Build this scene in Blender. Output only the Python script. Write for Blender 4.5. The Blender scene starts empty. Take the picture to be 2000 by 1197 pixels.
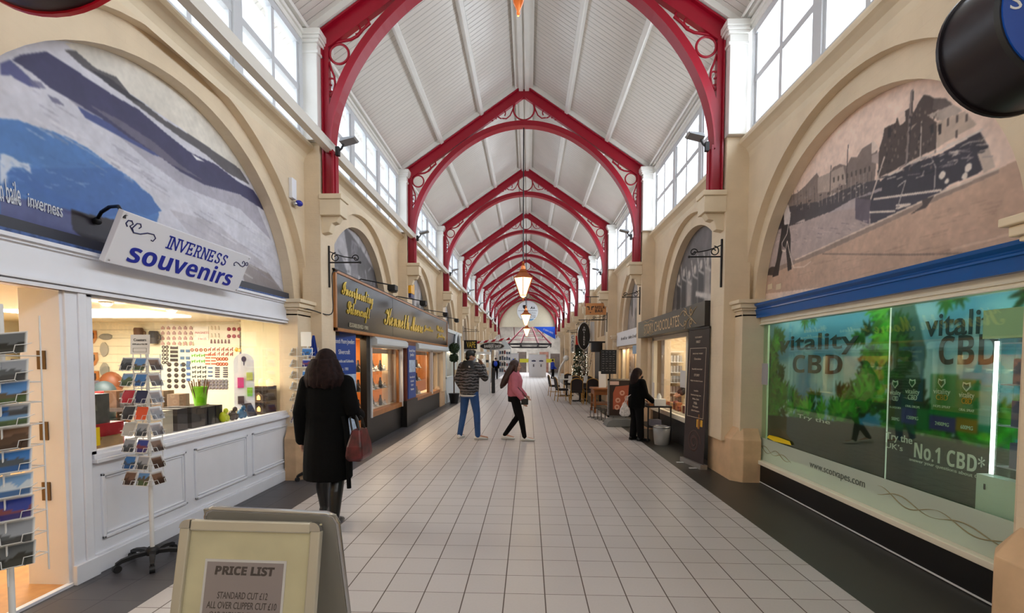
import bpy, bmesh, math, random
import numpy as np
from math import sin, cos, pi, radians, sqrt, atan2
from mathutils import Vector, Matrix

# ------------------------------------------------------------------ camera
SC = bpy.context.scene
COL = SC.collection
FPX, CX, CY, EYE = 931.0, 1000.0, 740.0, 1.63
YAW, PITCH, ROLL = math.atan(32 / 931.0), radians(2.4), 0.0025
_f = Vector((-sin(YAW) * cos(PITCH), cos(YAW) * cos(PITCH), -sin(PITCH)))
_r = Vector((cos(YAW), sin(YAW), 0))
_u = _r.cross(_f)
_R = _r * cos(ROLL) + _u * sin(ROLL)
_U = _u * cos(ROLL) - _r * sin(ROLL)
cam_d = bpy.data.cameras.new('camera')
cam = bpy.data.objects.new('camera', cam_d)
COL.objects.link(cam)
cam_d.sensor_fit = 'HORIZONTAL'
cam_d.sensor_width = 36.0
cam_d.lens = FPX / 2000 * 36
cam_d.shift_y = (CY - 598.5) / 2000
cam_d.clip_start = 0.05
cam_d.clip_end = 200
M = Matrix((( _R.x, _U.x, -_f.x, 0), (_R.y, _U.y, -_f.y, 0), (_R.z, _U.z, -_f.z, EYE), (0, 0, 0, 1)))
cam.matrix_world = M
SC.camera = cam

def at(px, py, X=None, Y=None, Z=None):
    """the point of the place that a pixel of the photograph shows, on the plane X, Y or Z = c"""
    d = _R * ((px - CX) / FPX) + _U * ((CY - py) / FPX) + _f
    t = X / d.x if X is not None else (Y / d.y if Y is not None else (Z - EYE) / d.z)
    return Vector((d.x * t, d.y * t, d.z * t + EYE))

# ------------------------------------------------------------------ light
SC.view_settings.view_transform = 'Standard'
SC.view_settings.look = 'None'
SC.view_settings.gamma = 1.0
SC.view_settings.use_curve_mapping = False
SC.view_settings.exposure = 0.6
w = bpy.data.worlds.new('overcast sky')
SC.world = w
w.use_nodes = True
bg = w.node_tree.nodes['Background']
bg.inputs[0].default_value = (0.82, 0.9, 1.0, 1)
bg.inputs[1].default_value = 1.2

def area(name, loc, rot, sx, sy, power, col):
    d = bpy.data.lights.new(name, 'AREA')
    d.shape = 'RECTANGLE'
    d.size, d.size_y, d.energy, d.color = sx, sy, power, col
    o = bpy.data.objects.new(name, d)
    o.location, o.rotation_euler = loc, rot
    COL.objects.link(o)
    return o

def point(name, loc, power, col, r=0.05):
    d = bpy.data.lights.new(name, 'POINT')
    d.energy, d.color, d.shadow_soft_size = power, col, r
    o = bpy.data.objects.new(name, d)
    o.location = loc
    COL.objects.link(o)
    return o

XC = -0.13                      # ridge line of the hall
T0, DT = 2.0, 4.8               # first truss and the bay length
def TY(k): return T0 + DT * k
NB = 9                          # bays from the camera to the end gable
YB = -9.0                       # the hall goes on behind the camera
YE = TY(NB) + 0.2               # end gable
# daylight that stands behind the clerestory windows
for k in range(-2, NB):
    yc = TY(k) + DT / 2
    area('daylight_left', (-3.75, yc, 5.5), (0, -pi / 2, 0), 2.1, 4.7, 66, (0.76, 0.88, 1.0))
    area('daylight_right', (3.5, yc, 5.5), (0, pi / 2, 0), 2.1, 4.7, 185, (0.80, 0.90, 1.0))
SC.cycles.max_bounces = 8
SC.cycles.diffuse_bounces = 4
SC.cycles.glossy_bounces = 3
SC.cycles.transmission_bounces = 4
SC.cycles.transparent_max_bounces = 16
SC.cycles.caustics_reflective = False
SC.cycles.caustics_refractive = False

# ------------------------------------------------------------------ materials
def lin(c):
    return tuple(((v / 255.0) / 12.92 if v <= 10.31 else (((v / 255.0) + 0.055) / 1.055) ** 2.4) for v in c[:3]) + (1.0,)

_mats = {}
def mat(name, rgb, rough=0.6, metal=0.0, emit=0.0, var=0.0, scale=8.0, bump=0.0, bscale=40.0, spec=0.5, emit_rgb=None):
    """plain painted, plastic or metal surface; var = worn blotches, bump = fine relief"""
    if name in _mats:
        return _mats[name]
    m = bpy.data.materials.new(name)
    m.use_nodes = True
    nt = m.node_tree
    b = nt.nodes['Principled BSDF']
    b.inputs['Base Color'].default_value = lin(rgb)
    b.inputs['Roughness'].default_value = rough
    b.inputs['Metallic'].default_value = metal
    b.inputs['Specular IOR Level'].default_value = spec
    if emit:
        b.inputs['Emission Color'].default_value = lin(emit_rgb or rgb)
        b.inputs['Emission Strength'].default_value = emit
    if var or bump:
        tc = nt.nodes.new('ShaderNodeTexCoord')
        if var:
            n = nt.nodes.new('ShaderNodeTexNoise')
            n.inputs['Scale'].default_value = scale
            n.inputs['Detail'].default_value = 4
            nt.links.new(tc.outputs['Object'], n.inputs['Vector'])
            r = nt.nodes.new('ShaderNodeMapRange')
            r.inputs[1].default_value, r.inputs[2].default_value = 0.3, 0.7
            r.inputs[3].default_value, r.inputs[4].default_value = 1 - var, 1 + var
            nt.links.new(n.outputs['Fac'], r.inputs[0])
            h = nt.nodes.new('ShaderNodeHueSaturation')
            h.inputs['Color'].default_value = lin(rgb)
            nt.links.new(r.outputs[0], h.inputs['Value'])
            nt.links.new(h.outputs[0], b.inputs['Base Color'])
        if bump:
            n2 = nt.nodes.new('ShaderNodeTexNoise')
            n2.inputs['Scale'].default_value = bscale
            n2.inputs['Detail'].default_value = 3
            nt.links.new(tc.outputs['Object'], n2.inputs['Vector'])
            bp = nt.nodes.new('ShaderNodeBump')
            bp.inputs['Strength'].default_value = bump
            bp.inputs['Distance'].default_value = 0.01
            nt.links.new(n2.outputs['Fac'], bp.inputs['Height'])
            nt.links.new(bp.outputs[0], b.inputs['Normal'])
    _mats[name] = m
    return m

def nmath(nt, op, a, b=None, c=None):
    n = nt.nodes.new('ShaderNodeMath')
    n.operation = op
    for i, v in enumerate((a, b, c)):
        if v is None: continue
        if isinstance(v, (int, float)): n.inputs[i].default_value = v
        else: nt.links.new(v, n.inputs[i])
    return n.outputs[0]

def glass_mat(name, tint=(255, 255, 255), gloss=0.10, rough=0.02):
    """thin window glass: mostly clear, a little mirror"""
    if name in _mats: return _mats[name]
    m = bpy.data.materials.new(name)
    m.use_nodes = True
    nt = m.node_tree
    nt.nodes.clear()
    out = nt.nodes.new('ShaderNodeOutputMaterial')
    tr = nt.nodes.new('ShaderNodeBsdfTransparent')
    tr.inputs[0].default_value = lin(tint)
    gl = nt.nodes.new('ShaderNodeBsdfGlossy')
    gl.inputs['Roughness'].default_value = rough
    fr = nt.nodes.new('ShaderNodeFresnel')
    fr.inputs[0].default_value = 1.45
    mx = nt.nodes.new('ShaderNodeMixShader')
    f2 = nmath(nt, 'MULTIPLY', fr.outputs[0], gloss * 6)
    f3 = nmath(nt, 'MINIMUM', f2, 0.22)
    nt.links.new(f3, mx.inputs[0])
    nt.links.new(tr.outputs[0], mx.inputs[1])
    nt.links.new(gl.outputs[0], mx.inputs[2])
    nt.links.new(mx.outputs[0], out.inputs[0])
    _mats[name] = m
    return m

def paint_mat(name, rough=0.5, emit=0.0):
    """printed picture: the colour comes from the mesh's own colour attribute"""
    if name in _mats: return _mats[name]
    m = bpy.data.materials.new(name)
    m.use_nodes = True
    nt = m.node_tree
    b = nt.nodes['Principled BSDF']
    b.inputs['Roughness'].default_value = rough
    a = nt.nodes.new('ShaderNodeVertexColor')
    a.layer_name = 'Col'
    nt.links.new(a.outputs[0], b.inputs['Base Color'])
    _mats[name] = m
    return m

def brick_mat(name, rgb, var=0.05):
    """painted brickwork: courses show only as relief and a little soiling"""
    m = bpy.data.materials.new(name)
    m.use_nodes = True
    nt = m.node_tree
    b = nt.nodes['Principled BSDF']
    b.inputs['Roughness'].default_value = 0.55
    tc = nt.nodes.new('ShaderNodeTexCoord')
    sp = nt.nodes.new('ShaderNodeSeparateXYZ')
    nt.links.new(tc.outputs['Object'], sp.inputs[0])
    cb = nt.nodes.new('ShaderNodeCombineXYZ')
    nt.links.new(sp.outputs[1], cb.inputs[0])
    nt.links.new(sp.outputs[2], cb.inputs[1])
    br = nt.nodes.new('ShaderNodeTexBrick')
    br.inputs['Scale'].default_value = 1.0
    br.inputs['Brick Width'].default_value = 0.24
    br.inputs['Row Height'].default_value = 0.085
    br.inputs['Mortar Size'].default_value = 0.006
    br.inputs['Mortar Smooth'].default_value = 0.6
    br.inputs['Color1'].default_value = (1, 1, 1, 1)
    br.inputs['Color2'].default_value = (0.96, 0.96, 0.96, 1)
    br.inputs['Mortar'].default_value = (0.72, 0.72, 0.72, 1)
    nt.links.new(cb.outputs[0], br.inputs['Vector'])
    n = nt.nodes.new('ShaderNodeTexNoise')
    n.inputs['Scale'].default_value = 2.5
    n.inputs['Detail'].default_value = 6
    nt.links.new(tc.outputs['Object'], n.inputs['Vector'])
    r = nt.nodes.new('ShaderNodeMapRange')
    r.inputs[1].default_value, r.inputs[2].default_value = 0.3, 0.75
    r.inputs[3].default_value, r.inputs[4].default_value = 1 + var, 1 - 2 * var
    nt.links.new(n.outputs['Fac'], r.inputs[0])
    h = nt.nodes.new('ShaderNodeHueSaturation')
    h.inputs['Color'].default_value = lin(rgb)
    nt.links.new(r.outputs[0], h.inputs['Value'])
    nt.links.new(h.outputs[0], b.inputs['Base Color'])
    n3 = nt.nodes.new('ShaderNodeTexNoise')
    n3.inputs['Scale'].default_value = 25
    nt.links.new(tc.outputs['Object'], n3.inputs['Vector'])
    hh = nmath(nt, 'ADD', br.outputs['Color'], nmath(nt, 'MULTIPLY', n3.outputs['Fac'], 0.8))
    bp = nt.nodes.new('ShaderNodeBump')
    bp.inputs['Strength'].default_value = 0.25
    bp.inputs['Distance'].default_value = 0.012
    nt.links.new(hh, bp.inputs['Height'])
    nt.links.new(bp.outputs[0], b.inputs['Normal'])
    _mats[name] = m
    return m

def tile_mat(name, rgb, step, ox, oy, line, grout, rough, var=0.06):
    m = bpy.data.materials.new(name)
    m.use_nodes = True
    nt = m.node_tree
    b = nt.nodes['Principled BSDF']
    tc = nt.nodes.new('ShaderNodeTexCoord')
    sp = nt.nodes.new('ShaderNodeSeparateXYZ')
    nt.links.new(tc.outputs['Object'], sp.inputs[0])
    def cell(out, off):
        s = nmath(nt, 'DIVIDE', nmath(nt, 'ADD', out, off), step)
        fl = nmath(nt, 'FLOOR', s)
        fr = nmath(nt, 'SUBTRACT', s, fl)
        d = nmath(nt, 'MINIMUM', fr, nmath(nt, 'SUBTRACT', 1.0, fr))
        return fl, d
    fx, dx = cell(sp.outputs[0], ox)
    fy, dy = cell(sp.outputs[1], oy)
    gx = nmath(nt, 'LESS_THAN', dx, line / step)
    gy = nmath(nt, 'LESS_THAN', dy, line * 0.62 / step)
    g = nmath(nt, 'MAXIMUM', gx, gy)
    cb = nt.nodes.new('ShaderNodeCombineXYZ')
    nt.links.new(fx, cb.inputs[0]); nt.links.new(fy, cb.inputs[1])
    wn = nt.nodes.new('ShaderNodeTexWhiteNoise')
    wn.noise_dimensions = '3D'
    nt.links.new(cb.outputs[0], wn.inputs['Vector'])
    n = nt.nodes.new('ShaderNodeTexNoise')
    n.inputs['Scale'].default_value = 60
    n.inputs['Detail'].default_value = 3
    nt.links.new(tc.outputs['Object'], n.inputs['Vector'])
    n2 = nt.nodes.new('ShaderNodeTexNoise')
    n2.inputs['Scale'].default_value = 1.3
    nt.links.new(tc.outputs['Object'], n2.inputs['Vector'])
    v = nmath(nt, 'ADD', nmath(nt, 'MULTIPLY', wn.outputs['Value'], var), nmath(nt, 'MULTIPLY', n.outputs['Fac'], var * 1.6))
    v = nmath(nt, 'ADD', v, nmath(nt, 'MULTIPLY', n2.outputs['Fac'], var))
    v = nmath(nt, 'ADD', v, 1 - var * 1.8)
    h = nt.nodes.new('ShaderNodeHueSaturation')
    h.inputs['Color'].default_value = lin(rgb)
    nt.links.new(v, h.inputs['Value'])
    mx = nt.nodes.new('ShaderNodeMix')
    mx.data_type = 'RGBA'
    nt.links.new(g, mx.inputs['Factor'])
    nt.links.new(h.outputs[0], mx.inputs['A'])
    mx.inputs['B'].default_value = lin(grout)
    nt.links.new(mx.outputs['Result'], b.inputs['Base Color'])
    rr = nmath(nt, 'ADD', nmath(nt, 'MULTIPLY', g, 0.4), nmath(nt, 'ADD', nmath(nt, 'MULTIPLY', n2.outputs['Fac'], 0.12), rough))
    nt.links.new(rr, b.inputs['Roughness'])
    bp = nt.nodes.new('ShaderNodeBump')
    bp.inputs['Strength'].default_value = 0.35
    bp.inputs['Distance'].default_value = 0.003
    nt.links.new(nmath(nt, 'SUBTRACT', nmath(nt, 'MULTIPLY', n2.outputs['Fac'], 0.3), g), bp.inputs['Height'])
    nt.links.new(bp.outputs[0], b.inputs['Normal'])
    return m

def board_mat(name, rgb, axis, step, rough=0.3, depth=0.5):
    """painted tongue-and-groove boards, joints every STEP metres along AXIS"""
    m = bpy.data.materials.new(name)
    m.use_nodes = True
    nt = m.node_tree
    b = nt.nodes['Principled BSDF']
    b.inputs['Roughness'].default_value = rough
    tc = nt.nodes.new('ShaderNodeTexCoord')
    sp = nt.nodes.new('ShaderNodeSeparateXYZ')
    nt.links.new(tc.outputs['Object'], sp.inputs[0])
    s = nmath(nt, 'DIVIDE', sp.outputs[axis], step)
    fr = nmath(nt, 'FRACT', s)
    d = nmath(nt, 'MINIMUM', fr, nmath(nt, 'SUBTRACT', 1.0, fr))
    g = nmath(nt, 'MINIMUM', nmath(nt, 'MULTIPLY', d, 12.0), 1.0)
    n = nt.nodes.new('ShaderNodeTexNoise')
    n.inputs['Scale'].default_value = 1.6
    n.inputs['Detail'].default_value = 5
    nt.links.new(tc.outputs['Object'], n.inputs['Vector'])
    n2 = nt.nodes.new('ShaderNodeTexNoise')
    n2.inputs['Scale'].default_value = 5
    nt.links.new(tc.outputs['Object'], n2.inputs['Vector'])
    v = nmath(nt, 'MULTIPLY', nmath(nt, 'ADD', nmath(nt, 'MULTIPLY', n.outputs['Fac'], 0.14), 0.93), nmath(nt, 'ADD', nmath(nt, 'MULTIPLY', g, 0.16), 0.84))
    h = nt.nodes.new('ShaderNodeHueSaturation')
    h.inputs['Color'].default_value = lin(rgb)
    nt.links.new(v, h.inputs['Value'])
    nt.links.new(h.outputs[0], b.inputs['Base Color'])
    bp = nt.nodes.new('ShaderNodeBump')
    bp.inputs['Strength'].default_value = depth
    bp.inputs['Distance'].default_value = 0.008
    nt.links.new(nmath(nt, 'ADD', g, nmath(nt, 'MULTIPLY', n2.outputs['Fac'], 0.9)), bp.inputs['Height'])
    nt.links.new(bp.outputs[0], b.inputs['Normal'])
    return m

# ------------------------------------------------------------------ mesh helpers
class MB:
    """collects shapes and links them as ONE mesh object"""
    def __init__(s):
        s.v, s.f, s.m, s.s = [], [], [], []
    def add(s, vs, fs, mi=0, sm=False):
        o = len(s.v)
        s.v += [tuple(v) for v in vs]
        for f in fs:
            s.f.append([i + o for i in f]); s.m.append(mi); s.s.append(sm)
        return s
    def box(s, x0, y0, z0, x1, y1, z1, mi=0):
        x0, x1 = min(x0, x1), max(x0, x1); y0, y1 = min(y0, y1), max(y0, y1); z0, z1 = min(z0, z1), max(z0, z1)
        v = [(x0, y0, z0), (x1, y0, z0), (x1, y1, z0), (x0, y1, z0), (x0, y0, z1), (x1, y0, z1), (x1, y1, z1), (x0, y1, z1)]
        return s.add(v, [(0, 3, 2, 1), (4, 5, 6, 7), (0, 1, 5, 4), (1, 2, 6, 5), (2, 3, 7, 6), (3, 0, 4, 7)], mi)
    def prism(s, poly, ax, a, b, mi=0):
        """poly in the two other axes (yz for x, xz for y, xy for z), extruded from a to b"""
        def P(p, t):
            return (t, p[0], p[1]) if ax == 'x' else ((p[0], t, p[1]) if ax == 'y' else (p[0], p[1], t))
        n = len(poly)
        v = [P(p, a) for p in poly] + [P(p, b) for p in poly]
        f = [tuple(range(n)), tuple(range(2 * n - 1, n - 1, -1))]
        f += [(i, i + n, (i + 1) % n + n, (i + 1) % n) for i in range(n)]
        return s.add(v, f, mi)
    def tube(s, pts, r, n=8, mi=0, caps=True, sm=True, closed=False):
        pts = [Vector(p) for p in pts]
        rs = r if isinstance(r, (list, tuple)) else [r] * len(pts)
        k = len(pts)
        ref = Vector((0, 0, 1))
        vs, prev = [], None
        for i, p in enumerate(pts):
            if closed: t = pts[(i + 1) % k] - pts[i - 1]
            else: t = pts[min(i + 1, k - 1)] - pts[max(i - 1, 0)]
            if t.length < 1e-9: t = Vector((0, 0, 1))
            t.normalize()
            if prev is None:
                ref = Vector((0, 0, 1)) if abs(t.z) < 0.9 else Vector((0, 1, 0))
                a = t.cross(ref).normalized()
            else:
                a = (prev - t * prev.dot(t))
                a = a.normalized() if a.length > 1e-6 else t.cross(ref).normalized()
            prev = a
            b = t.cross(a)
            for j in range(n):
                q = 2 * pi * j / n
                vs.append(p + (a * cos(q) + b * sin(q)) * rs[i])
        fs = []
        for i in range(k if closed else k - 1):
            i2 = (i + 1) % k
            for j in range(n):
                fs.append((i * n + j, i * n + (j + 1) % n, i2 * n + (j + 1) % n, i2 * n + j))
        s.add(vs, fs, mi, sm)
        if caps and not closed:
            s.add(vs[:n], [tuple(range(n - 1, -1, -1))], mi)
            s.add(vs[-n:], [tuple(range(n))], mi)
        return s
    def bar(s, p, q, wd, ht, mi=0):
        """square bar from p to q; wd sideways, ht the other way"""
        p, q = Vector(p), Vector(q)
        t = (q - p).normalized()
        ref = Vector((0, 0, 1)) if abs(t.z) < 0.95 else Vector((0, 1, 0))
        a = t.cross(ref).normalized() * (wd / 2)
        b = t.cross(a).normalized() * (ht / 2)
        v = [p - a - b, p + a - b, p + a + b, p - a + b, q - a - b, q + a - b, q + a + b, q - a + b]
        return s.add(v, [(0, 3, 2, 1), (4, 5, 6, 7), (0, 1, 5, 4), (1, 2, 6, 5), (2, 3, 7, 6), (3, 0, 4, 7)], mi)
    def lathe(s, prof, c=(0, 0, 0), n=16, mi=0, sm=True, ph=0.0):
        """profile [(r, z)] turned about the vertical through c"""
        k = len(prof)
        vs = [(c[0] + r * cos(2 * pi * j / n + ph), c[1] + r * sin(2 * pi * j / n + ph), c[2] + z) for r, z in prof for j in range(n)]
        fs = [(i * n + j, i * n + (j + 1) % n, (i + 1) * n + (j + 1) % n, (i + 1) * n + j) for i in range(k - 1) for j in range(n)]
        s.add(vs, fs, mi, sm)
        s.add(vs[:n], [tuple(range(n - 1, -1, -1))], mi)
        s.add(vs[-n:], [tuple(range(n))], mi)
        return s
    def ell(s, c, rx, ry, rz, n=14, k=9, mi=0):
        vs = [(c[0], c[1], c[2] - rz)]
        for i in range(1, k):
            a = -pi / 2 + pi * i / k
            for j in range(n):
                q = 2 * pi * j / n
                vs.append((c[0] + rx * cos(a) * cos(q), c[1] + ry * cos(a) * sin(q), c[2] + rz * sin(a)))
        vs.append((c[0], c[1], c[2] + rz))
        fs = [(0, 1 + (j + 1) % n, 1 + j) for j in range(n)]
        for i in range(k - 2):
            for j in range(n):
                a, b = 1 + i * n, 1 + (i + 1) * n
                fs.append((a + j, a + (j + 1) % n, b + (j + 1) % n, b + j))
        L = len(vs) - 1
        a = 1 + (k - 2) * n
        fs += [(a + j, a + (j + 1) % n, L) for j in range(n)]
        return s.add(vs, fs, mi, True)
    def loft(s, rings, mi=0, sm=True, caps=True):
        """rings: equal-length closed loops of points"""
        n = len(rings[0])
        vs = [p for r in rings for p in r]
        fs = [(i * n + j, i * n + (j + 1) % n, (i + 1) * n + (j + 1) % n, (i + 1) * n + j) for i in range(len(rings) - 1) for j in range(n)]
        s.add(vs, fs, mi, sm)
        if caps:
            s.add(rings[0], [tuple(range(n - 1, -1, -1))], mi)
            s.add(rings[-1], [tuple(range(n))], mi)
        return s
    def quad(s, a, b, c, d, mi=0):
        return s.add([a, b, c, d], [(0, 1, 2, 3)], mi)
    def build(s, name, mats, parent=None, off=None, bev=0.0):
        me = bpy.data.meshes.new(name)
        vs = s.v if off is None else [(v[0] - off[0], v[1] - off[1], v[2] - off[2]) for v in s.v]
        me.from_pydata(vs, [], s.f)
        for m in (mats if isinstance(mats, (list, tuple)) else [mats]):
            me.materials.append(m)
        me.polygons.foreach_set('material_index', s.m)
        me.polygons.foreach_set('use_smooth', s.s)
        me.update()
        bm = bmesh.new(); bm.from_mesh(me)
        bmesh.ops.recalc_face_normals(bm, faces=bm.faces)
        bm.to_mesh(me); bm.free()
        o = bpy.data.objects.new(name, me)
        COL.objects.link(o)
        if parent is not None: o.parent = parent
        if bev:
            b = o.modifiers.new('bevel', 'BEVEL'); b.width = bev; b.segments = 2; b.limit_method = 'ANGLE'
        return o

def tag(o, label=None, cat=None, group=None, kind=None):
    if label: o['label'] = label
    if cat: o['category'] = cat
    if group: o['group'] = group
    if kind: o['kind'] = kind
    return o
def thing(name, label, cat, loc=(0, 0, 0), rz=0.0, group=None):
    o = bpy.data.objects.new(name, None)
    o.empty_display_size = 0.1
    o.location = loc; o.rotation_euler = (0, 0, rz)
    COL.objects.link(o)
    return tag(o, label, cat, group)
def solo(name, mb, mats, label, cat, group=None, bev=0.0, kind=None):
    """a thing that is one mesh: its origin goes to the middle of its base"""
    a = np.array(mb.v)
    lo, hi = a.min(0), a.max(0)
    off = ((lo[0] + hi[0]) / 2, (lo[1] + hi[1]) / 2, lo[2])
    o = mb.build(name, mats, off=off, bev=bev)
    o.location = off
    return tag(o, label, cat, group, kind)
def part(name, mb, mats, parent, world=True, bev=0.0, label=None):
    """a part; with world=True its shapes were given in the place's own coordinates"""
    off = None
    if world:
        off = Vector((0, 0, 0)); p = parent
        while p is not None: off += Vector(p.location); p = p.parent
    o = mb.build(name, mats, parent, off=off, bev=bev)
    if label: o['label'] = label
    return o
def struct(name, mb, mats, bev=0.0, parent=None):
    o = mb.build(name, mats, parent, bev=bev)
    if parent is None: o['kind'] = 'structure'
    return o
def kids(o): return [c for c in bpy.data.objects if c.parent == o]
def dup(o, loc=None, rz=None, label=None, group=None, parent=None, ch=None):
    c = o.copy(); COL.objects.link(c)
    if parent is not None: c.parent = parent
    for k in (ch if ch is not None else kids(o)): dup(k, parent=c)
    if loc is not None: c.location = loc
    if rz is not None: c.rotation_euler = (0, 0, rz)
    if label: c['label'] = label
    if group: c['group'] = group
    return c

def text_mb(body, w=None, h=None, ext=0.004, align='CENTER', shear=0.0, offset=0.0):
    """letters as a mesh in their own xy plane, fitted to width w and/or height h, centred on 0,0"""
    cu = bpy.data.curves.new('t', 'FONT')
    cu.body = body; cu.size = 1; cu.align_x = align; cu.shear = shear; cu.offset = offset
    cu.resolution_u = 3
    o = bpy.data.objects.new('t', cu)
    COL.objects.link(o)
    dg = bpy.context.evaluated_depsgraph_get()
    me = bpy.data.meshes.new_from_object(o.evaluated_get(dg))
    a = np.array([v.co[:] for v in me.vertices])
    F = [tuple(p.vertices) for p in me.polygons]
    bpy.data.objects.remove(o); bpy.data.curves.remove(cu); bpy.data.meshes.remove(me)
    mb = MB()
    if len(a) == 0: return mb
    lo, hi = a.min(0), a.max(0)
    c = (lo + hi) / 2
    sx = sy = None
    if w: sx = w / (hi[0] - lo[0])
    if h: sy = h / (hi[1] - lo[1])
    sx = sx or sy; sy = sy or sx
    a = (a - c) * np.array([sx, sy, 1])
    a[:, 2] = 0
    mb.add(a.tolist(), F)
    return mb
def frame(face):
    """axes of a surface: L = on the left wall facing the hall, R = right wall, F = facing the camera"""
    return {'L': (Vector((0, 1, 0)), Vector((0, 0, 1)), Vector((1, 0, 0))),
            'R': (Vector((0, -1, 0)), Vector((0, 0, 1)), Vector((-1, 0, 0))),
            'F': (Vector((1, 0, 0)), Vector((0, 0, 1)), Vector((0, -1, 0)))}[face]
def place_mb(mb, face, c, rot=0.0):
    """carry a flat mesh onto a surface: c = centre point, axes from frame() or given as a tuple"""
    u, v, n = frame(face) if isinstance(face, str) else face
    c = Vector(c)
    if rot:
        u, v = u * cos(rot) + v * sin(rot), v * cos(rot) - u * sin(rot)
    mb.v = [tuple(c + u * p[0] + v * p[1] + n * p[2]) for p in mb.v]
    return mb
def thick(mb, t):
    """gives a flat mesh in the xy plane the thickness t"""
    n = len(mb.v)
    top = [(p[0], p[1], p[2] + t) for p in mb.v]
    e = {}
    for f in mb.f:
        for i in range(len(f)):
            a, b = f[i], f[(i + 1) % len(f)]
            if (b, a) in e: del e[(b, a)]
            else: e[(a, b)] = 1
    fs = [list(f) for f in mb.f]
    out = MB()
    out.add(mb.v + top, [f[::-1] for f in fs] + [[i + n for i in f] for f in fs] + [(a, b, b + n, a + n) for a, b in e])
    return out
def text(name, body, m, parent, face, c, w=None, h=None, rot=0.0, t=0.002, shear=0.0, offset=0.0, label=None):
    mb = place_mb(thick(text_mb(body, w, h, shear=shear, offset=offset), t), face, c, rot)
    return part(name, mb, m, parent, label=label)

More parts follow.
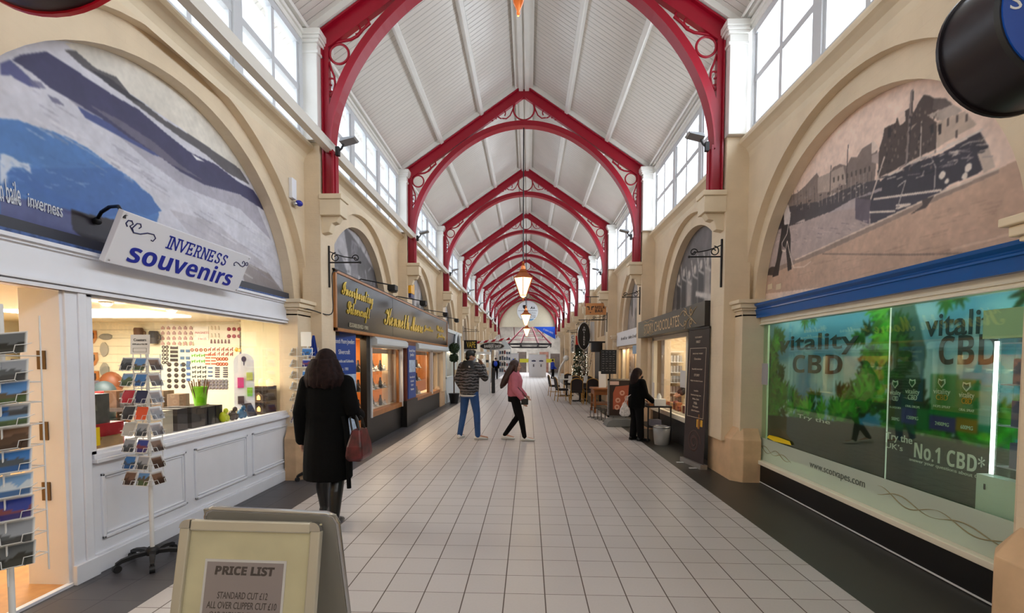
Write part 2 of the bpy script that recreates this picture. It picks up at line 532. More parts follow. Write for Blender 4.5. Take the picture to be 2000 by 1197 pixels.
class Canvas:
    """a printed picture: painted in the plane's own coordinates, then built as a fine coloured mesh"""
    def __init__(s, u0, u1, v0, v1, nu, nv, base):
        s.b = (u0, u1, v0, v1); s.nu, s.nv = nu, nv
        s.U, s.V = np.meshgrid(np.linspace(u0, u1, nu), np.linspace(v0, v1, nv))
        s.c = np.empty((nv, nu, 3)); s.c[:] = base
    def mask(s, pts):
        x, y = s.U, s.V
        ins = np.zeros(x.shape, bool)
        n = len(pts)
        for i in range(n):
            x1, y1 = pts[i][:2]; x2, y2 = pts[(i + 1) % n][:2]
            if y1 == y2: continue
            c = ((y1 > y) != (y2 > y)) & (x < (x2 - x1) * (y - y1) / (y2 - y1) + x1)
            ins ^= c
        return ins
    def poly(s, pts, rgb, a=1.0, tex=0.0, seed=0):
        m = s.mask(pts)
        col = np.array(rgb, float)
        if tex: col = col * (1 + tex * s.noise(6, seed)[m][:, None])
        s.c[m] = s.c[m] * (1 - a) + col * a
    def noise(s, cells, seed=0, octv=4):
        """smooth value noise in -1..1"""
        rng = np.random.RandomState(seed)
        out = np.zeros((s.nv, s.nu)); amp = 1.0; tot = 0
        asp = (s.b[1] - s.b[0]) / (s.b[3] - s.b[2])
        for _ in range(octv):
            gy = max(2, int(cells) + 2); gx = max(2, int(cells * abs(asp)) + 2)
            g = rng.rand(gy, gx) * 2 - 1
            yy = np.linspace(0, gy - 1.001, s.nv); xx = np.linspace(0, gx - 1.001, s.nu)
            y0 = yy.astype(int); x0 = xx.astype(int)
            fy = (yy - y0)[:, None]; fx = (xx - x0)[None, :]
            fy = fy * fy * (3 - 2 * fy); fx = fx * fx * (3 - 2 * fx)
            a = g[y0][:, x0]; b = g[y0][:, x0 + 1]; c = g[y0 + 1][:, x0]; d = g[y0 + 1][:, x0 + 1]
            out += amp * ((a * (1 - fx) + b * fx) * (1 - fy) + (c * (1 - fx) + d * fx) * fy)
            tot += amp; amp *= 0.55; cells *= 2
        return out / tot
    def line(s, pts, wd, rgb, a=1.0):
        for (x1, y1), (x2, y2) in zip([p[:2] for p in pts[:-1]], [p[:2] for p in pts[1:]]):
            dx, dy = x2 - x1, y2 - y1
            L = dx * dx + dy * dy + 1e-12
            t = np.clip(((s.U - x1) * dx + (s.V - y1) * dy) / L, 0, 1)
            d2 = (s.U - x1 - t * dx) ** 2 + (s.V - y1 - t * dy) ** 2
            m = d2 < (wd / 2) ** 2
            s.c[m] = s.c[m] * (1 - a) + np.array(rgb) * a
    def disc(s, x, y, rx, ry, rgb, a=1.0):
        m = ((s.U - x) / rx) ** 2 + ((s.V - y) / ry) ** 2 < 1
        s.c[m] = s.c[m] * (1 - a) + np.array(rgb) * a
    def tint(s, arr, k):
        s.c *= 1 + k * arr[:, :, None]
    def build(s, name, m, parent, fn, world=True):
        """fn(u, v) -> point"""
        nu, nv = s.nu, s.nv
        o0 = np.array(fn(0.0, 0.0)); eu = np.array(fn(1.0, 0.0)) - o0; ev = np.array(fn(0.0, 1.0)) - o0   # the surface is flat
        vs = o0 + s.U.ravel()[:, None] * eu + s.V.ravel()[:, None] * ev
        ii, jj = np.meshgrid(np.arange(nu - 1), np.arange(nv - 1))
        q0 = (jj * nu + ii).ravel()
        fs = np.stack([q0, q0 + 1, q0 + nu + 1, q0 + nu], 1)
        if nu > 100:   # soften the steps of the paint
            p = np.pad(s.c, ((1, 1), (1, 1), (0, 0)), 'edge')
            s.c = (p[1:-1, 1:-1] * 4 + (p[:-2, 1:-1] + p[2:, 1:-1] + p[1:-1, :-2] + p[1:-1, 2:]) * 2 + p[:-2, :-2] + p[2:, 2:] + p[:-2, 2:] + p[2:, :-2]) / 16
        me = bpy.data.meshes.new(name)
        off = Vector((0, 0, 0))
        if world:
            p = parent
            while p is not None: off += Vector(p.location); p = p.parent
        me.from_pydata((vs - np.array(off[:])).tolist(), [], fs.tolist())
        at_ = me.color_attributes.new('Col', 'FLOAT_COLOR', 'POINT')
        c = np.clip(s.c.reshape(-1, 3), 0, 255) / 255.0
        c = np.where(c <= 0.04045, c / 12.92, ((c + 0.055) / 1.055) ** 2.4)
        at_.data.foreach_set('color', np.concatenate([c, np.ones((len(c), 1))], 1).astype(np.float32).ravel())
        me.materials.append(m)
        me.update()
        o = bpy.data.objects.new(name, me)
        COL.objects.link(o)
        if parent is not None: o.parent = parent
        return o
PRINT = paint_mat('printed picture', 0.45)
GLOSSY_PRINT = paint_mat('glossy print', 0.2)

def scroll(c, u, v, r, turns, a0, n=26, inner=0.12):
    """spiral of points in the plane u, v about c, from the outside in"""
    c, u, v = Vector(c), Vector(u), Vector(v)
    return [c + (u * cos(a0 + 2 * pi * turns * i / n) + v * sin(a0 + 2 * pi * turns * i / n)) * r * (1 - (1 - inner) * i / n) for i in range(n + 1)]
# ------------------------------------------------------------------ the hall
CREAM = brick_mat('cream painted brick', (229, 208, 178))
CREAM2 = mat('cream painted plaster', (231, 212, 182), 0.5, var=0.05, scale=3, bump=0.12, bscale=14)
STONE = mat('worn painted stone', (214, 178, 140), 0.7, var=0.12, scale=5, bump=0.6, bscale=9)
WHITEP = mat('white gloss paint', (233, 230, 224), 0.35, var=0.03, scale=4)
RED = mat('crimson iron paint', (158, 8, 38), 0.38)
REDPIPE = mat('red cable', (165, 30, 45), 0.5)
DARKMET = mat('black wrought iron', (22, 21, 24), 0.45, spec=0.4)
GLASS = glass_mat('window glass')
HALF = 2.775
FL, FR = -3.15, 2.98          # wall faces left and right
ARCH = {}
for k in range(NB):
    c = TY(k) + 2.4
    ARCH['L', k] = (4.5, 2.05, 1.9, 2.3) if k == 0 else (c, 1.72, 1.8, 2.3)
    ARCH['R', k] = (4.87, 1.78, 1.74, 2.35) if k == 0 else (c, 1.72, 1.8, 2.3)

def n_poly(y0, y1, top, c, a, b, zc, n=36):
    p = [(y0, 0), (y0, top), (y1, top), (y1, 0), (c + a, 0)]
    p += [(c + a * cos(pi * i / n), zc + b * sin(pi * i / n)) for i in range(n + 1)]
    return p + [(c - a, 0)]

for side, sg, face in (('left', -1, FL), ('right', 1, FR)):
    S = side[0].upper()
    mb = MB()
    for k in range(NB):
        c, a, b, zc = ARCH[S, k]
        y0, y1 = TY(k), TY(k + 1)
        ex = 0.3
        lo, hi = max(y0 + 0.02, c - a - ex), min(y1 - 0.02, c + a + ex)
        if k == 0: y0 = min(y0, c - a - .04)
        mb.prism(n_poly(min(y0, lo - .02), y1, 4.6, (lo + hi) / 2, (hi - lo) / 2, b + .22, zc), 'x', face, face + sg * 0.1)
        mb.prism(n_poly(y0, y1, 4.6, c, a, b, zc), 'x', face + sg * 0.1, face + sg * 0.24)
    mb.box(face, YB, 0, face + sg * 0.24, T0 - .2, 4.5)
    mb.box(face, YE - 0.2, 0, face + sg * 0.24, YE, 4.5)
    struct('wall_' + side, mb, CREAM)
    # coved sill under the clerestory
    mb = MB()
    f = face
    prof = [(f + sg * .001, 4.36), (f - sg * 0.015, 4.42), (f - sg * 0.05, 4.48), (f - sg * 0.10, 4.515), (f - sg * 0.135, 4.535), (f - sg * 0.145, 4.565),
            (f - sg * 0.135, 4.60), (f - sg * 0.10, 4.63), (f - sg * 0.05, 4.65), (f + sg * 0.3, 4.65), (f + sg * 0.3, 4.55), (f + sg * .001, 4.55)]
    mb.prism(prof, 'y', YB, YE)
    struct('trim_sill_' + side, mb, CREAM2)
    # head above the windows, with its mouldings
    wx = f - sg * 0.06
    mb = MB()
    mb.box(wx, YB, 5.96, wx + sg * 0.2, YE, 6.3)
    mb.box(wx - sg * 0.03, YB, 6.03, wx, YE, 6.08)
    mb.box(wx - sg * 0.07, YB, 6.11, wx, YE, 6.17)
    struct('trim_head_' + side, mb, WHITEP)
    # solid wall behind the far shops
    mb = MB()
    mb.box(face + sg * 0.5, TY(4), 0, face + sg * 0.56, YE, 4.3)
    mb.box(face + sg * 0.26, YB, 0, face + sg * 0.3, T0 - 1.0, 4.3)
    struct('wall_' + side + '_back', mb, CREAM2)

# piers: pilaster, impost pier, plinth, white column beside the windows, corbel
pier_no = 0
for side, sg in (('left', -1), ('right', 1)):
    fx = -2.905 if sg < 0 else 2.655
    wall = FL if sg < 0 else FR
    for k in range(NB + 1):
        y = TY(k)
        near_r = (sg > 0 and k == 0)
        mb = MB()
        ya, yb = (y - 0.12, y + 0.36)
        sa, sb = (y - (0.34 if sg > 0 or k != 1 else .5), y + 0.5)
        if near_r: ya, yb, sa, sb = 1.3, 2.62, 1.3, 2.72
        sx = fx + sg * (0.06 if near_r else 0.18)
        if k < NB:
            mb.prism([(ya, 0.5), (yb, 0.5), (yb, 4.64), (ya, 4.64)], 'x', fx + sg * 0.02, wall + sg * 0.05, 0)
            mb.prism([(sa, 0.3), (sb, 0.3), (sb, 2.28), (sa, 2.28)], 'x', sx, wall + sg * 0.2, 0)
            # impost mouldings
            for j, (e, za, zb) in enumerate(((0.0, 2.2, 2.235), (0.025, 2.28, 2.31), (0.055, 2.31, 2.37), (0.085, 2.37, 2.42))):
                mb.box(sx - sg * e, sa - e, za - 0.0, wall + sg * 0.2, sb + e, zb, 1)
            # plinth with a weathered splay
            px = sx - sg * (0.16 if near_r else 0.11)
            e = 0.06 if near_r else 0.1
            c0 = [(px, sa - e + 0.12), (px + sg * 0.12, sa - e), (wall + sg * 0.1, sa - e), (wall + sg * 0.1, sb + e), (px + sg * 0.12, sb + e), (px, sb + e - 0.12)]
            c1 = [(sx, sa + 0.03), (sx + sg * 0.05, sa), (wall + sg * 0.1, sa), (wall + sg * 0.1, sb), (sx + sg * 0.05, sb), (sx, sb - 0.03)]
            zt = 0.66
            mb.loft([[(p[0], p[1], 0.0) for p in c0], [(p[0], p[1], zt - 0.1) for p in c0], [(p[0], p[1], zt + 0.05) for p in c1]], 2, sm=False)
        mb.box(fx + sg * 0.005, y - 0.2, 4.64, fx + sg * 0.25, y + 0.16, 5.82, 3)
        for e, za, zb in ((0.02, 5.80, 5.84), (0.0, 5.84, 5.94), (0.03, 5.94, 5.98), (0.05, 5.98, 6.02), (0.065, 6.02, 6.10)):
            mb.box(fx - sg * e, y - 0.2 - e, za, fx + sg * 0.25, y + 0.16 + e, zb, 3)
        if k > 0 and k < NB:
            tx = fx - sg * 0.0
            ix = fx - sg * 0.27
            mb.box(ix - sg * 0.02, y - 0.15, 3.86, tx + sg * 0.03, y + 0.15, 3.93, 1)
            mb.box(ix, y - 0.13, 3.64, tx + sg * 0.03, y + 0.13, 3.86, 1)
            mb.prism([(ix + sg * 0.03, 3.64), (ix + sg * 0.08, 3.56), (ix + sg * 0.15, 3.54), (ix + sg * 0.19, 3.42), (tx + sg * 0.03, 3.4), (tx + sg * 0.03, 3.64)], 'y', y - 0.07, y + 0.07, 1)
        pier_no += 1
        struct('trim_pier_%d' % pier_no, mb, [CREAM, CREAM2, STONE, WHITEP], bev=0.008)

# clerestory windows: three sashes to a bay
win_no = 0
def window_mb(dy):
    mb = MB()
    z0, z1 = 4.64, 5.97
    def bar(y0, y1, za, zb, d=0.035): mb.box(-d, y0, za, d, y1, zb)
    bar(0, 0.075, z0, z1, .05); bar(dy - 0.075, dy, z0, z1, .05)
    bar(0, dy, z0, z0 + 0.07, .045); bar(0, dy, z1 - 0.1, z1, .045)
    bar(dy / 2 - 0.032, dy / 2 + 0.032, z0, z1)
    bar(0, dy, 5.25, 5.33, .03)
    bar(0.075, 0.12, z0, z1, .025); bar(dy - 0.12, dy - 0.075, z0, z1, .025)
    return mb
proto = None
for side, sg in (('left', -1), ('right', 1)):
    wx = (FL if sg < 0 else FR) + sg * 0.0
    for k in range(-1, NB):
        ya, yb = TY(k) + 0.2, TY(k + 1) - 0.22
        dy = (yb - ya) / 3
        for j in range(3):
            win_no += 1
            if proto is None:
                proto = struct('window_1', window_mb(dy), mat('grey white window paint', (206, 207, 210), .5))
                g = MB().box(-0.004, 0.05, 4.68, 0.004, dy - 0.05, 5.9).build('window_glass', GLASS, proto)
                o = proto
            else:
                o = dup(proto, ch=[g]); o.name = 'window_%d' % win_no
            o.location = (wx, ya + j * dy, 0)

# roof: boarded slopes, purlins, ridge
BOARDS = board_mat('white ceiling boards', (222, 216, 208), 1, 0.11, 0.24, 0.9)
SLOPE = 0.687
def roof_z(lx): return 8.22 - SLOPE * abs(lx)
mb = MB()
for sg in (-1, 1):
    mb.prism([(XC, roof_z(0)), (XC + sg * 3.25, roof_z(3.25)), (XC + sg * 3.25, roof_z(3.25) + 0.12), (XC, roof_z(0) + 0.14)], 'y', YB, YE)
struct('ceiling', mb, BOARDS)
mb = MB()
for sg in (-1, 1):
    for lx in (1.05, 2.0):
        z = roof_z(lx)
        c, s_ = cos(math.atan(SLOPE)), sin(math.atan(SLOPE))
        pts = []
        for du, dv in ((-0.05, 0.02), (0.05, 0.02), (0.05, -0.1), (0.035, -0.12), (-0.035, -0.12), (-0.05, -0.1)):
            pts.append((XC + sg * (lx + du * c + dv * s_ * 1), z - du * s_ + dv * c))
        mb.prism(pts, 'y', YB, YE)
struct('trim_purlins', mb, WHITEP)
mb = MB()
mb.box(XC - 0.2, YB, 8.0, XC + 0.2, YE, 8.15)
mb.box(XC - 0.12, YB, 7.96, XC - 0.02, YE, 8.05); mb.box(XC + 0.02, YB, 7.96, XC + 0.12, YE, 8.05)
for lx in (-0.2, 0.2): mb.box(XC + lx - 0.012, YB, 7.99, XC + lx + 0.012, YE, 8.0)
struct('trim_ridge', mb, WHITEP)
# white trim boards over each truss, flat against the roof
mb = MB()
for k in range(1, NB + 1):
    for sg in (-1, 1):
        mb.prism([(XC, roof_z(0) - 0.0), (XC + sg * 3.0, roof_z(3.0)), (XC + sg * 3.0, roof_z(3.0) - 0.1), (XC, roof_z(0) - 0.12)], 'y', TY(k) - 0.13, TY(k) + 0.13)
struct('trim_rafters', mb, WHITEP)

# floor: pale tiles between two dark strips
mb = MB().box(-2.56, YB, -0.06, 2.24, 64, 0)
struct('floor', mb, tile_mat('pale floor tiles', (197, 192, 192), 0.28, 0.16, -0.168, 0.0042, (96, 84, 80), 0.3))
mb = MB().box(-4.2, YB, -0.06, -2.56, 64, 0)
struct('floor_border_left', mb, tile_mat('dark floor tiles', (78, 77, 82), 0.3, 0.16, -0.05, 0.002, (60, 60, 64), 0.4, 0.05))
mb = MB().box(2.24, YB, -0.06, 4.2, 64, 0)
struct('floor_border_right', mb, mat('dark floor vinyl', (60, 58, 54), 0.4, var=0.06, scale=2))

# hall end behind the camera
struct('wall_back', MB().box(-3.6, YB - 0.1, 0, 3.4, YB, 8.4), CREAM2)

# ------------------------------------------------------------------ red iron trusses
def arch_r(t):
    """inner curve of the rib: a little flatter at the haunches"""
    return 2.655 - 0.075 * sin(2 * t) ** 2
ZC = 4.505
def arch_pt(t, dr=0.0):
    r = arch_r(t) + dr
    return (r * cos(t), ZC + r * sin(t))
def make_truss(y):
    root = thing('roof_truss', 'x', 'truss', (XC, y, 3.93))
    def P(x, z, d=0.0): return (x, d, z - 3.93)
    D = 0.045
    for sg in (-1, 1):
        mb = MB()
        mb.prism([(sg * 2.775, 0), (sg * 2.775, 2.1), (sg * 2.69, 2.1), (sg * 2.675, 0.62), (sg * 2.6, 0.58), (sg * 2.6, 0)], 'y', -D, D)
        mb.box(sg * 2.775, -0.085, 0, sg * 2.755, 0.085, 2.1)
        mb.box(sg * 2.64, -0.1, 0, sg * 2.615, 0.1, 0.62)
        part('post', mb, RED, root, world=False)
        mb = MB()
        sl = 0.687
        mb.prism([(sg * 2.83, 8.08 - sl * 2.83 - 3.93), (0, 8.08 - 3.93), (0, 7.83 - 3.93), (sg * 2.83, 7.83 - sl * 2.83 - 3.93)], 'y', -D, D)
        mb.prism([(sg * 2.83, 8.10 - sl * 2.83 - 3.93), (0, 8.10 - 3.93), (0, 8.07 - 3.93), (sg * 2.83, 8.07 - sl * 2.83 - 3.93)], 'y', -0.1, 0.1)
        part('rafter', mb, RED, root, world=False)
    mb = MB()
    N = 56
    T = [0.0 + pi * i / N for i in range(N + 1)]
    rings = []
    for t in T:
        tt = t if t <= pi / 2 else pi - t
        s = 1 if t <= pi / 2 else -1
        a = arch_pt(tt); b = arch_pt(tt, 0.13)
        rings.append([P(s * a[0], a[1], -D), P(s * b[0], b[1], -D), P(s * b[0], b[1], D), P(s * a[0], a[1], D)])
    mb.loft(rings, sm=False)
    rings = []
    for t in T:
        tt = t if t <= pi / 2 else pi - t
        s = 1 if t <= pi / 2 else -1
        a = arch_pt(tt, -0.012); b = arch_pt(tt, 0.012)
        rings.append([P(s * a[0], a[1], -0.1), P(s * b[0], b[1], -0.1), P(s * b[0], b[1], 0.1), P(s * a[0], a[1], 0.1)])
    mb.loft(rings, sm=False)
    part('arch_rib', mb, RED, root, world=False)
    u, v = (1, 0, 0), (0, 0, 1)
    def ring(x, z, r):
        return [P(x + r * cos(2 * pi * i / 28), z + r * sin(2 * pi * i / 28)) for i in range(28)]
    mb = MB()
    mb.tube(ring(0, 7.565, 0.25), 0.02, 6, closed=True)
    for s in (-1, 1):
        mb.tube([P(s * x, z) for x, z in ((0.22, 7.68), (0.27, 7.55), (0.33, 7.42), (0.42, 7.35), (0.52, 7.36))], 0.016, 6)
        mb.tube(scroll(P(s * 0.53, 7.47), (s, 0, 0), v, 0.115, 0.85, -pi / 2, inner=0.75), 0.015, 6)
        mb.tube(scroll(P(s * 0.75, 7.37), (s, 0, 0), v, 0.09, -0.85, -pi * 0.9, inner=0.7), 0.014, 6)
    part('crown_scrollwork', mb, RED, root, world=False)
    for s in (-1, 1):
        mb = MB()
        mb.tube(ring(s * 2.545, 5.905, 0.135), 0.018, 6, closed=True)
        mb.tube([P(s * x, z) for x, z in ((2.62, 6.06), (2.5, 6.08), (2.38, 6.1), (2.28, 6.15), (2.2, 6.24), (2.1, 6.32))], 0.02, 6)
        mb.tube(scroll(P(s * 2.31, 6.24), (-s, 0, 0), v, 0.075, 0.7, -pi / 2, inner=0.8), 0.016, 6)
        mb.tube(scroll(P(s * 2.17, 6.335), (-s, 0, 0), v, 0.06, -0.75, pi, inner=0.75), 0.016, 6)
        mb.tube([P(s * x, z) for x, z in ((2.69, 5.8), (2.66, 5.7), (2.62, 5.6), (2.61, 5.5), (2.63, 5.4), (2.68, 5.33))], 0.016, 6)
        mb.tube(scroll(P(s * 2.655, 5.53), (s, 0, 0), v, 0.05, 0.8, -pi / 2, inner=0.8), 0.013, 6)
        mb.tube(scroll(P(s * 2.67, 5.36), (s, 0, 0), v, 0.04, -0.8, pi, inner=0.8), 0.013, 6)
        part('corner_scrollwork', mb, RED, root, world=False)
    return root
ORD = ['nearest', 'second', 'third', 'fourth', 'fifth', 'sixth', 'seventh', 'eighth', 'farthest']
tr = make_truss(TY(1))
for k in range(1, NB + 1):
    o = tr if k == 1 else dup(tr, (XC, TY(k) - (0.05 if k == NB else 0), 3.93))
    o['label'] = ('crimson iron arched roof truss with scrollwork, nearest, its top cut by the picture edge' if k == 1 else
                  'crimson iron arched roof truss with scrollwork set against the end gable wall' if k == NB else
                  'crimson iron arched roof truss with scrollwork, %s along the hall from the front' % ORD[k - 1])
    o['group'] = 'red roof trusses'

solo('eave_cable', MB().tube([(-3.04, YB + .1, 6.17), (-3.04, YE - .1, 6.17)], .014, 6), REDPIPE, 'thin red cable running along the left eave under the ceiling', 'cable')
solo('eave_conduit', MB().tube([(2.8, YB + .1, 6.14), (2.8, YE - .1, 6.14)], .02, 6), WHITEP, 'white conduit pipe running along the right eave under the ceiling', 'pipe')

# ------------------------------------------------------------------ end gable and the hall beyond
GABLE = mat('pale yellow gable plaster', (224, 212, 184), 0.6, var=0.03)
mb = MB()
mb.prism([(-3.4, 4.66), (3.2, 4.66), (3.2, 5.9), (XC, 8.2), (-3.4, 5.9)], 'y', YE - 0.05, YE + 0.15)
struct('wall_end', mb, GABLE)
t = thing('round_sign', 'round white sign with two crests and black lettering on the end gable', 'sign', (-0.1, YE - 0.05, 5.15))
mb = MB(); mb.lathe([(0.98, -0.03), (1.0, 0), (0.98, 0.03)], n=48)
for i, v in enumerate(mb.v): mb.v[i] = (v[0] - 0.1, YE - 0.09 + v[2], 6.15 + v[1])
part('sign_disc', mb, mat('white sign face', (240, 243, 246), 0.4), t)
INK = mat('black print', (26, 26, 32), 0.5)
yS = YE - 0.13
mb = MB()
mb.prism([(-0.55, 6.72), (-0.25, 6.72), (-0.25, 6.5), (-0.4, 6.32), (-0.55, 6.5)], 'y', yS, yS + 0.01)
mb.prism([(0.15, 6.35), (0.3, 6.62), (0.42, 6.35), (0.35, 6.35), (0.3, 6.46), (0.22, 6.35)], 'y', yS, yS + 0.01)
mb.prism([(0.42, 6.35), (0.5, 6.6), (0.6, 6.35), (0.54, 6.35), (0.5, 6.44), (0.47, 6.35)], 'y', yS, yS + 0.01)
mb.box(-1.0, yS, 6.17, 0.8, yS + 0.01, 6.2)
part('crest', mb, INK, t)
text('lettering', 'Victorian Market', INK, t, 'F', (0.2, yS, 5.98), w=0.95)
text('lettering', 'Inverness', INK, t, 'F', (0.35, yS, 5.78), w=0.6)
text('lettering', 'Market Hall', INK, t, 'F', (0.2, yS, 5.6), w=0.9)
mb = MB().prism([(-0.7, 5.4), (-0.3, 5.5), (0.2, 5.42), (0.55, 5.45), (0.35, 5.28), (-0.1, 5.18), (-0.5, 5.28)], 'y', yS, yS + 0.008)
part('landscape_band', mb, mat('blue sign band', (120, 165, 200), 0.5), t)
# hall beyond
struct('wall_far', MB().box(-9, 63, 0, 9, 63.2, 6.5), mat('dim far wall', (176, 170, 160), 0.8, var=0.3, scale=1.2))
mb = MB(); mb.box(-9, YE, 0, -8.9, 63, 6.5); mb.box(8.9, YE, 0, 9, 63, 6.5)
mb.box(-9, YE + 0.15, 0, -3.4, YE + 0.2, 9); mb.box(3.2, YE + 0.15, 0, 9, YE + 0.2, 9)
struct('wall_far_sides', mb, mat('far side wall', (190, 178, 160), 0.8, var=0.2, scale=1.0))
struct('floor_far', MB().box(-9, YE, -0.08, 9, 64, -0.01), mat('grey far floor', (150, 152, 160), 0.3))
mb = MB()
mb.prism([(-9, 5.2), (0, 8.6), (9, 5.2), (9, 5.3), (0, 8.7), (-9, 5.3)], 'y', YE + 0.2, 63)
struct('ceiling_far', mb, mat('pale roof sheet', (214, 210, 208), 0.6))
area('far_hall_rooflight', (0, 54, 6.6), (0, 0, 0), 8, 10, 1500, (0.95, 0.97, 1.0))
# octagonal roof frame of the far hall
t = thing('roof_lantern_frame', 'dark red octagonal roof frame in the far hall beyond the gable', 'roof frame', (0.1, 54, 3.1))
cx_, cy_ = 0.1, 54.0
ringp = [(cx_ + 2.6 * cos(pi / 8 + pi * i / 4), cy_ + 2.6 * sin(pi / 8 + pi * i / 4), 3.35) for i in range(8)]
top = [(cx_ + 0.75 * cos(pi / 8 + pi * i / 4), cy_ + 0.75 * sin(pi / 8 + pi * i / 4), 5.2) for i in range(8)]
DRED = mat('dark red steel', (96, 20, 36), 0.5)
mb = MB()
for i in range(8):
    mb.tube([ringp[i], top[i]], 0.05, 6); mb.tube([top[i], top[(i + 1) % 8]], 0.04, 6); mb.tube([top[i], (top[i][0], top[i][1], 8.4)], 0.03, 6)
    for f in (0.25, 0.5, 0.75):
        a = Vector(ringp[i]).lerp(Vector(top[i]), f); b = Vector(ringp[(i + 1) % 8]).lerp(Vector(top[(i + 1) % 8]), f)
        mb.tube([a, b], 0.03, 6)
part('rafters', mb, DRED, t)
mb = MB()
for r in (2.6, 2.1):
    q = [(cx_ + r * cos(pi / 8 + pi * i / 4), cy_ + r * sin(pi / 8 + pi * i / 4), 3.3 if r > 2.3 else 2.95) for i in range(8)]
    for i in range(8): mb.bar(q[i], q[(i + 1) % 8], 0.12, 0.12)
for i in range(8):
    mb.bar((cx_ + 2.6 * cos(pi / 8 + pi * i / 4), cy_ + 2.6 * sin(pi / 8 + pi * i / 4), 3.3), (cx_ + 2.1 * cos(pi / 8 + pi * i / 4), cy_ + 2.1 * sin(pi / 8 + pi * i / 4), 2.95), 0.06, 0.06)
part('ring_beam', mb, DARKMET, t)
mb = MB()
for i in range(0, 8): mb.tube([(ringp[i][0], ringp[i][1], 2.95), ringp[i]], 0.04, 8)
part('hangers', mb, DARKMET, t)
t2 = thing('roof_frame', 'thin dark red steel roof ribs crossing under the pale far roof', 'roof frame', (0, 58, 4.6))
mb = MB()
for x in (-6, -4.5, -3, -1.5, 1.5, 3, 4.5, 6):
    mb.tube([(x, YE + 0.8, 4.6 + (1.7 - abs(x) * 0.28)), (x * 1.2, 62, 4.4)], 0.05, 6)
for y in (48, 51, 54, 57, 60):
    mb.tube([(-7, y, 5.2 - 0.4), (0, y, 7.2), (7, y, 4.8)], 0.05, 6)
part('ribs', mb, DRED, t2)
# ------------------------------------------------------------------ souvenir shop on the left
WOOD_W = mat('white painted timber', (240, 241, 248), 0.4, var=0.02, scale=5)
IVORY = mat('ivory shop wall', (240, 228, 190), 0.6)
SLAT = board_mat('ivory slatwall', (240, 230, 198), 2, 0.12, 0.5, 0.6)
BLACKP = mat('black plastic', (24, 24, 27), 0.5)
CHROME = mat('steel', (190, 190, 192), 0.25, 1.0)
WIRE = mat('white wire', (232, 232, 232), 0.4)
STRIP = mat('dark grey strip', (66, 68, 78), 0.5)
XS = -3.27
YA, YZ = 2.0, 6.64
# rooms of the shop
mb = MB(); mb.box(-7.4, YA - .6, 0.0, XS - 0.03, YZ + 0.2, 0.012)
struct('floor_shop_left', mb, mat('orange wood floor', (196, 140, 84), 0.35, var=0.15, scale=9))
struct('wall_shop_far', MB().box(-7.5, YZ + 0.1, 0, -3.42, YZ + 0.16, 2.5), SLAT)
mb = MB(); mb.box(-7.5, YA - 0.8, 0, -7.4, YZ + 0.1, 2.5); mb.box(-7.4, YA - 0.8, 0, -3.4, YA - 0.7, 2.5)
struct('wall_shop_sides', mb, IVORY)
mb = MB(); mb.box(-7.5, YA - 0.8, 2.15, -3.3, YZ + 0.16, 2.2)
struct('ceiling_shop', mb, IVORY)
mb = MB(); mb.box(-3.36, 6.36, 0.9, -3.9, 6.44, 2.15)
struct('wall_shop_return', mb, IVORY)
LAMPW = mat('lit white diffuser', (255, 252, 240), 0.5, emit=6.0)
BULB = mat('lit warm bulb', (255, 240, 205), 0.5, emit=12.0)
o = solo('ceiling_panel_light', MB().box(-5.75, 4.95, 2.13, -4.15, 5.75, 2.149), LAMPW, 'long white light panel in the souvenir shop ceiling', 'ceiling light')
area('shop_ceiling_light', (-4.95, 5.35, 2.12), (0, 0, 0), 1.6, 0.8, 42, (1.0, 0.95, 0.82))
area('shop_ceiling_light', (-5.2, 3.2, 2.12), (0, 0, 0), 1.8, 0.8, 38, (1.0, 0.93, 0.78))
SPOTG = 'spotlights in the souvenir shop ceiling'
for (x, y, lab) in ((-3.9, 4.3, 'small glowing ceiling spotlight above the postcard stand'), (-3.78, 4.95, 'small glowing ceiling spotlight at the right end of the light panel')):
    r = thing('ceiling_spotlight', lab, 'spotlight', (x, y, 2.15), group=SPOTG)
    part('rim', MB().lathe([(0.055, 0), (0.06, -0.012), (0.045, -0.02)], n=16), WIRE, r, world=False)
    part('bulb', MB().ell((0, 0, -0.02), 0.042, 0.042, 0.022), BULB, r, world=False)
    point('spot_light', (x, y, 2.08), 6, (1.0, 0.85, 0.6), 0.04)
r = thing('smoke_detector', 'round cream smoke detector on the souvenir shop ceiling', 'smoke detector', (-3.96, 3.72, 2.15))
part('base', MB().lathe([(0.075, 0), (0.075, -0.015), (0.06, -0.03)], n=18), WOOD_W, r, world=False)
part('sensor', MB().lathe([(0.045, -0.03), (0.05, -0.045), (0.03, -0.06)], n=18), WOOD_W, r, world=False)

# shopfront
f = thing('souvenir_shopfront', 'white painted timber shopfront with panelled stall riser and display window', 'shopfront', (XS, 4.4, 0))
mb = MB()
mb.box(XS - 0.05, 3.43, 0.0, XS, 6.5, 0.86)
mb.box(XS, 3.43, 0.0, XS + 0.03, 6.5, 0.13); mb.box(XS, 3.43, 0.13, XS + 0.018, 6.5, 0.15)
mb.box(XS - 0.05, 3.43, 0.84, XS + 0.05, 6.5, 0.87); mb.box(XS - 0.05, 3.43, 0.87, XS + 0.03, 6.5, 0.905)
for y0, y1 in ((3.5, 4.4), (4.52, 5.39), (5.5, 6.35)):
    z0, z1 = 0.24, 0.745
    for e, d, wd in ((0, 0.02, 0.022), (0.03, 0.011, 0.014)):
        a0, a1, b0, b1 = y0 + e, y1 - e, z0 + e, z1 - e
        mb.box(XS, a0, b0, XS + d, a1, b0 + wd); mb.box(XS, a0, b1 - wd, XS + d, a1, b1)
        mb.box(XS, a0, b0, XS + d, a0 + wd, b1); mb.box(XS, a1 - wd, b0, XS + d, a1, b1)
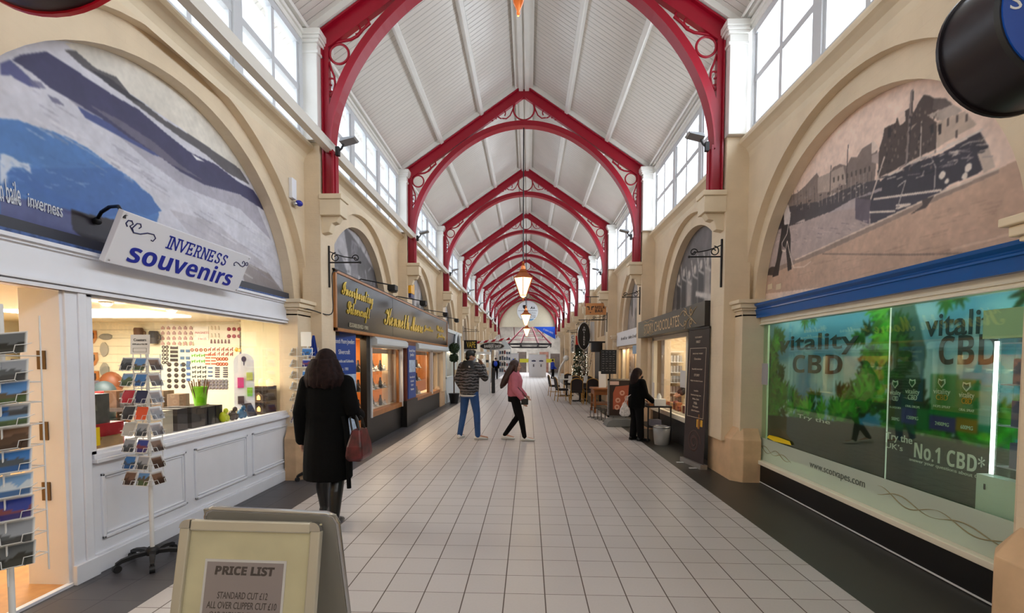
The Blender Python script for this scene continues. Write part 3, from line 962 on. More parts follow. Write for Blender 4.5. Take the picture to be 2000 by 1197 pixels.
part('stall_riser', mb, WOOD_W, f, bev=0.004)
mb = MB()
mb.box(XS - 0.06, 3.25, 0, XS + 0.02, 3.42, 2.12)
mb.box(XS + 0.02, 3.34, 0, XS + 0.035, 3.40, 2.1)
mb.box(XS - 0.3, 3.23, 0, XS + 0.0, 3.27, 2.12)
mb.box(XS + 0.02, 3.24, 0, XS + 0.05, 3.43, 0.14)
part('door_post', mb, WOOD_W, f, bev=0.004)
mb = MB()
mb.box(XS - 0.05, 3.42, 0.9, XS + 0.01, 3.47, 2.1); mb.box(XS - 0.05, 6.38, 0.9, XS + 0.01, 6.5, 2.1)
mb.box(XS - 0.05, 3.42, 2.08, XS + 0.01, 6.5, 2.12); mb.box(XS - 0.05, 3.42, 0.9, XS + 0.01, 6.5, 0.93)
part('window_frame', mb, WOOD_W, f, bev=0.003)
part('window_pane', MB().box(XS - 0.03, 3.45, 0.92, XS - 0.022, 6.4, 2.09), GLASS, f)
mb = MB()
mb.box(XS - 0.1, 2.46, 2.1, XS + 0.03, 6.54, 2.4)
for z0, z1, d in ((2.1, 2.125, .05), (2.135, 2.15, .065), (2.15, 2.165, 0.05), (2.36, 2.38, .05), (2.38, 2.405, .075)):
    mb.box(XS, 2.46, z0, XS + d, 6.54, z1)
part('fascia', mb, WOOD_W, f)
mb = MB(); mb.box(XS - 0.1, 2.46, 2.405, XS - 0.02, 6.54, 2.45)
part('blue_ledge', mb, mat('peeling blue paint', (74, 98, 150), 0.6, var=0.5, scale=20), f, label='peeling blue ledge')
mb = MB(); mb.box(XS - 0.1, 2.46, 2.45, XS - 0.05, 6.54, 2.53)
part('dark_strip', mb, STRIP, f, label='dark grey strip')
mb = MB(); mb.box(XS - 0.02, 2.46, 0, XS + 0.02, 3.25, 0.02)
part('threshold', mb, WOOD_W, f)
for z in (1.55, 1.05, 0.62):
    part('hinge_plate', MB().box(XS - 0.17, 3.222, z, XS - 0.11, 3.232, z + 0.13), mat('bronze', (110, 90, 66), 0.4, 0.8), f, label='bronze hinge plate')
mb = MB().box(XS - 0.11, 3.44, 0.86, -3.95, 6.34, 0.9)
solo('display_shelf', mb, WOOD_W, 'white display shelf behind the souvenir shop window', 'shelf')

# mural over it
PX = lambda pts, sc, ox, oy, X: [(lambda p: (p.y, p.z))(at(ox + x / sc, oy + y / sc, X=X)) for x, y in pts]
XM = -3.393
c = Canvas(1.8, 7.0, 2.4, 4.32, 760, 280, (214, 212, 222))
q = lambda pts: PX(pts, 2.992, 0, 0, XM)
q5 = lambda pts: PX(pts, 3.325, 0, 240, XM)
n1 = c.noise(5, 3); n2 = c.noise(16, 5)
c.poly(q([(375, 250), (1000, 250), (1700, 1300), (1400, 985), (1130, 800), (780, 560), (560, 400)]), (224, 217, 206))
c.poly(q([(0, 560), (300, 520), (700, 830), (1100, 1000), (1550, 1250), (1800, 1800), (1100, 1200), (600, 900), (200, 720), (0, 690)]), (212, 211, 222))
c.poly(q([(380, 560), (560, 600), (900, 820), (1250, 1010), (1400, 1130), (1100, 1010), (760, 810), (520, 680)]), (150, 146, 166), 0.8)
c.poly(q5([(700, 10), (900, 130), (1100, 260), (1500, 420), (1640, 470), (1760, 760), (1560, 560), (1200, 420), (960, 250), (800, 110)]), (160, 155, 170), 0.7)
c.poly(q5([(1100, 560), (1400, 650), (1700, 900), (1850, 1150), (1650, 1080), (1300, 800)]), (176, 170, 178), 0.5)
c.poly(q5([(1550, 880), (1750, 980), (1900, 1180), (1600, 1080)]), (120, 108, 104), 0.6)
c.poly(q([(450, 620), (640, 720), (830, 830), (960, 920), (1080, 965), (900, 905), (700, 800), (500, 690)]), (70, 82, 140))
c.poly(q([(120, 320), (270, 300), (380, 370), (470, 430), (650, 550), (810, 640), (960, 770), (1110, 890), (1260, 960), (1390, 1060), (1480, 1110), (1560, 1240),
          (1400, 1135), (1200, 1080), (1050, 1000), (900, 890), (750, 800), (640, 720), (460, 610), (300, 520), (180, 420), (70, 350)]), (62, 60, 96))
c.poly(q([(520, 610), (700, 700), (900, 830), (1050, 960), (1180, 1050), (1000, 960), (800, 820)]), (120, 112, 130), 0.75)
c.poly(q([(1120, 900), (1150, 915), (1195, 945), (1150, 935)]), (230, 228, 230))
c.poly(q([(375, 290), (440, 295), (560, 400), (680, 450), (760, 550), (860, 620), (960, 700), (1130, 800), (1290, 910), (1400, 985), (1460, 1080),
          (1330, 1010), (1200, 900), (1050, 800), (900, 690), (760, 585), (620, 475), (480, 385)]), (92, 88, 92))
c.poly(q([(520, 400), (640, 455), (760, 550), (860, 615), (760, 580), (640, 500)]), (60, 58, 66))
c.poly(q([(0, 370), (60, 350), (160, 440), (240, 520), (160, 500), (60, 440), (0, 440)]), (88, 90, 140))
c.poly(q([(280, 555), (340, 580), (380, 620), (310, 600)]), (100, 98, 130), 0.8)
c.poly(q([(160, 460), (240, 480), (270, 520), (200, 510)]), (110, 108, 140), 0.8)
# whale
c.poly(q([(-300, 640), (0, 692), (100, 700), (200, 735), (330, 775), (430, 820), (520, 870), (640, 960), (720, 1010), (780, 1050), (830, 1100), (890, 1150), (930, 1250), (900, 1360), (700, 1400), (-300, 1400)]), (76, 124, 190))
c.poly(q5([(740, 290), (880, 390), (980, 470), (1010, 520), (1050, 570), (960, 605), (880, 580), (500, 640), (0, 520), (0, 300)]), (66, 110, 178))
c.poly(q5([(0, 470), (180, 500), (430, 560), (720, 660), (700, 860), (450, 720), (0, 640)]), (92, 98, 146))
c.poly(q5([(0, 300), (200, 420), (430, 540), (600, 590), (800, 560), (400, 480), (180, 330)]), (62, 104, 176), 0.6)
c.poly(q5([(460, 560), (560, 590), (700, 620), (790, 640), (760, 860), (600, 800), (470, 690)]), (44, 38, 46))
c.poly(q5([(0, 195), (70, 215), (130, 255), (190, 265), (205, 330), (150, 290), (80, 285), (40, 330), (50, 380), (0, 400)]), (206, 216, 234))
c.poly(q5([(0, 400), (60, 340), (40, 480), (0, 480)]), (120, 150, 200), 0.6)
rng = random.Random(12)
for i in range(230):     # wind streaks over the snow and sea
    x = rng.uniform(150, 1750); y = 560 + (x - 150) * .62 + rng.uniform(-60, 520)
    if 690 + (x * .5 if x < 960 else 9999) < y < 9999 and x < 960: continue
    L = rng.uniform(30, 160); g_ = rng.choice([(236, 234, 240), (170, 166, 182), (146, 142, 160), (228, 226, 232)])
    c.line(q([(x, y), (x + L, y + L * .62)]), rng.uniform(.006, .02), g_, rng.uniform(.25, .55))
for i in range(90):
    x = rng.uniform(0, 880); y = rng.uniform(720, 1150)
    if y > 760 + x * .42: c.line(q([(x, y), (x + rng.uniform(10, 50), y + rng.uniform(2, 26))]), .008, rng.choice([(104, 150, 210), (150, 184, 226), (60, 100, 168)]), .5)
c.tint(n1, 0.06); c.tint(n2, 0.07); c.tint(c.noise(60, 9), 0.05)
mr = thing('mural_panel', 'blue and white whale and snow mural panel in the big arch over the souvenir shop', 'mural', (XM, 4.5, 2.4))
part('backing', MB().box(XM - 0.03, 1.8, 2.4, XM - 0.004, 7.0, 4.32), STRIP, mr)
c.build('print', PRINT, mr, lambda u, v: (XM, u, v))
PALE = mat('pale lettering', (222, 226, 236), 0.5)
def wall_text(body, parent, m, px0, py0, px1, py1, X, face, h, dz=0.0, **k):
    a, b = at(px0, py0, X=X), at(px1, py1, X=X)
    c_ = (a + b) / 2
    u = Vector((0, b.y - a.y, b.z - a.z)); L = u.length; u.normalize()
    n = Vector((1, 0, 0)) if face == 'L' else Vector((-1, 0, 0))
    v = n.cross(u)
    mb_ = place_mb(thick(text_mb(body, L, h, **k), 0.003), (u, v, n), c_ + Vector((0, 0, dz)))
    return part('lettering', mb_, m, parent)
wall_text('inverness', mr, PALE, 54, 390, 122, 413, XM + .004, 'L', 0.09)
wall_text('museum & art gallery', mr, PALE, 54, 398, 122, 421, XM + .004, 'L', 0.025)
wall_text('am baile', mr, PALE, -14, 366, 39, 380, XM + .004, 'L', 0.15)
wall_text('am baile', mr, PALE, -14, 382, 39, 391, XM + .004, 'L', 0.02)

# hanging sign
BLUE = mat('royal blue letters', (22, 42, 160), 0.4)
NAVY = mat('navy line paint', (30, 34, 90), 0.4)
bl, tl = Vector((-3.12, 0, 2.335)), Vector((-2.955, 0, 2.705))
sv = (tl - bl).normalized(); su = Vector((0, 1, 0)); sn = su.cross(sv)
sh = (tl - bl).length
s = thing('shop_sign', 'white tilted board sign lettered INVERNESS souvenirs', 'sign', (-3.12, 4.2, 2.33))
FAX = (su, sv, sn)
mb = MB(); mb.box(-0.8, -sh / 2, -0.045, 0.8, sh / 2, 0)
part('board', place_mb(mb, FAX, (bl + tl) / 2 + Vector((0, 4.23, 0))), mat('white sign board', (236, 236, 243), 0.35), s, bev=0.004)
SC0 = (bl + tl) / 2 + Vector((0, 4.23, 0)) + sn * 0.001
def on_sign(x, y): return SC0 + su * x + sv * y
text('lettering', '𝘀𝗼𝘂𝘃𝗲𝗻𝗶𝗿𝘀', BLUE, s, FAX, on_sign(0.0, -0.075), w=1.26, h=0.165, t=.004)
# INVERNESS in slab strokes
mb = MB()
GL = {'I': [[(.5, 0), (.5, 1)], [(.25, 0), (.75, 0)], [(.25, 1), (.75, 1)]],
      'N': [[(.1, 0), (.1, 1)], [(.1, 1), (.9, 0)], [(.9, 0), (.9, 1)], [(-.05, 0), (.28, 0)], [(-.1, 1), (.1, 1)], [(.72, 1), (1.05, 1)]],
      'V': [[(.02, 1), (.5, 0)], [(.5, 0), (.98, 1)], [(-.12, 1), (.2, 1)], [(.8, 1), (1.12, 1)]],
      'E': [[(.15, 0), (.15, 1)], [(0, 0), (.85, 0)], [(0, 1), (.85, 1)], [(.15, .5), (.65, .5)], [(.85, 0), (.85, .2)], [(.85, .82), (.85, 1)], [(.65, .38), (.65, .62)]],
      'R': [[(.15, 0), (.15, 1)], [(0, 0), (.32, 0)], [(0, 1), (.6, 1), (.8, .88), (.8, .66), (.6, .52), (.15, .52)], [(.5, .52), (.85, 0)], [(.75, 0), (1, 0)]],
      'S': [[(.82, .78), (.82, .95)], [(.82, .8), (.65, .97), (.35, .98), (.17, .82), (.22, .63), (.5, .52), (.8, .38), (.83, .16), (.62, .02), (.33, .03), (.14, .22)], [(.14, .04), (.14, .24)]]}
x = -0.34
for ch in 'INVERNESS':
    wch = 0.075
    for st in GL[ch]:
        for (a, b), (a2, b2) in zip(st[:-1], st[1:]):
            p, q_ = on_sign(x + a * wch, 0.035 + b * 0.1), on_sign(x + a2 * wch, 0.035 + b2 * 0.1)
            p, q_ = p - (q_ - p).normalized() * .003, q_ + (q_ - p).normalized() * .003
            t_ = (q_ - p).normalized(); w_ = sn.cross(t_) * 0.0055; h_ = sn * 0.004
            mb.add([p - w_, p + w_, q_ + w_, q_ - w_, p - w_ + h_, p + w_ + h_, q_ + w_ + h_, q_ - w_ + h_],
                   [(0, 3, 2, 1), (4, 5, 6, 7), (0, 1, 5, 4), (1, 2, 6, 5), (2, 3, 7, 6), (3, 0, 4, 7)])
    x += 0.062 if ch == 'I' else 0.094
part('lettering', mb, BLUE, s)
for sx, cx0 in ((1, -0.6), (-1, 0.68)):
    k = 1.0 if sx > 0 else 0.72
    mb = MB()
    mb.tube([on_sign(cx0 + sx * k * a, 0.1 + k * b) for a, b in ((-.13, .0), (-.15, .02), (-.14, .045), (-.11, .05), (-.09, .03), (-.11, .01), (-.06, -.03), (.0, -.025), (.06, .0), (.12, .005), (.15, -.02), (.135, -.05), (.115, -.045))], 0.005, 6)
    mb.tube([on_sign(cx0 + sx * k * a, 0.1 + k * b) for a, b in ((-.06, -.03), (-.085, .0), (-.06, .045), (-.03, .05), (-.015, .03), (-.03, .012))], 0.005, 6)
    part('flourish', mb, NAVY, s)
mb = MB()
a0 = on_sign(-0.78, 0.15)
mb.tube([Vector((-3.38, 3.66, 2.7)), Vector((-3.3, 3.62, 2.755)), Vector((-3.18, 3.56, 2.775)), Vector((-3.06, 3.5, 2.76)), a0 + Vector((0, 0, .02)), a0], 0.013, 8)
mb.ell((-3.37, 3.66, 2.7), 0.03, 0.03, 0.03)
part('bracket_arm', mb, DARKMET, s)
mb = MB()
for x_, y_ in ((-.77, .18), (.77, .18), (-.77, -.18), (.77, -.18)): mb.ell(on_sign(x_, y_), .008, .008, .008, 8, 5)
part('screws', mb, CHROME, s)

# ------------------------------------------------------------------ pictures for cards
def pic(seed, style, nu=14, nv=10, W=0.15, H=0.105, border=0.0):
    rng = random.Random(seed)
    c = Canvas(-W / 2, W / 2, -H / 2, H / 2, nu, nv, (235, 235, 235))
    ww, hh = W / 2 - border, H / 2 - border
    def hills(x0, x1, y0, y1, sky, land, low):
        c.poly([(x0, y0), (x1, y0), (x1, y1), (x0, y1)], sky)
        m = y0 + (y1 - y0) * rng.uniform(.35, .6)
        n = 6
        pts = [(x0 + (x1 - x0) * i / n, m + (y1 - y0) * rng.uniform(-.12, .2)) for i in range(n + 1)]
        c.poly([(x0, y0)] + pts + [(x1, y0)], land)
        c.poly([(x0, y0), (x1, y0), (x1, y0 + (y1 - y0) * .3), (x0, y0 + (y1 - y0) * rng.uniform(.2, .4))], low)
    P = {'blue': ((60, 120, 190), (70, 80, 90), (40, 90, 150)), 'dusk': ((40, 60, 150), (120, 60, 70), (50, 40, 110)), 'castle': ((90, 140, 200), (90, 80, 60), (70, 90, 50)),
         'grey': ((150, 155, 165), (80, 85, 90), (60, 62, 66)), 'dark': ((90, 95, 100), (34, 36, 36), (52, 54, 52)), 'green': ((110, 150, 190), (80, 100, 60), (60, 80, 50)),
         'brown': ((120, 90, 70), (80, 56, 40), (60, 40, 30)), 'snow': ((120, 160, 205), (200, 210, 220), (60, 100, 150))}
    if style == 'four':
        for i in (0, 1):
            for j in (0, 1):
                p = P[rng.choice(['blue', 'grey', 'castle', 'green'])]
                hills(-ww + i * ww + .002, -ww + (i + 1) * ww - .002, -hh + j * hh + .002, -hh + (j + 1) * hh - .002, *p)
    elif style in P: hills(-ww, ww, -hh, hh, *P[style])
    else: c.c[:] = style
    return c
def make_card(name, canvas, label, cat, group, axes, centre, W, H):
    """a printed card: a thin slab with the picture on its face"""
    u, v, n = axes
    r = thing(name, label, cat, tuple(Vector(centre) - v * H / 2), group=group)
    mb = MB(); mb.box(-W / 2, -H / 2, -0.0016, W / 2, H / 2, 0)
    part('card', place_mb(mb, axes, centre), mat('white card', (236, 236, 234), 0.5), r)
    cc = Vector(centre) + n * 0.0006
    canvas.build('picture', GLOSSY_PRINT, r, lambda a, b: cc + u * a + v * b)
    return r
def tilt_axes(yaw, lean, roll=0.0):
    """axes of a card whose face looks along yaw (0 = towards -Y), leaning back by lean"""
    n0 = Vector((sin(yaw), -cos(yaw), 0))
    u = Vector((cos(yaw), sin(yaw), 0))
    v = (Vector((0, 0, 1)) * cos(lean) - n0 * sin(lean)).normalized()
    n = u.cross(v)
    u2 = u * cos(roll) + v * sin(roll); v2 = v * cos(roll) - u * sin(roll)
    return (u2, v2, n)
def pocket(mb, axes, c, W, H):
    """bent wire that holds one card"""
    u, v, n = axes
    b = Vector(c) - v * H / 2
    g = n * 0.012
    mb.tube([b - u * W * .55 + v * H * .55 - n * .03, b - u * W * .53 + v * H * .3 + g, b - u * W * .28 + v * H * .3 + g, b - u * W * .25 - v * .004 + g, b - u * W * .25 - v * .004 - g], 0.0022, 5)
    mb.tube([b + u * W * .55 + v * H * .55 - n * .03, b + u * W * .53 + v * H * .3 + g, b + u * W * .28 + v * H * .3 + g, b + u * W * .25 - v * .004 + g, b + u * W * .25 - v * .004 - g], 0.0022, 5)
    mb.tube([b - u * W * .25 - v * .004 + g, b + u * W * .25 - v * .004 + g], 0.0022, 5)
def star_base(r, c, L=0.25, z=0.09, n=5, ph=0.3):
    for i in range(n):
        a = ph + 2 * pi * i / n
        mb = MB()
        e = Vector((cos(a), sin(a), 0))
        p0 = Vector(c) + Vector((0, 0, z))
        mb.loft([[p0 + e * t * L + Vector((-e.y, e.x, 0)) * sx * wd + Vector((0, 0, dz + hz)) for sx, hz in ((-1, -.014), (1, -.014), (1, .014), (-1, .014))] for t, wd, dz in ((0, .022, 0), (.5, .019, .002), (.85, .015, -.012), (1, .012, -.03))], sm=False)
        l = part('leg', mb, BLACKP, r)
        w_ = MB(); q_ = p0 + e * L * 0.97
        w_.tube([Vector((q_.x, q_.y, 0.028)) - Vector((-e.y, e.x, 0)) * .018, Vector((q_.x, q_.y, 0.028)) + Vector((-e.y, e.x, 0)) * .018], 0.028, 12)
        w_.box(q_.x - .008, q_.y - .008, .03, q_.x + .008, q_.y + .008, .066)
        off = Vector(r.location)
        o = w_.build('caster', BLACKP, l, off=off)
    mb = MB(); mb.lathe([(0.045, z - .02), (0.05, z + .02), (0.03, z + .04)], c, 14)
    part('hub', mb, BLACKP, r)

# coaster stand in front of the window
CS = Vector((-2.99, 3.64, 0))
r = thing('coaster_stand', 'white wire spinner of coasters on a black wheeled base', 'display stand', tuple(CS))
star_base(r, CS, 0.235, ph=0.35)
part('pole', MB().tube([CS + Vector((0, 0, .1)), CS + Vector((0, 0, .62))], 0.016, 12).tube([CS + Vector((0, 0, .62)), CS + Vector((0, 0, 1.74))], 0.01, 8), WIRE, r)
CO_ROWS = [1.585, 1.465, 1.335, 1.21, 1.085, 0.96, 0.83, 0.705]
CO = [('dark', 'castle'), ('green', 'blue'), ((176, 20, 40), (26, 30, 70)), ((46, 42, 42), (226, 84, 24)), ((178, 176, 170), 'grey'), ('grey', 'dusk'), ('blue', 'grey'), ('brown', 'castle')]
CL = ['first', 'second', 'third', 'fourth', 'fifth', 'sixth', 'seventh', 'lowest']
CN = [('dark photo coaster', 'castle photo coaster'), ('green hillside coaster', 'blue sky coaster'), ('red coaster', 'navy coaster'), ('charcoal coaster', 'orange coaster'),
      ('silver grey coaster', 'grey loch coaster'), ('misty grey coaster', 'purple dusk coaster'), ('blue castle coaster', 'grey glen coaster'), ('brown moor coaster', 'blue topped castle coaster')]
yaw0 = -0.12
mbw = MB()
for i, z in enumerate(CO_ROWS):
    for j in (0, 1):
        ax = tilt_axes(yaw0, 0.35)
        cc = CS + Vector((cos(yaw0), sin(yaw0), 0)) * (j - .5) * 0.118 + Vector((sin(yaw0), -cos(yaw0), 0)) * 0.115 + Vector((0, 0, z))
        pocket(mbw, ax, cc, 0.105, 0.1)
        k = CO[i][j]
        make_card('coaster', pic(i * 2 + j, k, 10, 10, .1, .1), '%s in the %s row of the coaster stand' % (CN[i][j], CL[i]), 'coaster', 'coasters facing the hall', ax, cc, .104, .104)
        # sides and back of the spinner
    for yw, lab in ((yaw0 + pi / 2, 'right'), (yaw0 - pi / 2, 'left')):
        ax = tilt_axes(yw, 0.4)
        n0 = Vector((sin(yw), -cos(yw), 0))
        cc = CS + n0 * 0.125 + Vector((0, -0.055, z))
        pocket(mbw, ax, cc, 0.105, 0.1)
        make_card('coaster', pic(50 + i, 'brown', 6, 6, .1, .1), 'brown coaster seen edge-on at the %s side of the coaster stand, %s row' % (lab, CL[i]), 'coaster', 'coasters at the stand sides', ax, cc, .104, .104)
for sx, sy in ((-.06, -.06), (.06, -.06), (.06, .06), (-.06, .06), (0, -.06)):
    mbw.tube([CS + Vector((sx, sy, .64)), CS + Vector((sx, sy, 1.66))], 0.004, 6)
for z in CO_ROWS:
    q_ = [CS + Vector((sx, sy, z - .07)) for sx, sy in ((-.06, -.06), (.06, -.06), (.06, .06), (-.06, .06))]
    for a_, b_ in zip(q_, q_[1:] + q_[:1]): mbw.tube([a_, b_], 0.003, 5)
part('wire_pockets', mbw, WIRE, r)
mb = MB(); mb.box(-.085, -.075, 0, .085, .075, .003)
ax = tilt_axes(yaw0, 0.05)
pc = CS + Vector((0, -.06, 1.735))
crd = part('price_card', place_mb(mb, ax, pc), mat('white card', (236, 236, 234), 0.5), r)
text('lettering', 'Coasters', INK, r, ax, pc + ax[1] * .035 + ax[2] * .003, w=.11)
text('lettering', '£2.99 each or 4 for £10', INK, r, ax, pc + ax[1] * .002 + ax[2] * .003, w=.13)
mb = MB(); mb.box(-.06, -.06, .003, .06, -.058, .004); mb.box(-.06, -.03, .003, .06, -.028, .004); mb.box(-.06, -.06, .003, -.058, -.028, .004); mb.box(.058, -.06, .003, .06, -.028, .004)
part('printed_box', place_mb(mb, ax, pc), INK, r)

# tall postcard spinner at the picture's left edge
PS = Vector((-2.66, 2.32, 0))
r = thing('postcard_stand', 'tall wire spinner of postcards cut by the left picture edge', 'display stand', tuple(PS))
star_base(r, PS, 0.26, ph=0.1)
part('pole', MB().tube([PS + Vector((0, 0, .1)), PS + Vector((0, 0, 1.9))], 0.014, 10), WIRE, r)
mbw = MB()
PCS = [(1.70, 'dark', 'dark Highland cow postcard'), (1.565, 'grey', 'grey loch postcard'), (1.46, 'castle', 'castle ruin postcard'), (1.345, 'four', 'four-view blue postcard'), (1.235, 'brown', 'sepia collage postcard'),
       (1.12, 'blue', 'blue castle postcard'), (1.0, 'snow', 'snowy blue harbour postcard'), (0.885, 'dusk', 'blue night postcard with a red castle'), (0.77, 'grey', 'grey sea postcard'), (0.655, 'dark', 'dark teal loch postcard')]
yw = 0.35
for i, (z, st, lab) in enumerate(PCS):
    ax = tilt_axes(yw, 0.42, 0.14)
    n0 = Vector((sin(yw), -cos(yw), 0)); u0 = Vector((cos(yw), sin(yw), 0))
    cc = PS + n0 * 0.13 + u0 * 0.088 + Vector((0, 0, z))
    pocket(mbw, ax, cc, .155, .105)
    make_card('postcard', pic(100 + i, st, 16, 12, .163, .114, .006 if i in (3, 5, 6, 7) else 0), '%s in the tall spinner' % lab, 'postcard', 'postcards in the tall spinner', ax, cc, .165, .116)
    cc = PS + n0 * 0.13 - u0 * 0.08 + Vector((0, 0, z + .01))
    pocket(mbw, ax, cc, .155, .105)
for sx, sy in ((-.1, -.1), (.1, -.1), (.1, .1), (-.1, .1)):
    mbw.tube([PS + Vector((sx, sy, .5)), PS + Vector((sx, sy, 1.85))], 0.004, 6)
for z, _, _ in PCS:
    q_ = [PS + Vector((sx, sy, z - .06)) for sx, sy in ((-.1, -.1), (.1, -.1), (.1, .1), (-.1, .1))]
    for a_, b_ in zip(q_, q_[1:] + q_[:1]): mbw.tube([a_, b_], 0.003, 5)
part('wire_pockets', mbw, WIRE, r)

# small card rack by the pier, behind the walking woman
RS = Vector((-2.98, 6.35, 0))
r = thing('card_rack', 'white wire card rack beside the pier, partly behind the woman in black', 'display stand', tuple(RS))
star_base(r, RS, 0.22, ph=0.6)
part('pole', MB().tube([RS + Vector((0, 0, .1)), RS + Vector((0, 0, 1.8))], 0.012, 8), WIRE, r)
mbw = MB()
rng = random.Random(8)
SIDE = {0: 'facing the hall', 1: 'on the left side'}
nm = ['coral', 'yellow', 'red', 'blue']
for i in range(7):
    z = 1.72 - i * .15
    for j, (yw, dx) in enumerate(((0.25, .03), (-1.0, -.05))):
        ax = tilt_axes(yw, .3)
        n0 = Vector((sin(yw), -cos(yw), 0))
        cc = RS + n0 * .16 + Vector((dx, 0, z))
        pocket(mbw, ax, cc, .15, .1)
        st = rng.choice(['castle', 'blue', 'green', 'dusk', 'grey'])
        make_card('greeting_card', pic(200 + i * 2 + j, st, 8, 6, .13, .1), 'small picture card %s of the rack by the pier, %s shelf' % (SIDE[j], CL[i]), 'card', 'cards in the rack by the pier', ax, cc, .13, .1)
for sx, sy in ((-.1, -.1), (.1, -.1), (.1, .1), (-.1, .1)):
    mbw.tube([RS + Vector((sx, sy, .7)), RS + Vector((sx, sy, 1.78))], 0.004, 6)
for i in range(7):
    q_ = [RS + Vector((sx, sy, 1.66 - i * .15)) for sx, sy in ((-.13, -.13), (.13, -.13), (.13, .13), (-.13, .13))]
    for a_, b_ in zip(q_, q_[1:] + q_[:1]): mbw.tube([a_, b_], 0.004, 5)
part('wire_pockets', mbw, WIRE, r)
solo('leaflet', MB().box(-3.0, 6.2, 1.79, -2.86, 6.203, 1.98), mat('white card', (236, 236, 234), 0.5), 'white leaflet standing on top of the card rack by the pier', 'leaflet')
def cloth(name, x0, x1, y, z0, z1, m, label, cat, waves=3, amp=.02, taper=1.0):
    mb = MB(); n = 18
    fr, bk = [], []
    for j in range(9):
        t = j / 8
        wd = (x1 - x0) / 2 * (taper + (1 - taper) * t)
        for i in range(n + 1):
            s_ = i / n * 2 - 1
            fr.append(((x0 + x1) / 2 + s_ * wd, y + amp * sin(s_ * waves * pi + t) * (0.3 + t), z1 + (z0 - z1) * t - .02 * abs(s_) * t))
    N = n + 1
    vs = fr + [(v[0], v[1] + .006, v[2]) for v in fr]
    fs = [(j * N + i, j * N + i + 1, (j + 1) * N + i + 1, (j + 1) * N + i) for j in range(8) for i in range(n)]
    o = len(fr)
    fs += [tuple(o + q_ for q_ in f_[::-1]) for f_ in fs]
    mb.add(vs, fs, 0, True)
    return solo(name, mb, m, label, cat)
TARTAN = mat('red tartan cloth', (178, 34, 40), 0.8, var=0.35, scale=22)
cloth('tartan_scarf', -3.22, -3.06, 6.52, 1.2, 2.02, TARTAN, 'red tartan scarf hanging beside the shop window', 'scarf', taper=.3)
cloth('flag', -3.06, -2.92, 6.55, 1.66, 1.95, mat('blue and white flag cloth', (40, 70, 170), 0.7), 'small blue flag hanging above the card rack', 'flag', taper=.2)
cloth('tea_towel', -3.16, -3.02, 6.5, .95, 1.2, mat('yellow cloth', (220, 176, 40), 0.7), 'yellow printed cloth hanging under the tartan scarf', 'cloth')
# ------------------------------------------------------------------ goods in the souvenir shop
YW = 6.73
def g3(u, v, Y=YW): return at(160 + u / 3.99, 560 + v / 3.99, Y=Y)
a_, b_ = g3(612, 290), g3(1245, 1010)
solo('magnet_board', MB().box(a_.x, YW - .012, b_.z, b_.x, YW, a_.z), mat('cream pin board', (238, 230, 206), 0.5), 'cream wall board covered with rows of souvenir magnets', 'display board')
t = thing('magnet_notice', 'pale notice headed MAGNETS in the middle of the magnet board', 'notice', tuple(g3(935, 415)))
p0, p1 = g3(878, 310), g3(995, 415)
part('card', MB().box(p0.x, YW - .02, p1.z, p1.x, YW - .013, p0.z), mat('cream card', (244, 240, 226), .5), t)
text('lettering', 'MAGNETS', mat('pink letters', (214, 120, 120), .5), t, 'F', g3(936, 358, YW - .021), w=.2)
text('lettering', '2 for £5', mat('pink letters', (214, 120, 120), .5), t, 'F', g3(936, 405, YW - .021), w=.12)
MG = {}
def magnet_shape(kind):
    mb = MB()
    if kind == 'disc': mb.lathe([(.03, -.006), (.03, .004), (.02, .006)], n=12)
    elif kind == 'ring': mb.tube([(.018 * cos(2 * pi * i / 12), .018 * sin(2 * pi * i / 12), 0) for i in range(12)], .007, 6, closed=True)
    elif kind == 'plate': mb.box(-.055, -.02, -.004, .055, .02, .004)
    elif kind == 'bar': mb.box(-.032, -.009, -.004, .032, .009, .004)
    elif kind == 'photo': mb.box(-.028, -.021, -.004, .028, .021, .004); mb.box(-.024, -.017, .004, .024, .0, .005); mb.box(-.024, .002, .004, .024, .017, .005)
    elif kind == 'house': mb.prism([(-.022, -.024), (.022, -.024), (.022, .01), (.012, .01), (0, .028), (-.012, .01), (-.022, .01)], 'z', -.004, .006)
    elif kind == 'figure': mb.ell((0, .02, 0), .009, .01, .006, 8, 6); mb.prism([(-.013, -.03), (.013, -.03), (.009, .012), (-.009, .012)], 'z', -.004, .004)
    elif kind == 'oval': mb.lathe([(.026, -.005), (.027, .002), (.018, .006)], n=12)
    elif kind == 'animal': mb.prism([(-.026, -.02), (-.02, -.02), (-.016, -.004), (.01, -.004), (.014, -.02), (.02, -.02), (.02, .004), (.026, .02), (.014, .022), (.008, .008), (-.022, .008), (-.028, .014)], 'z', -.004, .004)
    elif kind == 'stag': mb.prism([(-.02, -.024), (-.014, -.024), (-.01, -.002), (.006, -.002), (.01, -.024), (.016, -.024), (.014, .008), (.026, .028), (.016, .02), (.014, .03), (.006, .012), (-.018, .01)], 'z', -.004, .004)
    return mb
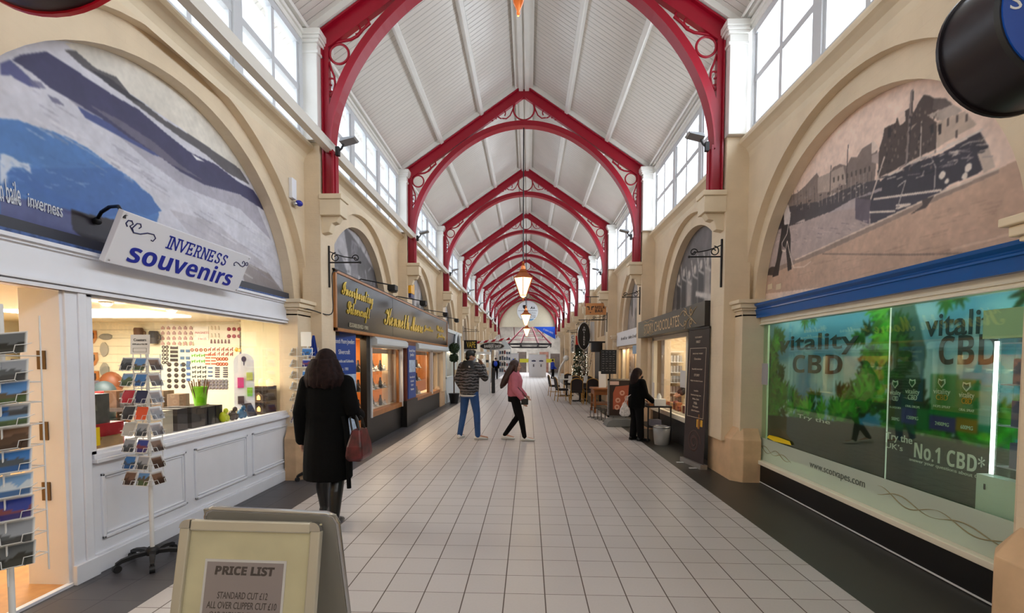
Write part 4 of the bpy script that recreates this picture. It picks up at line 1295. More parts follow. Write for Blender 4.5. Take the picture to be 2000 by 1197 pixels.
CLUS = [('house', 630, 320, 850, 440, 4, 6, (190, 150, 140), 'small house-shaped magnet in the upper left block of the magnet board'),
        ('oval', 1145, 330, 1225, 385, 2, 3, (160, 40, 44), 'dark red oval magnet in the upper right block of the magnet board'),
        ('figure', 1010, 320, 1065, 378, 2, 3, (222, 206, 176), 'pale figurine magnet beside the MAGNETS notice'),
        ('figure', 1008, 425, 1145, 425, 1, 6, (120, 70, 60), 'small piper-shaped magnet in the row under the figurines'),
        ('figure', 765, 443, 865, 443, 1, 5, (206, 190, 150), 'pale figure magnet in the row under the house magnets'),
        ('plate', 718, 475, 718, 570, 4, 1, (44, 42, 46), 'wide black plate magnet in the stack at the board\'s left'),
        ('ring', 635, 470, 662, 590, 5, 2, (60, 58, 60), 'dark ring magnet in the two columns at the board\'s left edge'),
        ('photo', 782, 500, 825, 610, 3, 2, (90, 120, 150), 'small photo magnet beside the black plates'),
        ('ring', 858, 492, 962, 492, 1, 4, (190, 96, 50), 'orange ring magnet in the row above the green animals'),
        ('stag', 995, 488, 1165, 525, 2, 6, (170, 66, 50), 'red stag magnet in the middle of the magnet board'),
        ('animal', 870, 535, 945, 580, 2, 3, (110, 190, 70), 'green animal magnet in the middle of the magnet board'),
        ('bar', 980, 530, 1025, 600, 4, 2, (190, 100, 70), 'reddish bar magnet beside the green animals'),
        ('ring', 1058, 562, 1125, 602, 2, 4, (200, 84, 40), 'orange ring magnet in the block right of the bar magnets'),
        ('disc', 680, 605, 790, 775, 5, 3, (66, 60, 58), 'round dark magnet in the lower left block of the magnet board'),
        ('photo', 830, 590, 830, 725, 4, 1, (80, 110, 160), 'landscape photo magnet in the single column beside the round magnets'),
        ('animal', 875, 628, 955, 700, 3, 3, (60, 70, 76), 'black and white animal magnet in the lower middle of the board'),
        ('bar', 1000, 632, 1000, 695, 3, 1, (50, 90, 140), 'blue lettered magnet right of the black and white animals'),
        ('bar', 1055, 632, 1118, 700, 5, 2, (70, 66, 80), 'dark bar magnet in the lower right block of the board'),
        ('oval', 940, 735, 1125, 785, 3, 8, (120, 118, 122), 'small silver key ring in the rows at the foot of the board')]
for ci, (kind, u0, v0, u1, v1, nr, nc, rgb, lab) in enumerate(CLUS):
    proto_m = None
    m_ = mat('enamel %d' % ci, rgb, .45)
    for i in range(nr):
        for j in range(nc):
            u = u0 + (u1 - u0) * (j / (nc - 1) if nc > 1 else 0); v = v0 + (v1 - v0) * (i / (nr - 1) if nr > 1 else 0)
            p = g3(u, v, YW - .018)
            if proto_m is None:
                mb = magnet_shape(kind)
                mb.v = [(x, -z, y) for x, y, z in mb.v]
                nm_ = 'key_ring' if 'key ring' in lab else 'fridge_magnet'
                proto_m = mb.build(nm_, m_); tag(proto_m, lab, 'key ring' if nm_ == 'key_ring' else 'magnet', lab.replace('magnet', 'magnets').replace('small ', ''))
                o = proto_m
            else: o = dup(proto_m, ch=[])
            o.location = p
# plaques and clocks on the slat wall
for v, lab in ((390, 'topmost'), (560, 'middle'), (705, 'lowest')):
    p = g3(72 + (v - 390) * .06, v)
    r = thing('wall_plaque', 'orange wood shield plaque with dark crest, %s of the three on the shop wall' % lab, 'plaque', tuple(p), group='shield plaques')
    mb = MB(); pts = [(-.085, .09), (.085, .09), (.09, -.02), (.05, -.09), (0, -.115), (-.05, -.09), (-.09, -.02)]
    mb.prism(pts, 'y', -.02, 0); part('board', mb, mat('orange wood', (196, 124, 60), .4), r, world=False)
    mb = MB(); mb.prism([(x * .66, z * .66) for x, z in pts], 'y', -.032, -.02); part('crest', mb, mat('dark crest', (58, 56, 62), .4), r, world=False)
for u, v, w_, h_, lab in ((190, 390, .2, .09, 'wide grey slate clock near the top of the shop wall'), (178, 490, .12, .21, 'upright grey slate clock under the wide one'), (182, 650, .13, .22, 'grey slate clock lowest on the shop wall')):
    p = g3(u, v); mb = MB(); n = 14; rng = random.Random(u)
    mb.prism([(w_ / 2 * cos(2 * pi * i / n) * rng.uniform(.88, 1.06), h_ / 2 * sin(2 * pi * i / n) * rng.uniform(.9, 1.05)) for i in range(n)], 'y', -.02, 0)
    mb.v = [(x + p.x, y + p.y, z + p.z) for x, y, z in mb.v]
    solo('slate_clock', mb, mat('grey slate', (150, 150, 140), .6, var=.15, scale=12), lab, 'clock')
for u, v, lab in ((585, 395, 'black'), (468, 370, 'brown')):
    p = g3(u, v); mb = MB(); mb.lathe([(.055, -.09), (.06, .07), (.05, .09)], tuple(p - Vector((0, .06, 0))), 14)
    mb.tube([p + Vector((.05, -.06, .05)), p + Vector((.1, -.06, .03)), p + Vector((.1, -.06, -.03)), p + Vector((.05, -.06, -.05))], .01, 6)
    solo('tankard', mb, mat('%s hide' % lab, (58, 56, 58) if lab == 'black' else (96, 66, 44), .6), '%s tankard hanging left of the magnet board' % lab, 'tankard')
# shelf units at the far left, seen through the open door
for i, z in enumerate((1.86, 1.72, 1.5, 1.31)):
    solo('glass_shelf', MB().box(-7.3, 6.42, z, -6.5, YW, z + .012), mat('shelf', (200, 196, 190), .3), 'narrow wall shelf seen through the shop door, %s' % ['under the tankards', 'with the top row of boxes', 'with the middle row of boxes', 'with the lowest row of boxes'][i], 'shelf')
PUR = mat('dark purple box', (56, 46, 70), .5)
for i, z in enumerate((1.733, 1.513, 1.323)):
    base = None
    for j in range(5):
        if base is None:
            base = MB().box(-.065, -.1, 0, .065, .1, .1).add([(-.065, -.101, .02), (.065, -.101, .02), (.065, -.101, .035), (-.065, -.101, .035)], [(0, 1, 2, 3)], 1).build('gift_box', [PUR, WOOD_W])
            o = tag(base, 'dark purple gift box on the %s of the three shelves seen through the door' % ['top', 'middle', 'lowest'][i], 'box', 'purple boxes on the %s shelf' % ['top', 'middle', 'lowest'][i])
        else: o = dup(base, ch=[])
        o.location = (-7.2 + j * .15, 6.55, z)
for j, rgb in enumerate(((40, 38, 40), (206, 196, 170), (62, 48, 36))):
    p = Vector((-7.1 + j * .2, 6.56, 1.873)); mb = MB(); mb.lathe([(.055, 0), (.06, .15), (.05, .17)], tuple(p), 14)
    mb.tube([p + Vector((.05, 0, .13)), p + Vector((.11, 0, .11)), p + Vector((.11, 0, .05)), p + Vector((.05, 0, .03))], .01, 6)
    solo('tankard', mb, mat('tankard %d' % j, rgb, .5), '%s tankard on the shelf seen through the shop door' % ['black', 'cream', 'brown'][j], 'tankard')
for j in range(3):
    mb = MB(); mb.box(-6.95 + j * .2, 6.5, 1.06, -6.8 + j * .2, 6.56, 1.28)
    solo('brown_bag', mb, mat('kraft %d' % j, (160 - j * 20, 140 - j * 16, 110 - j * 10), .7), ['pale', 'tan', 'brown'][j] + ' paper bag on the low shelf seen through the door', 'bag')
# counter by the door
r = thing('shop_counter', 'beige counter with a white top just inside the open shop door', 'counter', (-4.95, 5.0, 0))
part('front', MB().box(-6.2, 4.5, 0.012, -4.4, 5.2, 0.86), mat('beige laminate', (226, 200, 160), .5), r)
part('worktop', MB().box(-6.25, 4.45, 0.86, -4.35, 5.25, 0.9), WOOD_W, r)
r = thing('notice_board', 'white leaning board with a red disc on the shop counter', 'notice', (-4.63, 4.6, .9))
ax = tilt_axes(-.1, .2); pc = Vector((-4.6, 4.62, 1.12))
mb = MB(); mb.box(-.17, -.21, -.01, .17, .21, 0); part('board', place_mb(mb, ax, pc), WOOD_W, r)
mb = MB(); mb.prism([(.1 * cos(i * pi / 10), .1 * sin(i * pi / 10)) for i in range(20)], 'z', 0, .003); part('red_disc', place_mb(mb, ax, pc - ax[1] * .08 + ax[0] * .02), mat('signal red', (206, 50, 40), .4), r)
text('lettering', 'Please keep', mat('signal red', (206, 50, 40), .4), r, ax, pc + ax[1] * .11 + ax[2] * .002, w=.18); text('lettering', 'your distance', mat('signal red', (206, 50, 40), .4), r, ax, pc + ax[1] * .07 + ax[2] * .002, w=.2)
solo('red_bag', MB().box(-5.0, 4.6, .9, -4.86, 4.75, 1.12), mat('signal red', (206, 50, 40), .4), 'red bag standing on the counter beside the white board', 'bag')

# window display, left to right along the sill
ZD = 0.9
def disp(name, label, cat, mb, m, **k): return solo(name, mb, m, label, cat, **k)
BOXK = mat('black carton', (36, 34, 38), .45)
disp('red_box', 'flat red carton at the left end of the window display', 'box', MB().box(-3.75, 3.5, ZD, -3.42, 3.9, ZD + .2), mat('red carton', (176, 22, 34), .45))
disp('gift_box', 'dark box with a landscape band on the red carton', 'box', MB().box(-3.72, 3.52, ZD + .2, -3.45, 3.8, ZD + .44), mat('moss carton', (84, 84, 76), .5, var=.3, scale=14))
disp('booklet', 'brown booklet lying against the red carton', 'booklet', MB().box(-3.41, 3.55, ZD, -3.385, 3.85, ZD + .1), mat('tan card', (150, 118, 66), .5, var=.3, scale=16))
for j, (rgb, lab) in enumerate((((178, 170, 150), 'pale'), ((46, 42, 46), 'black'), ((40, 38, 40), 'dark'))):
    disp('gift_box', '%s gift box standing right of the coaster stand in the window' % lab, 'box', MB().box(-3.8, 4.42 + j * .2, ZD, -3.5, 4.56 + j * .2, ZD + .22), mat('giftbox%d' % j, rgb, .45))
for j in range(3):
    disp('mug_box', 'black boxed mug in the window, %s of three' % ['nearest', 'middle', 'farthest'][j], 'box', MB().box(-3.66, 4.95 + j * .13, ZD, -3.5, 5.06 + j * .13, ZD + .2), BOXK, group='boxed mugs')
r = thing('pen_bucket', 'bright green bucket of sticks in the window display', 'bucket', (-3.72, 5.27, .9))
LIME = mat('lime plastic', (130, 220, 20), .35)
part('bucket', MB().lathe([(.055, 0), (.08, .23), (.086, .24), (.078, .24), (.05, .02)], (-3.72, 5.27, ZD + .17), 18), LIME, r)
mb = MB(); rng = random.Random(3)
for i in range(18):
    a, q_ = rng.uniform(0, 6.28), rng.uniform(0, .05)
    mb.tube([(-3.72 + q_ * cos(a), 5.27 + q_ * sin(a), ZD + .22), (-3.72 + 2.4 * q_ * cos(a), 5.27 + 2.4 * q_ * sin(a), ZD + .42 + rng.uniform(0, .08))], .006, 5)
part('sticks', mb, mat('brown and cream sticks', (120, 84, 60), .6, var=.6, scale=14), r)
part('stand', MB().box(-3.82, 5.17, ZD, -3.62, 5.5, ZD + .17), mat('dark display table', (60, 46, 38), .5), r)
r = thing('display_table', 'dark low display table behind the window goods', 'table', (-4.6, 5.6, 0))
part('top', MB().box(-5.3, 5.4, 1.0, -4.12, 6.0, 1.04), mat('dark display table', (60, 46, 38), .5), r)
for x_, y_ in ((-5.25, 5.45), (-4.16, 5.45), (-5.25, 5.95), (-4.16, 5.95)): part('leg', MB().box(x_ - .03, y_ - .03, 0.012, x_ + .03, y_ + .03, 1.0), mat('dark display table', (60, 46, 38), .5), r)
rng = random.Random(5)
for j in range(6):
    rgb = rng.choice([(96, 66, 44), (40, 36, 40), (170, 40, 40), (120, 100, 80)])
    x_ = -5.2 + j * .19
    disp('carton', ['brown', 'tall dark', 'red', 'tan', 'small', 'plain'][j] + ' carton on the dark display table', 'box', MB().box(x_, 5.45, 1.04, x_ + .15, 5.62, 1.04 + rng.uniform(.1, .22)), mat('carton%d' % j, rgb, .5))
# goods on the right part of the sill
for j in range(4):
    mb = MB(); y_ = 5.35 + j * .14
    for a in range(3):
        mb.ell((-3.62 - .05 * (a % 2), y_ + a * .03, ZD + .05), .03, .03, .05, 8, 6)
    disp('ornament', '%s cream ornament in the row beside the black boxed mugs' % ['first', 'second', 'third', 'fourth'][j], 'ornament', mb, mat('cream ornament', (214, 196, 150), .4))
for j, (rgb, lab) in enumerate((((206, 220, 40), 'yellow-green disc'), ((60, 50, 46), 'brown monster'), ((40, 100, 140), 'blue monster'), ((46, 44, 60), 'dark frame'))):
    y_ = 5.3 + j * .17; mb = MB()
    if j == 3: mb.prism([(-3.5, ZD), (-3.47, ZD), (-3.55, ZD + .16), (-3.58, ZD + .16)], 'y', y_, y_ + .16)
    else:
        mb.ell((-3.48, y_, ZD + .06), .04, .05, .06); mb.ell((-3.46, y_ + .02, ZD + .13), .025, .03, .03); mb.ell((-3.48, y_ + .07, ZD + .04), .03, .03, .04)
    disp('souvenir', lab + ' souvenir at the glass in the right half of the window', 'souvenir', mb, mat('souv%d' % j, rgb, .4))
r = thing('display_totem', 'tall white rounded display board with a thistle crest in the window', 'display board', (-3.62, 5.95, .9))
mb = MB(); pts = [(-.115, 0), (.115, 0)] + [(.115 * cos(pi * i / 12), .68 + .115 * sin(pi * i / 12)) for i in range(13)]
ax = tilt_axes(.55, .03); pc = Vector((-3.62, 5.95, .9))
mb.prism(pts, 'z', -.015, 0); part('board', place_mb(mb, ax, pc), WOOD_W, r)
mb = MB(); mb.prism([(.028 * cos(i * pi / 6), .72 + .036 * sin(i * pi / 6)) for i in range(12)], 'z', .001, .004); mb.box(-.005, .64, .001, .005, .7, .004)
part('crest', place_mb(mb, ax, pc), NAVY, r)
for x_, y_, w_, h_, rgb, lab in ((-.04, .42, .07, .13, (220, 60, 140), 'pink packet'), (.06, .3, .06, .11, (140, 210, 50), 'green packet'), (-.04, .2, .07, .1, (70, 60, 66), 'dark packet'), (.06, .5, .07, .1, (200, 210, 90), 'yellow card packet')):
    mb = MB(); mb.box(x_ - w_ / 2, y_ - h_ / 2, .004, x_ + w_ / 2, y_ + h_ / 2, .02)
    o = place_mb(mb, ax, pc); solo('hanging_packet', o, mat(lab, rgb, .35), lab + ' hanging on the white crest board', 'packet')
# lit pottery houses in the corner
r = thing('shelf_unit', 'brown shelf unit with lit pottery in the window corner', 'shelf unit', (-3.57, 6.2, 0))
BRN = mat('brown shelf', (88, 66, 48), .5)
part('back', MB().box(-3.78, 6.28, 0.9, -3.39, 6.3, 1.25), BRN, r)
for z in (0.9, 1.05, 1.25): part('shelf', MB().box(-3.78, 6.05, z, -3.39, 6.3, z + .015), BRN, r)
GLOW = mat('lit cream pottery', (255, 220, 160), .5, emit=.7)
WINL = mat('lit pottery window', (255, 200, 90), .5, emit=3.0)
for j in range(4):
    mb = MB(); mb.lathe([(.042, 0), (.05, .04), (.044, .08), (.015, .1)], (-3.71 + j * .1, 6.17, 1.266), 12)
    disp('candle_shade', '%s glowing cream candle shade on the brown shelf unit' % ['first', 'second', 'third', 'fourth'][j], 'candle lamp', mb, GLOW)
for j, (x_, z) in enumerate(((-3.67, .916), (-3.53, .916), (-3.67, 1.066), (-3.53, 1.066))):
    rr = thing('pottery_house', 'tiny brown pottery house with a lit window, %s' % ['lower left of four', 'lower right of four', 'upper left of four', 'upper right of four'][j], 'pottery house', (x_, 6.15, z))
    part('house', MB().prism([(-.05, 0), (.05, 0), (.05, .08), (0, .125), (-.05, .08)], 'y', -.04, .04), BRN, rr, world=False)
    part('window', MB().prism([(-.02, .02), (.02, .02), (.02, .06), (0, .085), (-.02, .06)], 'y', -.045, -.038), WINL, rr, world=False)
for z in (1.2, 0.98): point('pottery_light', (-3.58, 6.0, z + .2), .5, (1.0, .75, .4), .05)
# hanging trinkets on pegs on the far wall
rng = random.Random(11)
TC = [((90, 96, 60), 'olive tassel'), ((120, 140, 120), 'sage pouch'), ((40, 80, 150), 'blue bead string'), ((150, 80, 50), 'copper pendant'), ((160, 170, 140), 'pale green pouch')]
for i, v in enumerate((350, 425, 505, 570, 680)):
    pr = None
    for j in range(7):
        p = g3(1270 + j * 36, v, YW)
        if pr is None:
            mb = MB(); mb.tube([(0, 0, .0), (0, -.1, .005)], .004, 5)
            for q_ in range(5): mb.ell((rng.uniform(-.02, .02), -.03 - .015 * q_, -.03 - rng.uniform(0, .03)), .022, .012, .035, 7, 5)
            pr = mb.build('hanging_trinket', mat(TC[i][1], TC[i][0], .5, var=.3, scale=30)); o = pr
            tag(o, '%s hanging in the %s row of pegs right of the magnets' % (TC[i][1], ['top', 'second', 'middle', 'fourth', 'lowest'][i]), 'trinket', TC[i][1] + 's on pegs')
        else: o = dup(pr, ch=[])
        o.location = p
for j, (u, v) in enumerate(((1215, 490), (1240, 495))):
    p = g3(u, v); disp('rubber_duck', 'small yellow toy on a peg, %s' % ['left one', 'right one'][j], 'toy', MB().ell(tuple(p + Vector((0, -.03, 0))), .025, .02, .03), mat('toy yellow', (230, 180, 50), .4))
# sculpted heads, lower left of the window
for j, (u, v, rgb, lab) in enumerate(((230, 790, (130, 72, 40), 'large brown carved head'), (175, 870, (66, 80, 84), 'grey green carved bust'))):
    p = at(160 + u / 3.99, 560 + v / 3.99, Y=6.4 - j * .4); mb = MB()
    mb.ell(tuple(p + Vector((0, 0, .06))), .15, .12, .17); mb.ell(tuple(p + Vector((.08, -.05, -.06))), .1, .1, .1); mb.ell(tuple(p + Vector((0, 0, -.2))), .13, .1, .14); mb.box(p.x - .16, p.y - .12, .012, p.x + .16, p.y + .12, p.z - .26)
    disp('carved_head', lab + ' behind the coaster stand', 'sculpture', mb, mat(lab, rgb, .5))
p = g3(90, 840, 6.5); disp('framed_card', 'grey framed card under the shield plaques', 'card', MB().box(p.x - .1, 6.5, p.z - .2, p.x + .1, 6.52, p.z + .2), mat('grey card', (120, 116, 130), .5))
disp('warning_sticker', 'yellow warning triangle sticker at the lower left of the shop window', 'sticker', MB().box(XS - .019, 3.475, .96, XS - .0175, 3.53, 1.1), mat('warning yellow', (240, 206, 20), .4))

# ------------------------------------------------------------------ price list A-board
def aboard(root, c, yaw, W, Hh, lean, name_front):
    pass
r = thing('price_board', 'silver framed folding A-board with a PRICE LIST sheet in the foreground', 'A-board', (-1.12, 1.8, 0), rz=0.0)
ALU = mat('aged aluminium', (206, 200, 184), 0.35, 0.6)
YEL = mat('yellowed backing sheet', (222, 212, 172), 0.3, var=.1, scale=6)
def slab(ax, c, x0, y0, z0, x1, y1, z1): 
    mb = MB(); mb.box(x0, y0, z0, x1, y1, z1); return place_mb(mb, ax, c)
W2, HB = .292, 1.0
top_c = Vector((-1.112, 1.86, .975))
axf = tilt_axes(-.03, 0.2); c0 = top_c - axf[1] * HB / 2
rf = part('front_panel', slab(axf, c0, -W2 + .006, -HB / 2, -.012, W2 - .006, HB / 2 - .006, 0), YEL, r)
fw = .042
for nm_, b in (('frame_rail', (-W2 + fw, HB / 2 - fw, -.016, W2 - fw, HB / 2, .014)), ('frame_rail', (-W2 + fw, -HB / 2, -.012, W2 - fw, -HB / 2 + fw, .014)),
               ('frame_side', (-W2, -HB / 2, -.016, -W2 + fw, HB / 2 - .03, .014)), ('frame_side', (W2 - fw, -HB / 2, -.016, W2, HB / 2 - .03, .014))):
    part(nm_, slab(axf, c0, *b), ALU, r, bev=.006)
for sx in (-1, 1):
    mb = MB(); a = sx * W2; pts = [(a - sx * fw, HB / 2 - .032), (a, HB / 2 - .032)] + [(a - sx * .03 * (1 - cos(q * pi / 10)), HB / 2 - .03 + .031 * sin(q * pi / 10)) for q in range(6)] + [(a - sx * fw, HB / 2)]
    mb.prism(pts, 'z', -.013, .017); part('corner', place_mb(mb, axf, c0), CHROME, r, label='chrome corner cap')
axb = tilt_axes(pi - .09, 0.2); c1 = top_c + Vector((.045, .05, .025)) - axb[1] * HB / 2
part('rear_panel', slab(axb, c1, -W2, -HB / 2, -.01, W2, HB / 2, 0), mat('grey board back', (150, 146, 138), .5), r)
mb = MB(); e = .012
pts = [(-W2, -HB / 2), (-W2, HB / 2 - .04), (-W2 + .012, HB / 2 - .012), (-W2 + .04, HB / 2), (W2 - .04, HB / 2), (W2 - .012, HB / 2 - .012), (W2, HB / 2 - .04), (W2, -HB / 2)]
mb.tube([c1 + axb[0] * x + axb[1] * y for x, y in pts], .012, 8); part('rear_frame', mb, CHROME, r, label='chrome rear frame')
sh_c = c0 + axf[1] * .17 - axf[0] * .008
mb = MB(); mb.box(-.168, -.42, .001, .168, .18, .0025); part('price_sheet', place_mb(mb, axf, sh_c), mat('white paper', (226, 222, 220), .35), r)
mb = MB(); mb.box(-.158, -.42, .0025, .158, .17, .003); part('printed_panel', place_mb(mb, axf, sh_c), mat('mauve grey print', (158, 146, 146), .3), r)
PINK = mat('dark price ink', (66, 56, 58), .4)
TX = [('𝗣𝗥𝗜𝗖𝗘 𝗟𝗜𝗦𝗧', .245, .034, .138), ('STANDARD CUT £12', .205, .026, .045), ('ALL OVER CLIPPER CUT £10', .285, .026, .008), ('OAP (MON TO THURS) £8', .255, .026, -.029), ('0 FADE £13', .115, .026, -.066)]
for i, (tx, w_, h_, y_) in enumerate(TX):
    text('lettering', tx, PINK, r, axf, sh_c + axf[1] * y_ + axf[2] * .0032, w=w_, h=h_, t=.0006, offset=(.03 if i == 0 else 0.006), shear=.12 if i else .08)
part('clear_cover', slab(axf, c0, -W2 + fw, -HB / 2 + fw, .006, W2 - fw, HB / 2 - fw, .0065), glass_mat('clear plastic cover', gloss=.12, rough=.12), r)

# ------------------------------------------------------------------ along the upper left
r = thing('cable_trunking', 'long white cable trunking slung along the left wall in front of the truss posts', 'trunking', (-2.82, 20, 4.5))
part('duct', MB().box(-2.86, -3.5, 4.53, -2.76, 42.5, 4.66), mat('white trunking', (226, 220, 210), .4), r)
for k in range(1, 9): part('strap', MB().box(-2.95, TY(k) - .02, 4.52, -2.755, TY(k) + .02, 4.535), CHROME, r)
r = thing('alarm_box', 'white alarm box with a blue lens high on the left wall beside the big arch', 'alarm', (-3.13, 6.32, 3.65))
part('box', MB().box(-3.15, 6.24, 3.74, -3.1, 6.36, 4.0), WOOD_W, r, bev=.006)
part('lens', MB().ell((-3.07, 6.36, 3.7), .045, .06, .04), mat('blue lens', (40, 50, 170), .2), r)
part('sensor', MB().ell((-3.1, 6.31, 3.68), .03, .03, .03), CHROME, r)
def cable(name, pts, label, r_=.008, m=BLACKP):
    out = []
    P_ = [Vector(p) for p in pts]
    for i in range(len(P_) - 1):
        a, b, c_, d = P_[max(i - 1, 0)], P_[i], P_[i + 1], P_[min(i + 2, len(P_) - 1)]
        for q_ in range(6):
            t_ = q_ / 6
            out.append(.5 * ((2 * b) + (c_ - a) * t_ + (2 * a - 5 * b + 4 * c_ - d) * t_ ** 2 + (3 * b - a - 3 * c_ + d) * t_ ** 3))
    out.append(P_[-1])
    return solo(name, MB().tube(out, r_, 6), m, label, 'cable')
cable('wall_cable', [(-3.13, 6.4, 2.33), (-3.0, 6.5, 2.3), (-2.88, 6.9, 2.28), (-2.88, 6.95, 2.6), (-2.9, 7.0, 2.88), (-2.88, 7.15, 2.95)], 'black cable looping up the pier to the dark shop sign')
# ------------------------------------------------------------------ vape shop on the right
XR = 3.1
GREENW = mat('pale green white board', (226, 236, 214), 0.5)
CREAMW = mat('cream window paint', (238, 228, 206), 0.4, var=.02)
BLACKW = mat('black painted board', (14, 13, 14), 0.4)
ROYAL = mat('royal blue gloss', (18, 92, 168), 0.25)
mb = MB(); mb.box(3.3, 2.3, 0, 5.4, 6.9, 0.02); struct('floor_shop_right', mb, mat('grey shop floor', (120, 120, 116), .4))
mb = MB(); mb.box(5.4, 2.3, 0, 5.46, 6.9, 2.4); mb.box(3.3, 6.72, 0, 5.4, 6.78, 2.4); mb.box(3.3, 2.3, 0, 5.4, 2.36, 2.4); struct('wall_shop_right', mb, GREENW)
struct('ceiling_shop_right', MB().box(3.12, 2.3, 2.3, 5.4, 6.9, 2.34), GREENW)
area('vape_shop_light', (3.22, 4.9, 2.27), (0, radians(-12), 0), 0.12, 3.2, 20, (0.97, 1.0, 0.92))
area('vape_shop_light', (4.4, 4.6, 2.27), (0, 0, 0), 1.2, 3, 40, (0.95, 1.0, 0.9))
f = thing('vape_shopfront', 'cream framed vape shop window over a black base under a blue cornice', 'shopfront', (XR, 5, 0))
mb = MB(); mb.box(XR - .03, 2.9, 0, XR + .1, 6.8, .25); part('black_base', mb, BLACKW, f, label='black base board')
mb = MB(); mb.box(XR - .036, 2.9, .01, XR - .03, 6.8, .022); part('floor_bead', mb, WIRE, f)
mb = MB(); mb.box(XR - .06, 2.9, .25, XR + .14, 6.8, .30); part('sill', mb, CREAMW, f, bev=.006)
mb = MB(); mb.box(XR - .02, 6.64, .3, XR + .1, 6.8, 2.2); mb.box(XR - .02, 2.85, .3, XR + .1, 2.95, 2.2); mb.box(XR - .02, 2.9, 2.09, XR + .1, 6.8, 2.2)
mb.box(XR - .035, 2.9, 2.085, XR - .02, 6.7, 2.1); mb.box(XR - .035, 2.9, 2.12, XR - .02, 6.75, 2.13); part('window_frame', mb, CREAMW, f, bev=.004)
mb = MB(); prof = [(XR + .05, 2.18), (XR - .08, 2.18), (XR - .09, 2.27), (XR - .105, 2.275), (XR - .105, 2.29), (XR - .09, 2.295), (XR - .1, 2.31), (XR - .13, 2.335), (XR - .14, 2.36), (XR + .05, 2.36)]
mb.prism(prof, 'y', 2.78, 6.62); part('cornice', mb, ROYAL, f, label='royal blue cornice')
part('window_pane', MB().box(XR + .02, 2.95, .3, XR + .026, 6.64, 2.09), glass_mat('shop glass right', (236, 248, 236), .13), f)
FROST = bpy.data.materials.new('frosted film'); FROST.use_nodes = True
nt = FROST.node_tree; b_ = nt.nodes['Principled BSDF']; b_.inputs['Base Color'].default_value = lin((214, 224, 206)); b_.inputs['Roughness'].default_value = .35; b_.inputs['Alpha'].default_value = .62
part('frosted_strip', MB().box(XR + .008, 2.95, .3, XR + .012, 6.64, .595), FROST, f)
def on_glass(px, py, X=XR + .006): return at(px, py, X=X)
a, b = at(1580, 910, X=XR), at(1688, 945, X=XR)
text('lettering', 'www.scotvapes.com', mat('grey green film letters', (84, 92, 82), .4), f, 'R', Vector((XR + .006, (a.y + b.y) / 2, .468)), w=abs(a.y - b.y), t=.001)
for y0, y1, ph in ((6.6, 5.7, 0), (4.3, 3.1, 1.2)):
    mb = MB()
    for d, s_ in ((.0, 1), (.9, -.8)):
        mb.tube([(XR + .006, y0 + (y1 - y0) * i / 30, .47 + (.05 * s_ * sin(i * .42 + ph + d) * (1 - .4 * i / 30)) - .04 * (i / 30)) for i in range(31)], [.0015 + .004 * abs(sin(i * .21)) for i in range(31)], 5)
    part('swirl', mb, mat('tan film swirl', (150, 140, 104), .4), f)
# posters behind the glass
XP = 3.32
yL0, yL1 = 6.7, 4.52
yR0, yR1 = 4.5, 3.0
def leaf_poster(y0, y1, name, seed, heart):
    """sky with a ring of hemp-like leaves; y0 is the left side as seen from the hall"""
    W = y0 - y1
    c = Canvas(0, W, 0.36, 2.14, int(W * 95), 165, (70, 160, 205))
    rng = random.Random(seed)
    v = (c.V - .36) / 1.78
    c.c[:] = np.array((44, 130, 205)) * (1 - v[:, :, None]) + np.array((84, 150, 186)) * v[:, :, None]
    n = c.noise(4, seed); cl = np.clip((n + .12) * 2.4, 0, 1) * np.clip(1.35 - v, 0, 1)
    c.c = c.c * (1 - cl[:, :, None]) + np.array((222, 236, 240)) * cl[:, :, None]
    def leaf(x, y, L, a, col):
        for k in (-2, -1, 0, 1, 2):
            aa = a + k * .5; l = L * (1 - .16 * abs(k)); wd = l * .13
            p = [(x, y), (x + l * .35 * cos(aa) - wd * sin(aa), y + l * .35 * sin(aa) + wd * cos(aa)), (x + l * .6 * cos(aa) - wd * .8 * sin(aa), y + l * .6 * sin(aa) + wd * .8 * cos(aa)), (x + l * cos(aa), y + l * sin(aa)),
                 (x + l * .6 * cos(aa) + wd * .8 * sin(aa), y + l * .6 * sin(aa) - wd * .8 * cos(aa)), (x + l * .35 * cos(aa) + wd * sin(aa), y + l * .35 * sin(aa) - wd * cos(aa))]
            c.poly(p, tuple(q * rng.uniform(.8, 1.15) for q in col))
    for lvl, col in ((0, (14, 50, 18)), (1, (28, 96, 26)), (2, (60, 146, 40)), (3, (96, 180, 60))):
        for i in range(heart[lvl]):
            t_ = rng.random()
            if t_ < .42: x, y = rng.gauss(W * .03, W * (.055 - .008 * lvl)), rng.uniform(.5, 2.0 if rng.random() < .4 else 1.2); a = rng.uniform(-.6, 1.2)
            elif t_ < .68: x, y = rng.gauss(W * .98, W * (.085 - .012 * lvl)), rng.uniform(.55, 2.15); a = rng.uniform(1.8, 4.0)
            else:
                s_ = rng.random(); x = W * s_; y = 1.0 + rng.gauss(.0, .1 - .015 * lvl) + 1.2 * max(0, abs(s_ - .48) - .1) ** 1.3; a = rng.uniform(.4, 2.7)
            leaf(x, y, rng.uniform(.12, .22), a, col)
    leaf(W * .38, 2.13, .17, -1.6, (40, 110, 40)); leaf(W * .45, 2.15, .15, -1.2, (26, 86, 30))
    return c
r = thing('window_poster', 'large leafy sky poster lettered vitality CBD, the left of two in the vape shop window', 'poster', (XP, (yL0 + yL1) / 2, .36))
c = leaf_poster(yL0, yL1, 'p', 4, (150, 150, 140, 80))
c.poly([(0, .36), (2.3, .36), (2.3, 1.0), (1.5, .97), (.5, .9), (0, .86)], (24, 25, 28)); c.poly([(0, .36), (.9, .36), (.5, .62), (0, .62)], (32, 33, 36))
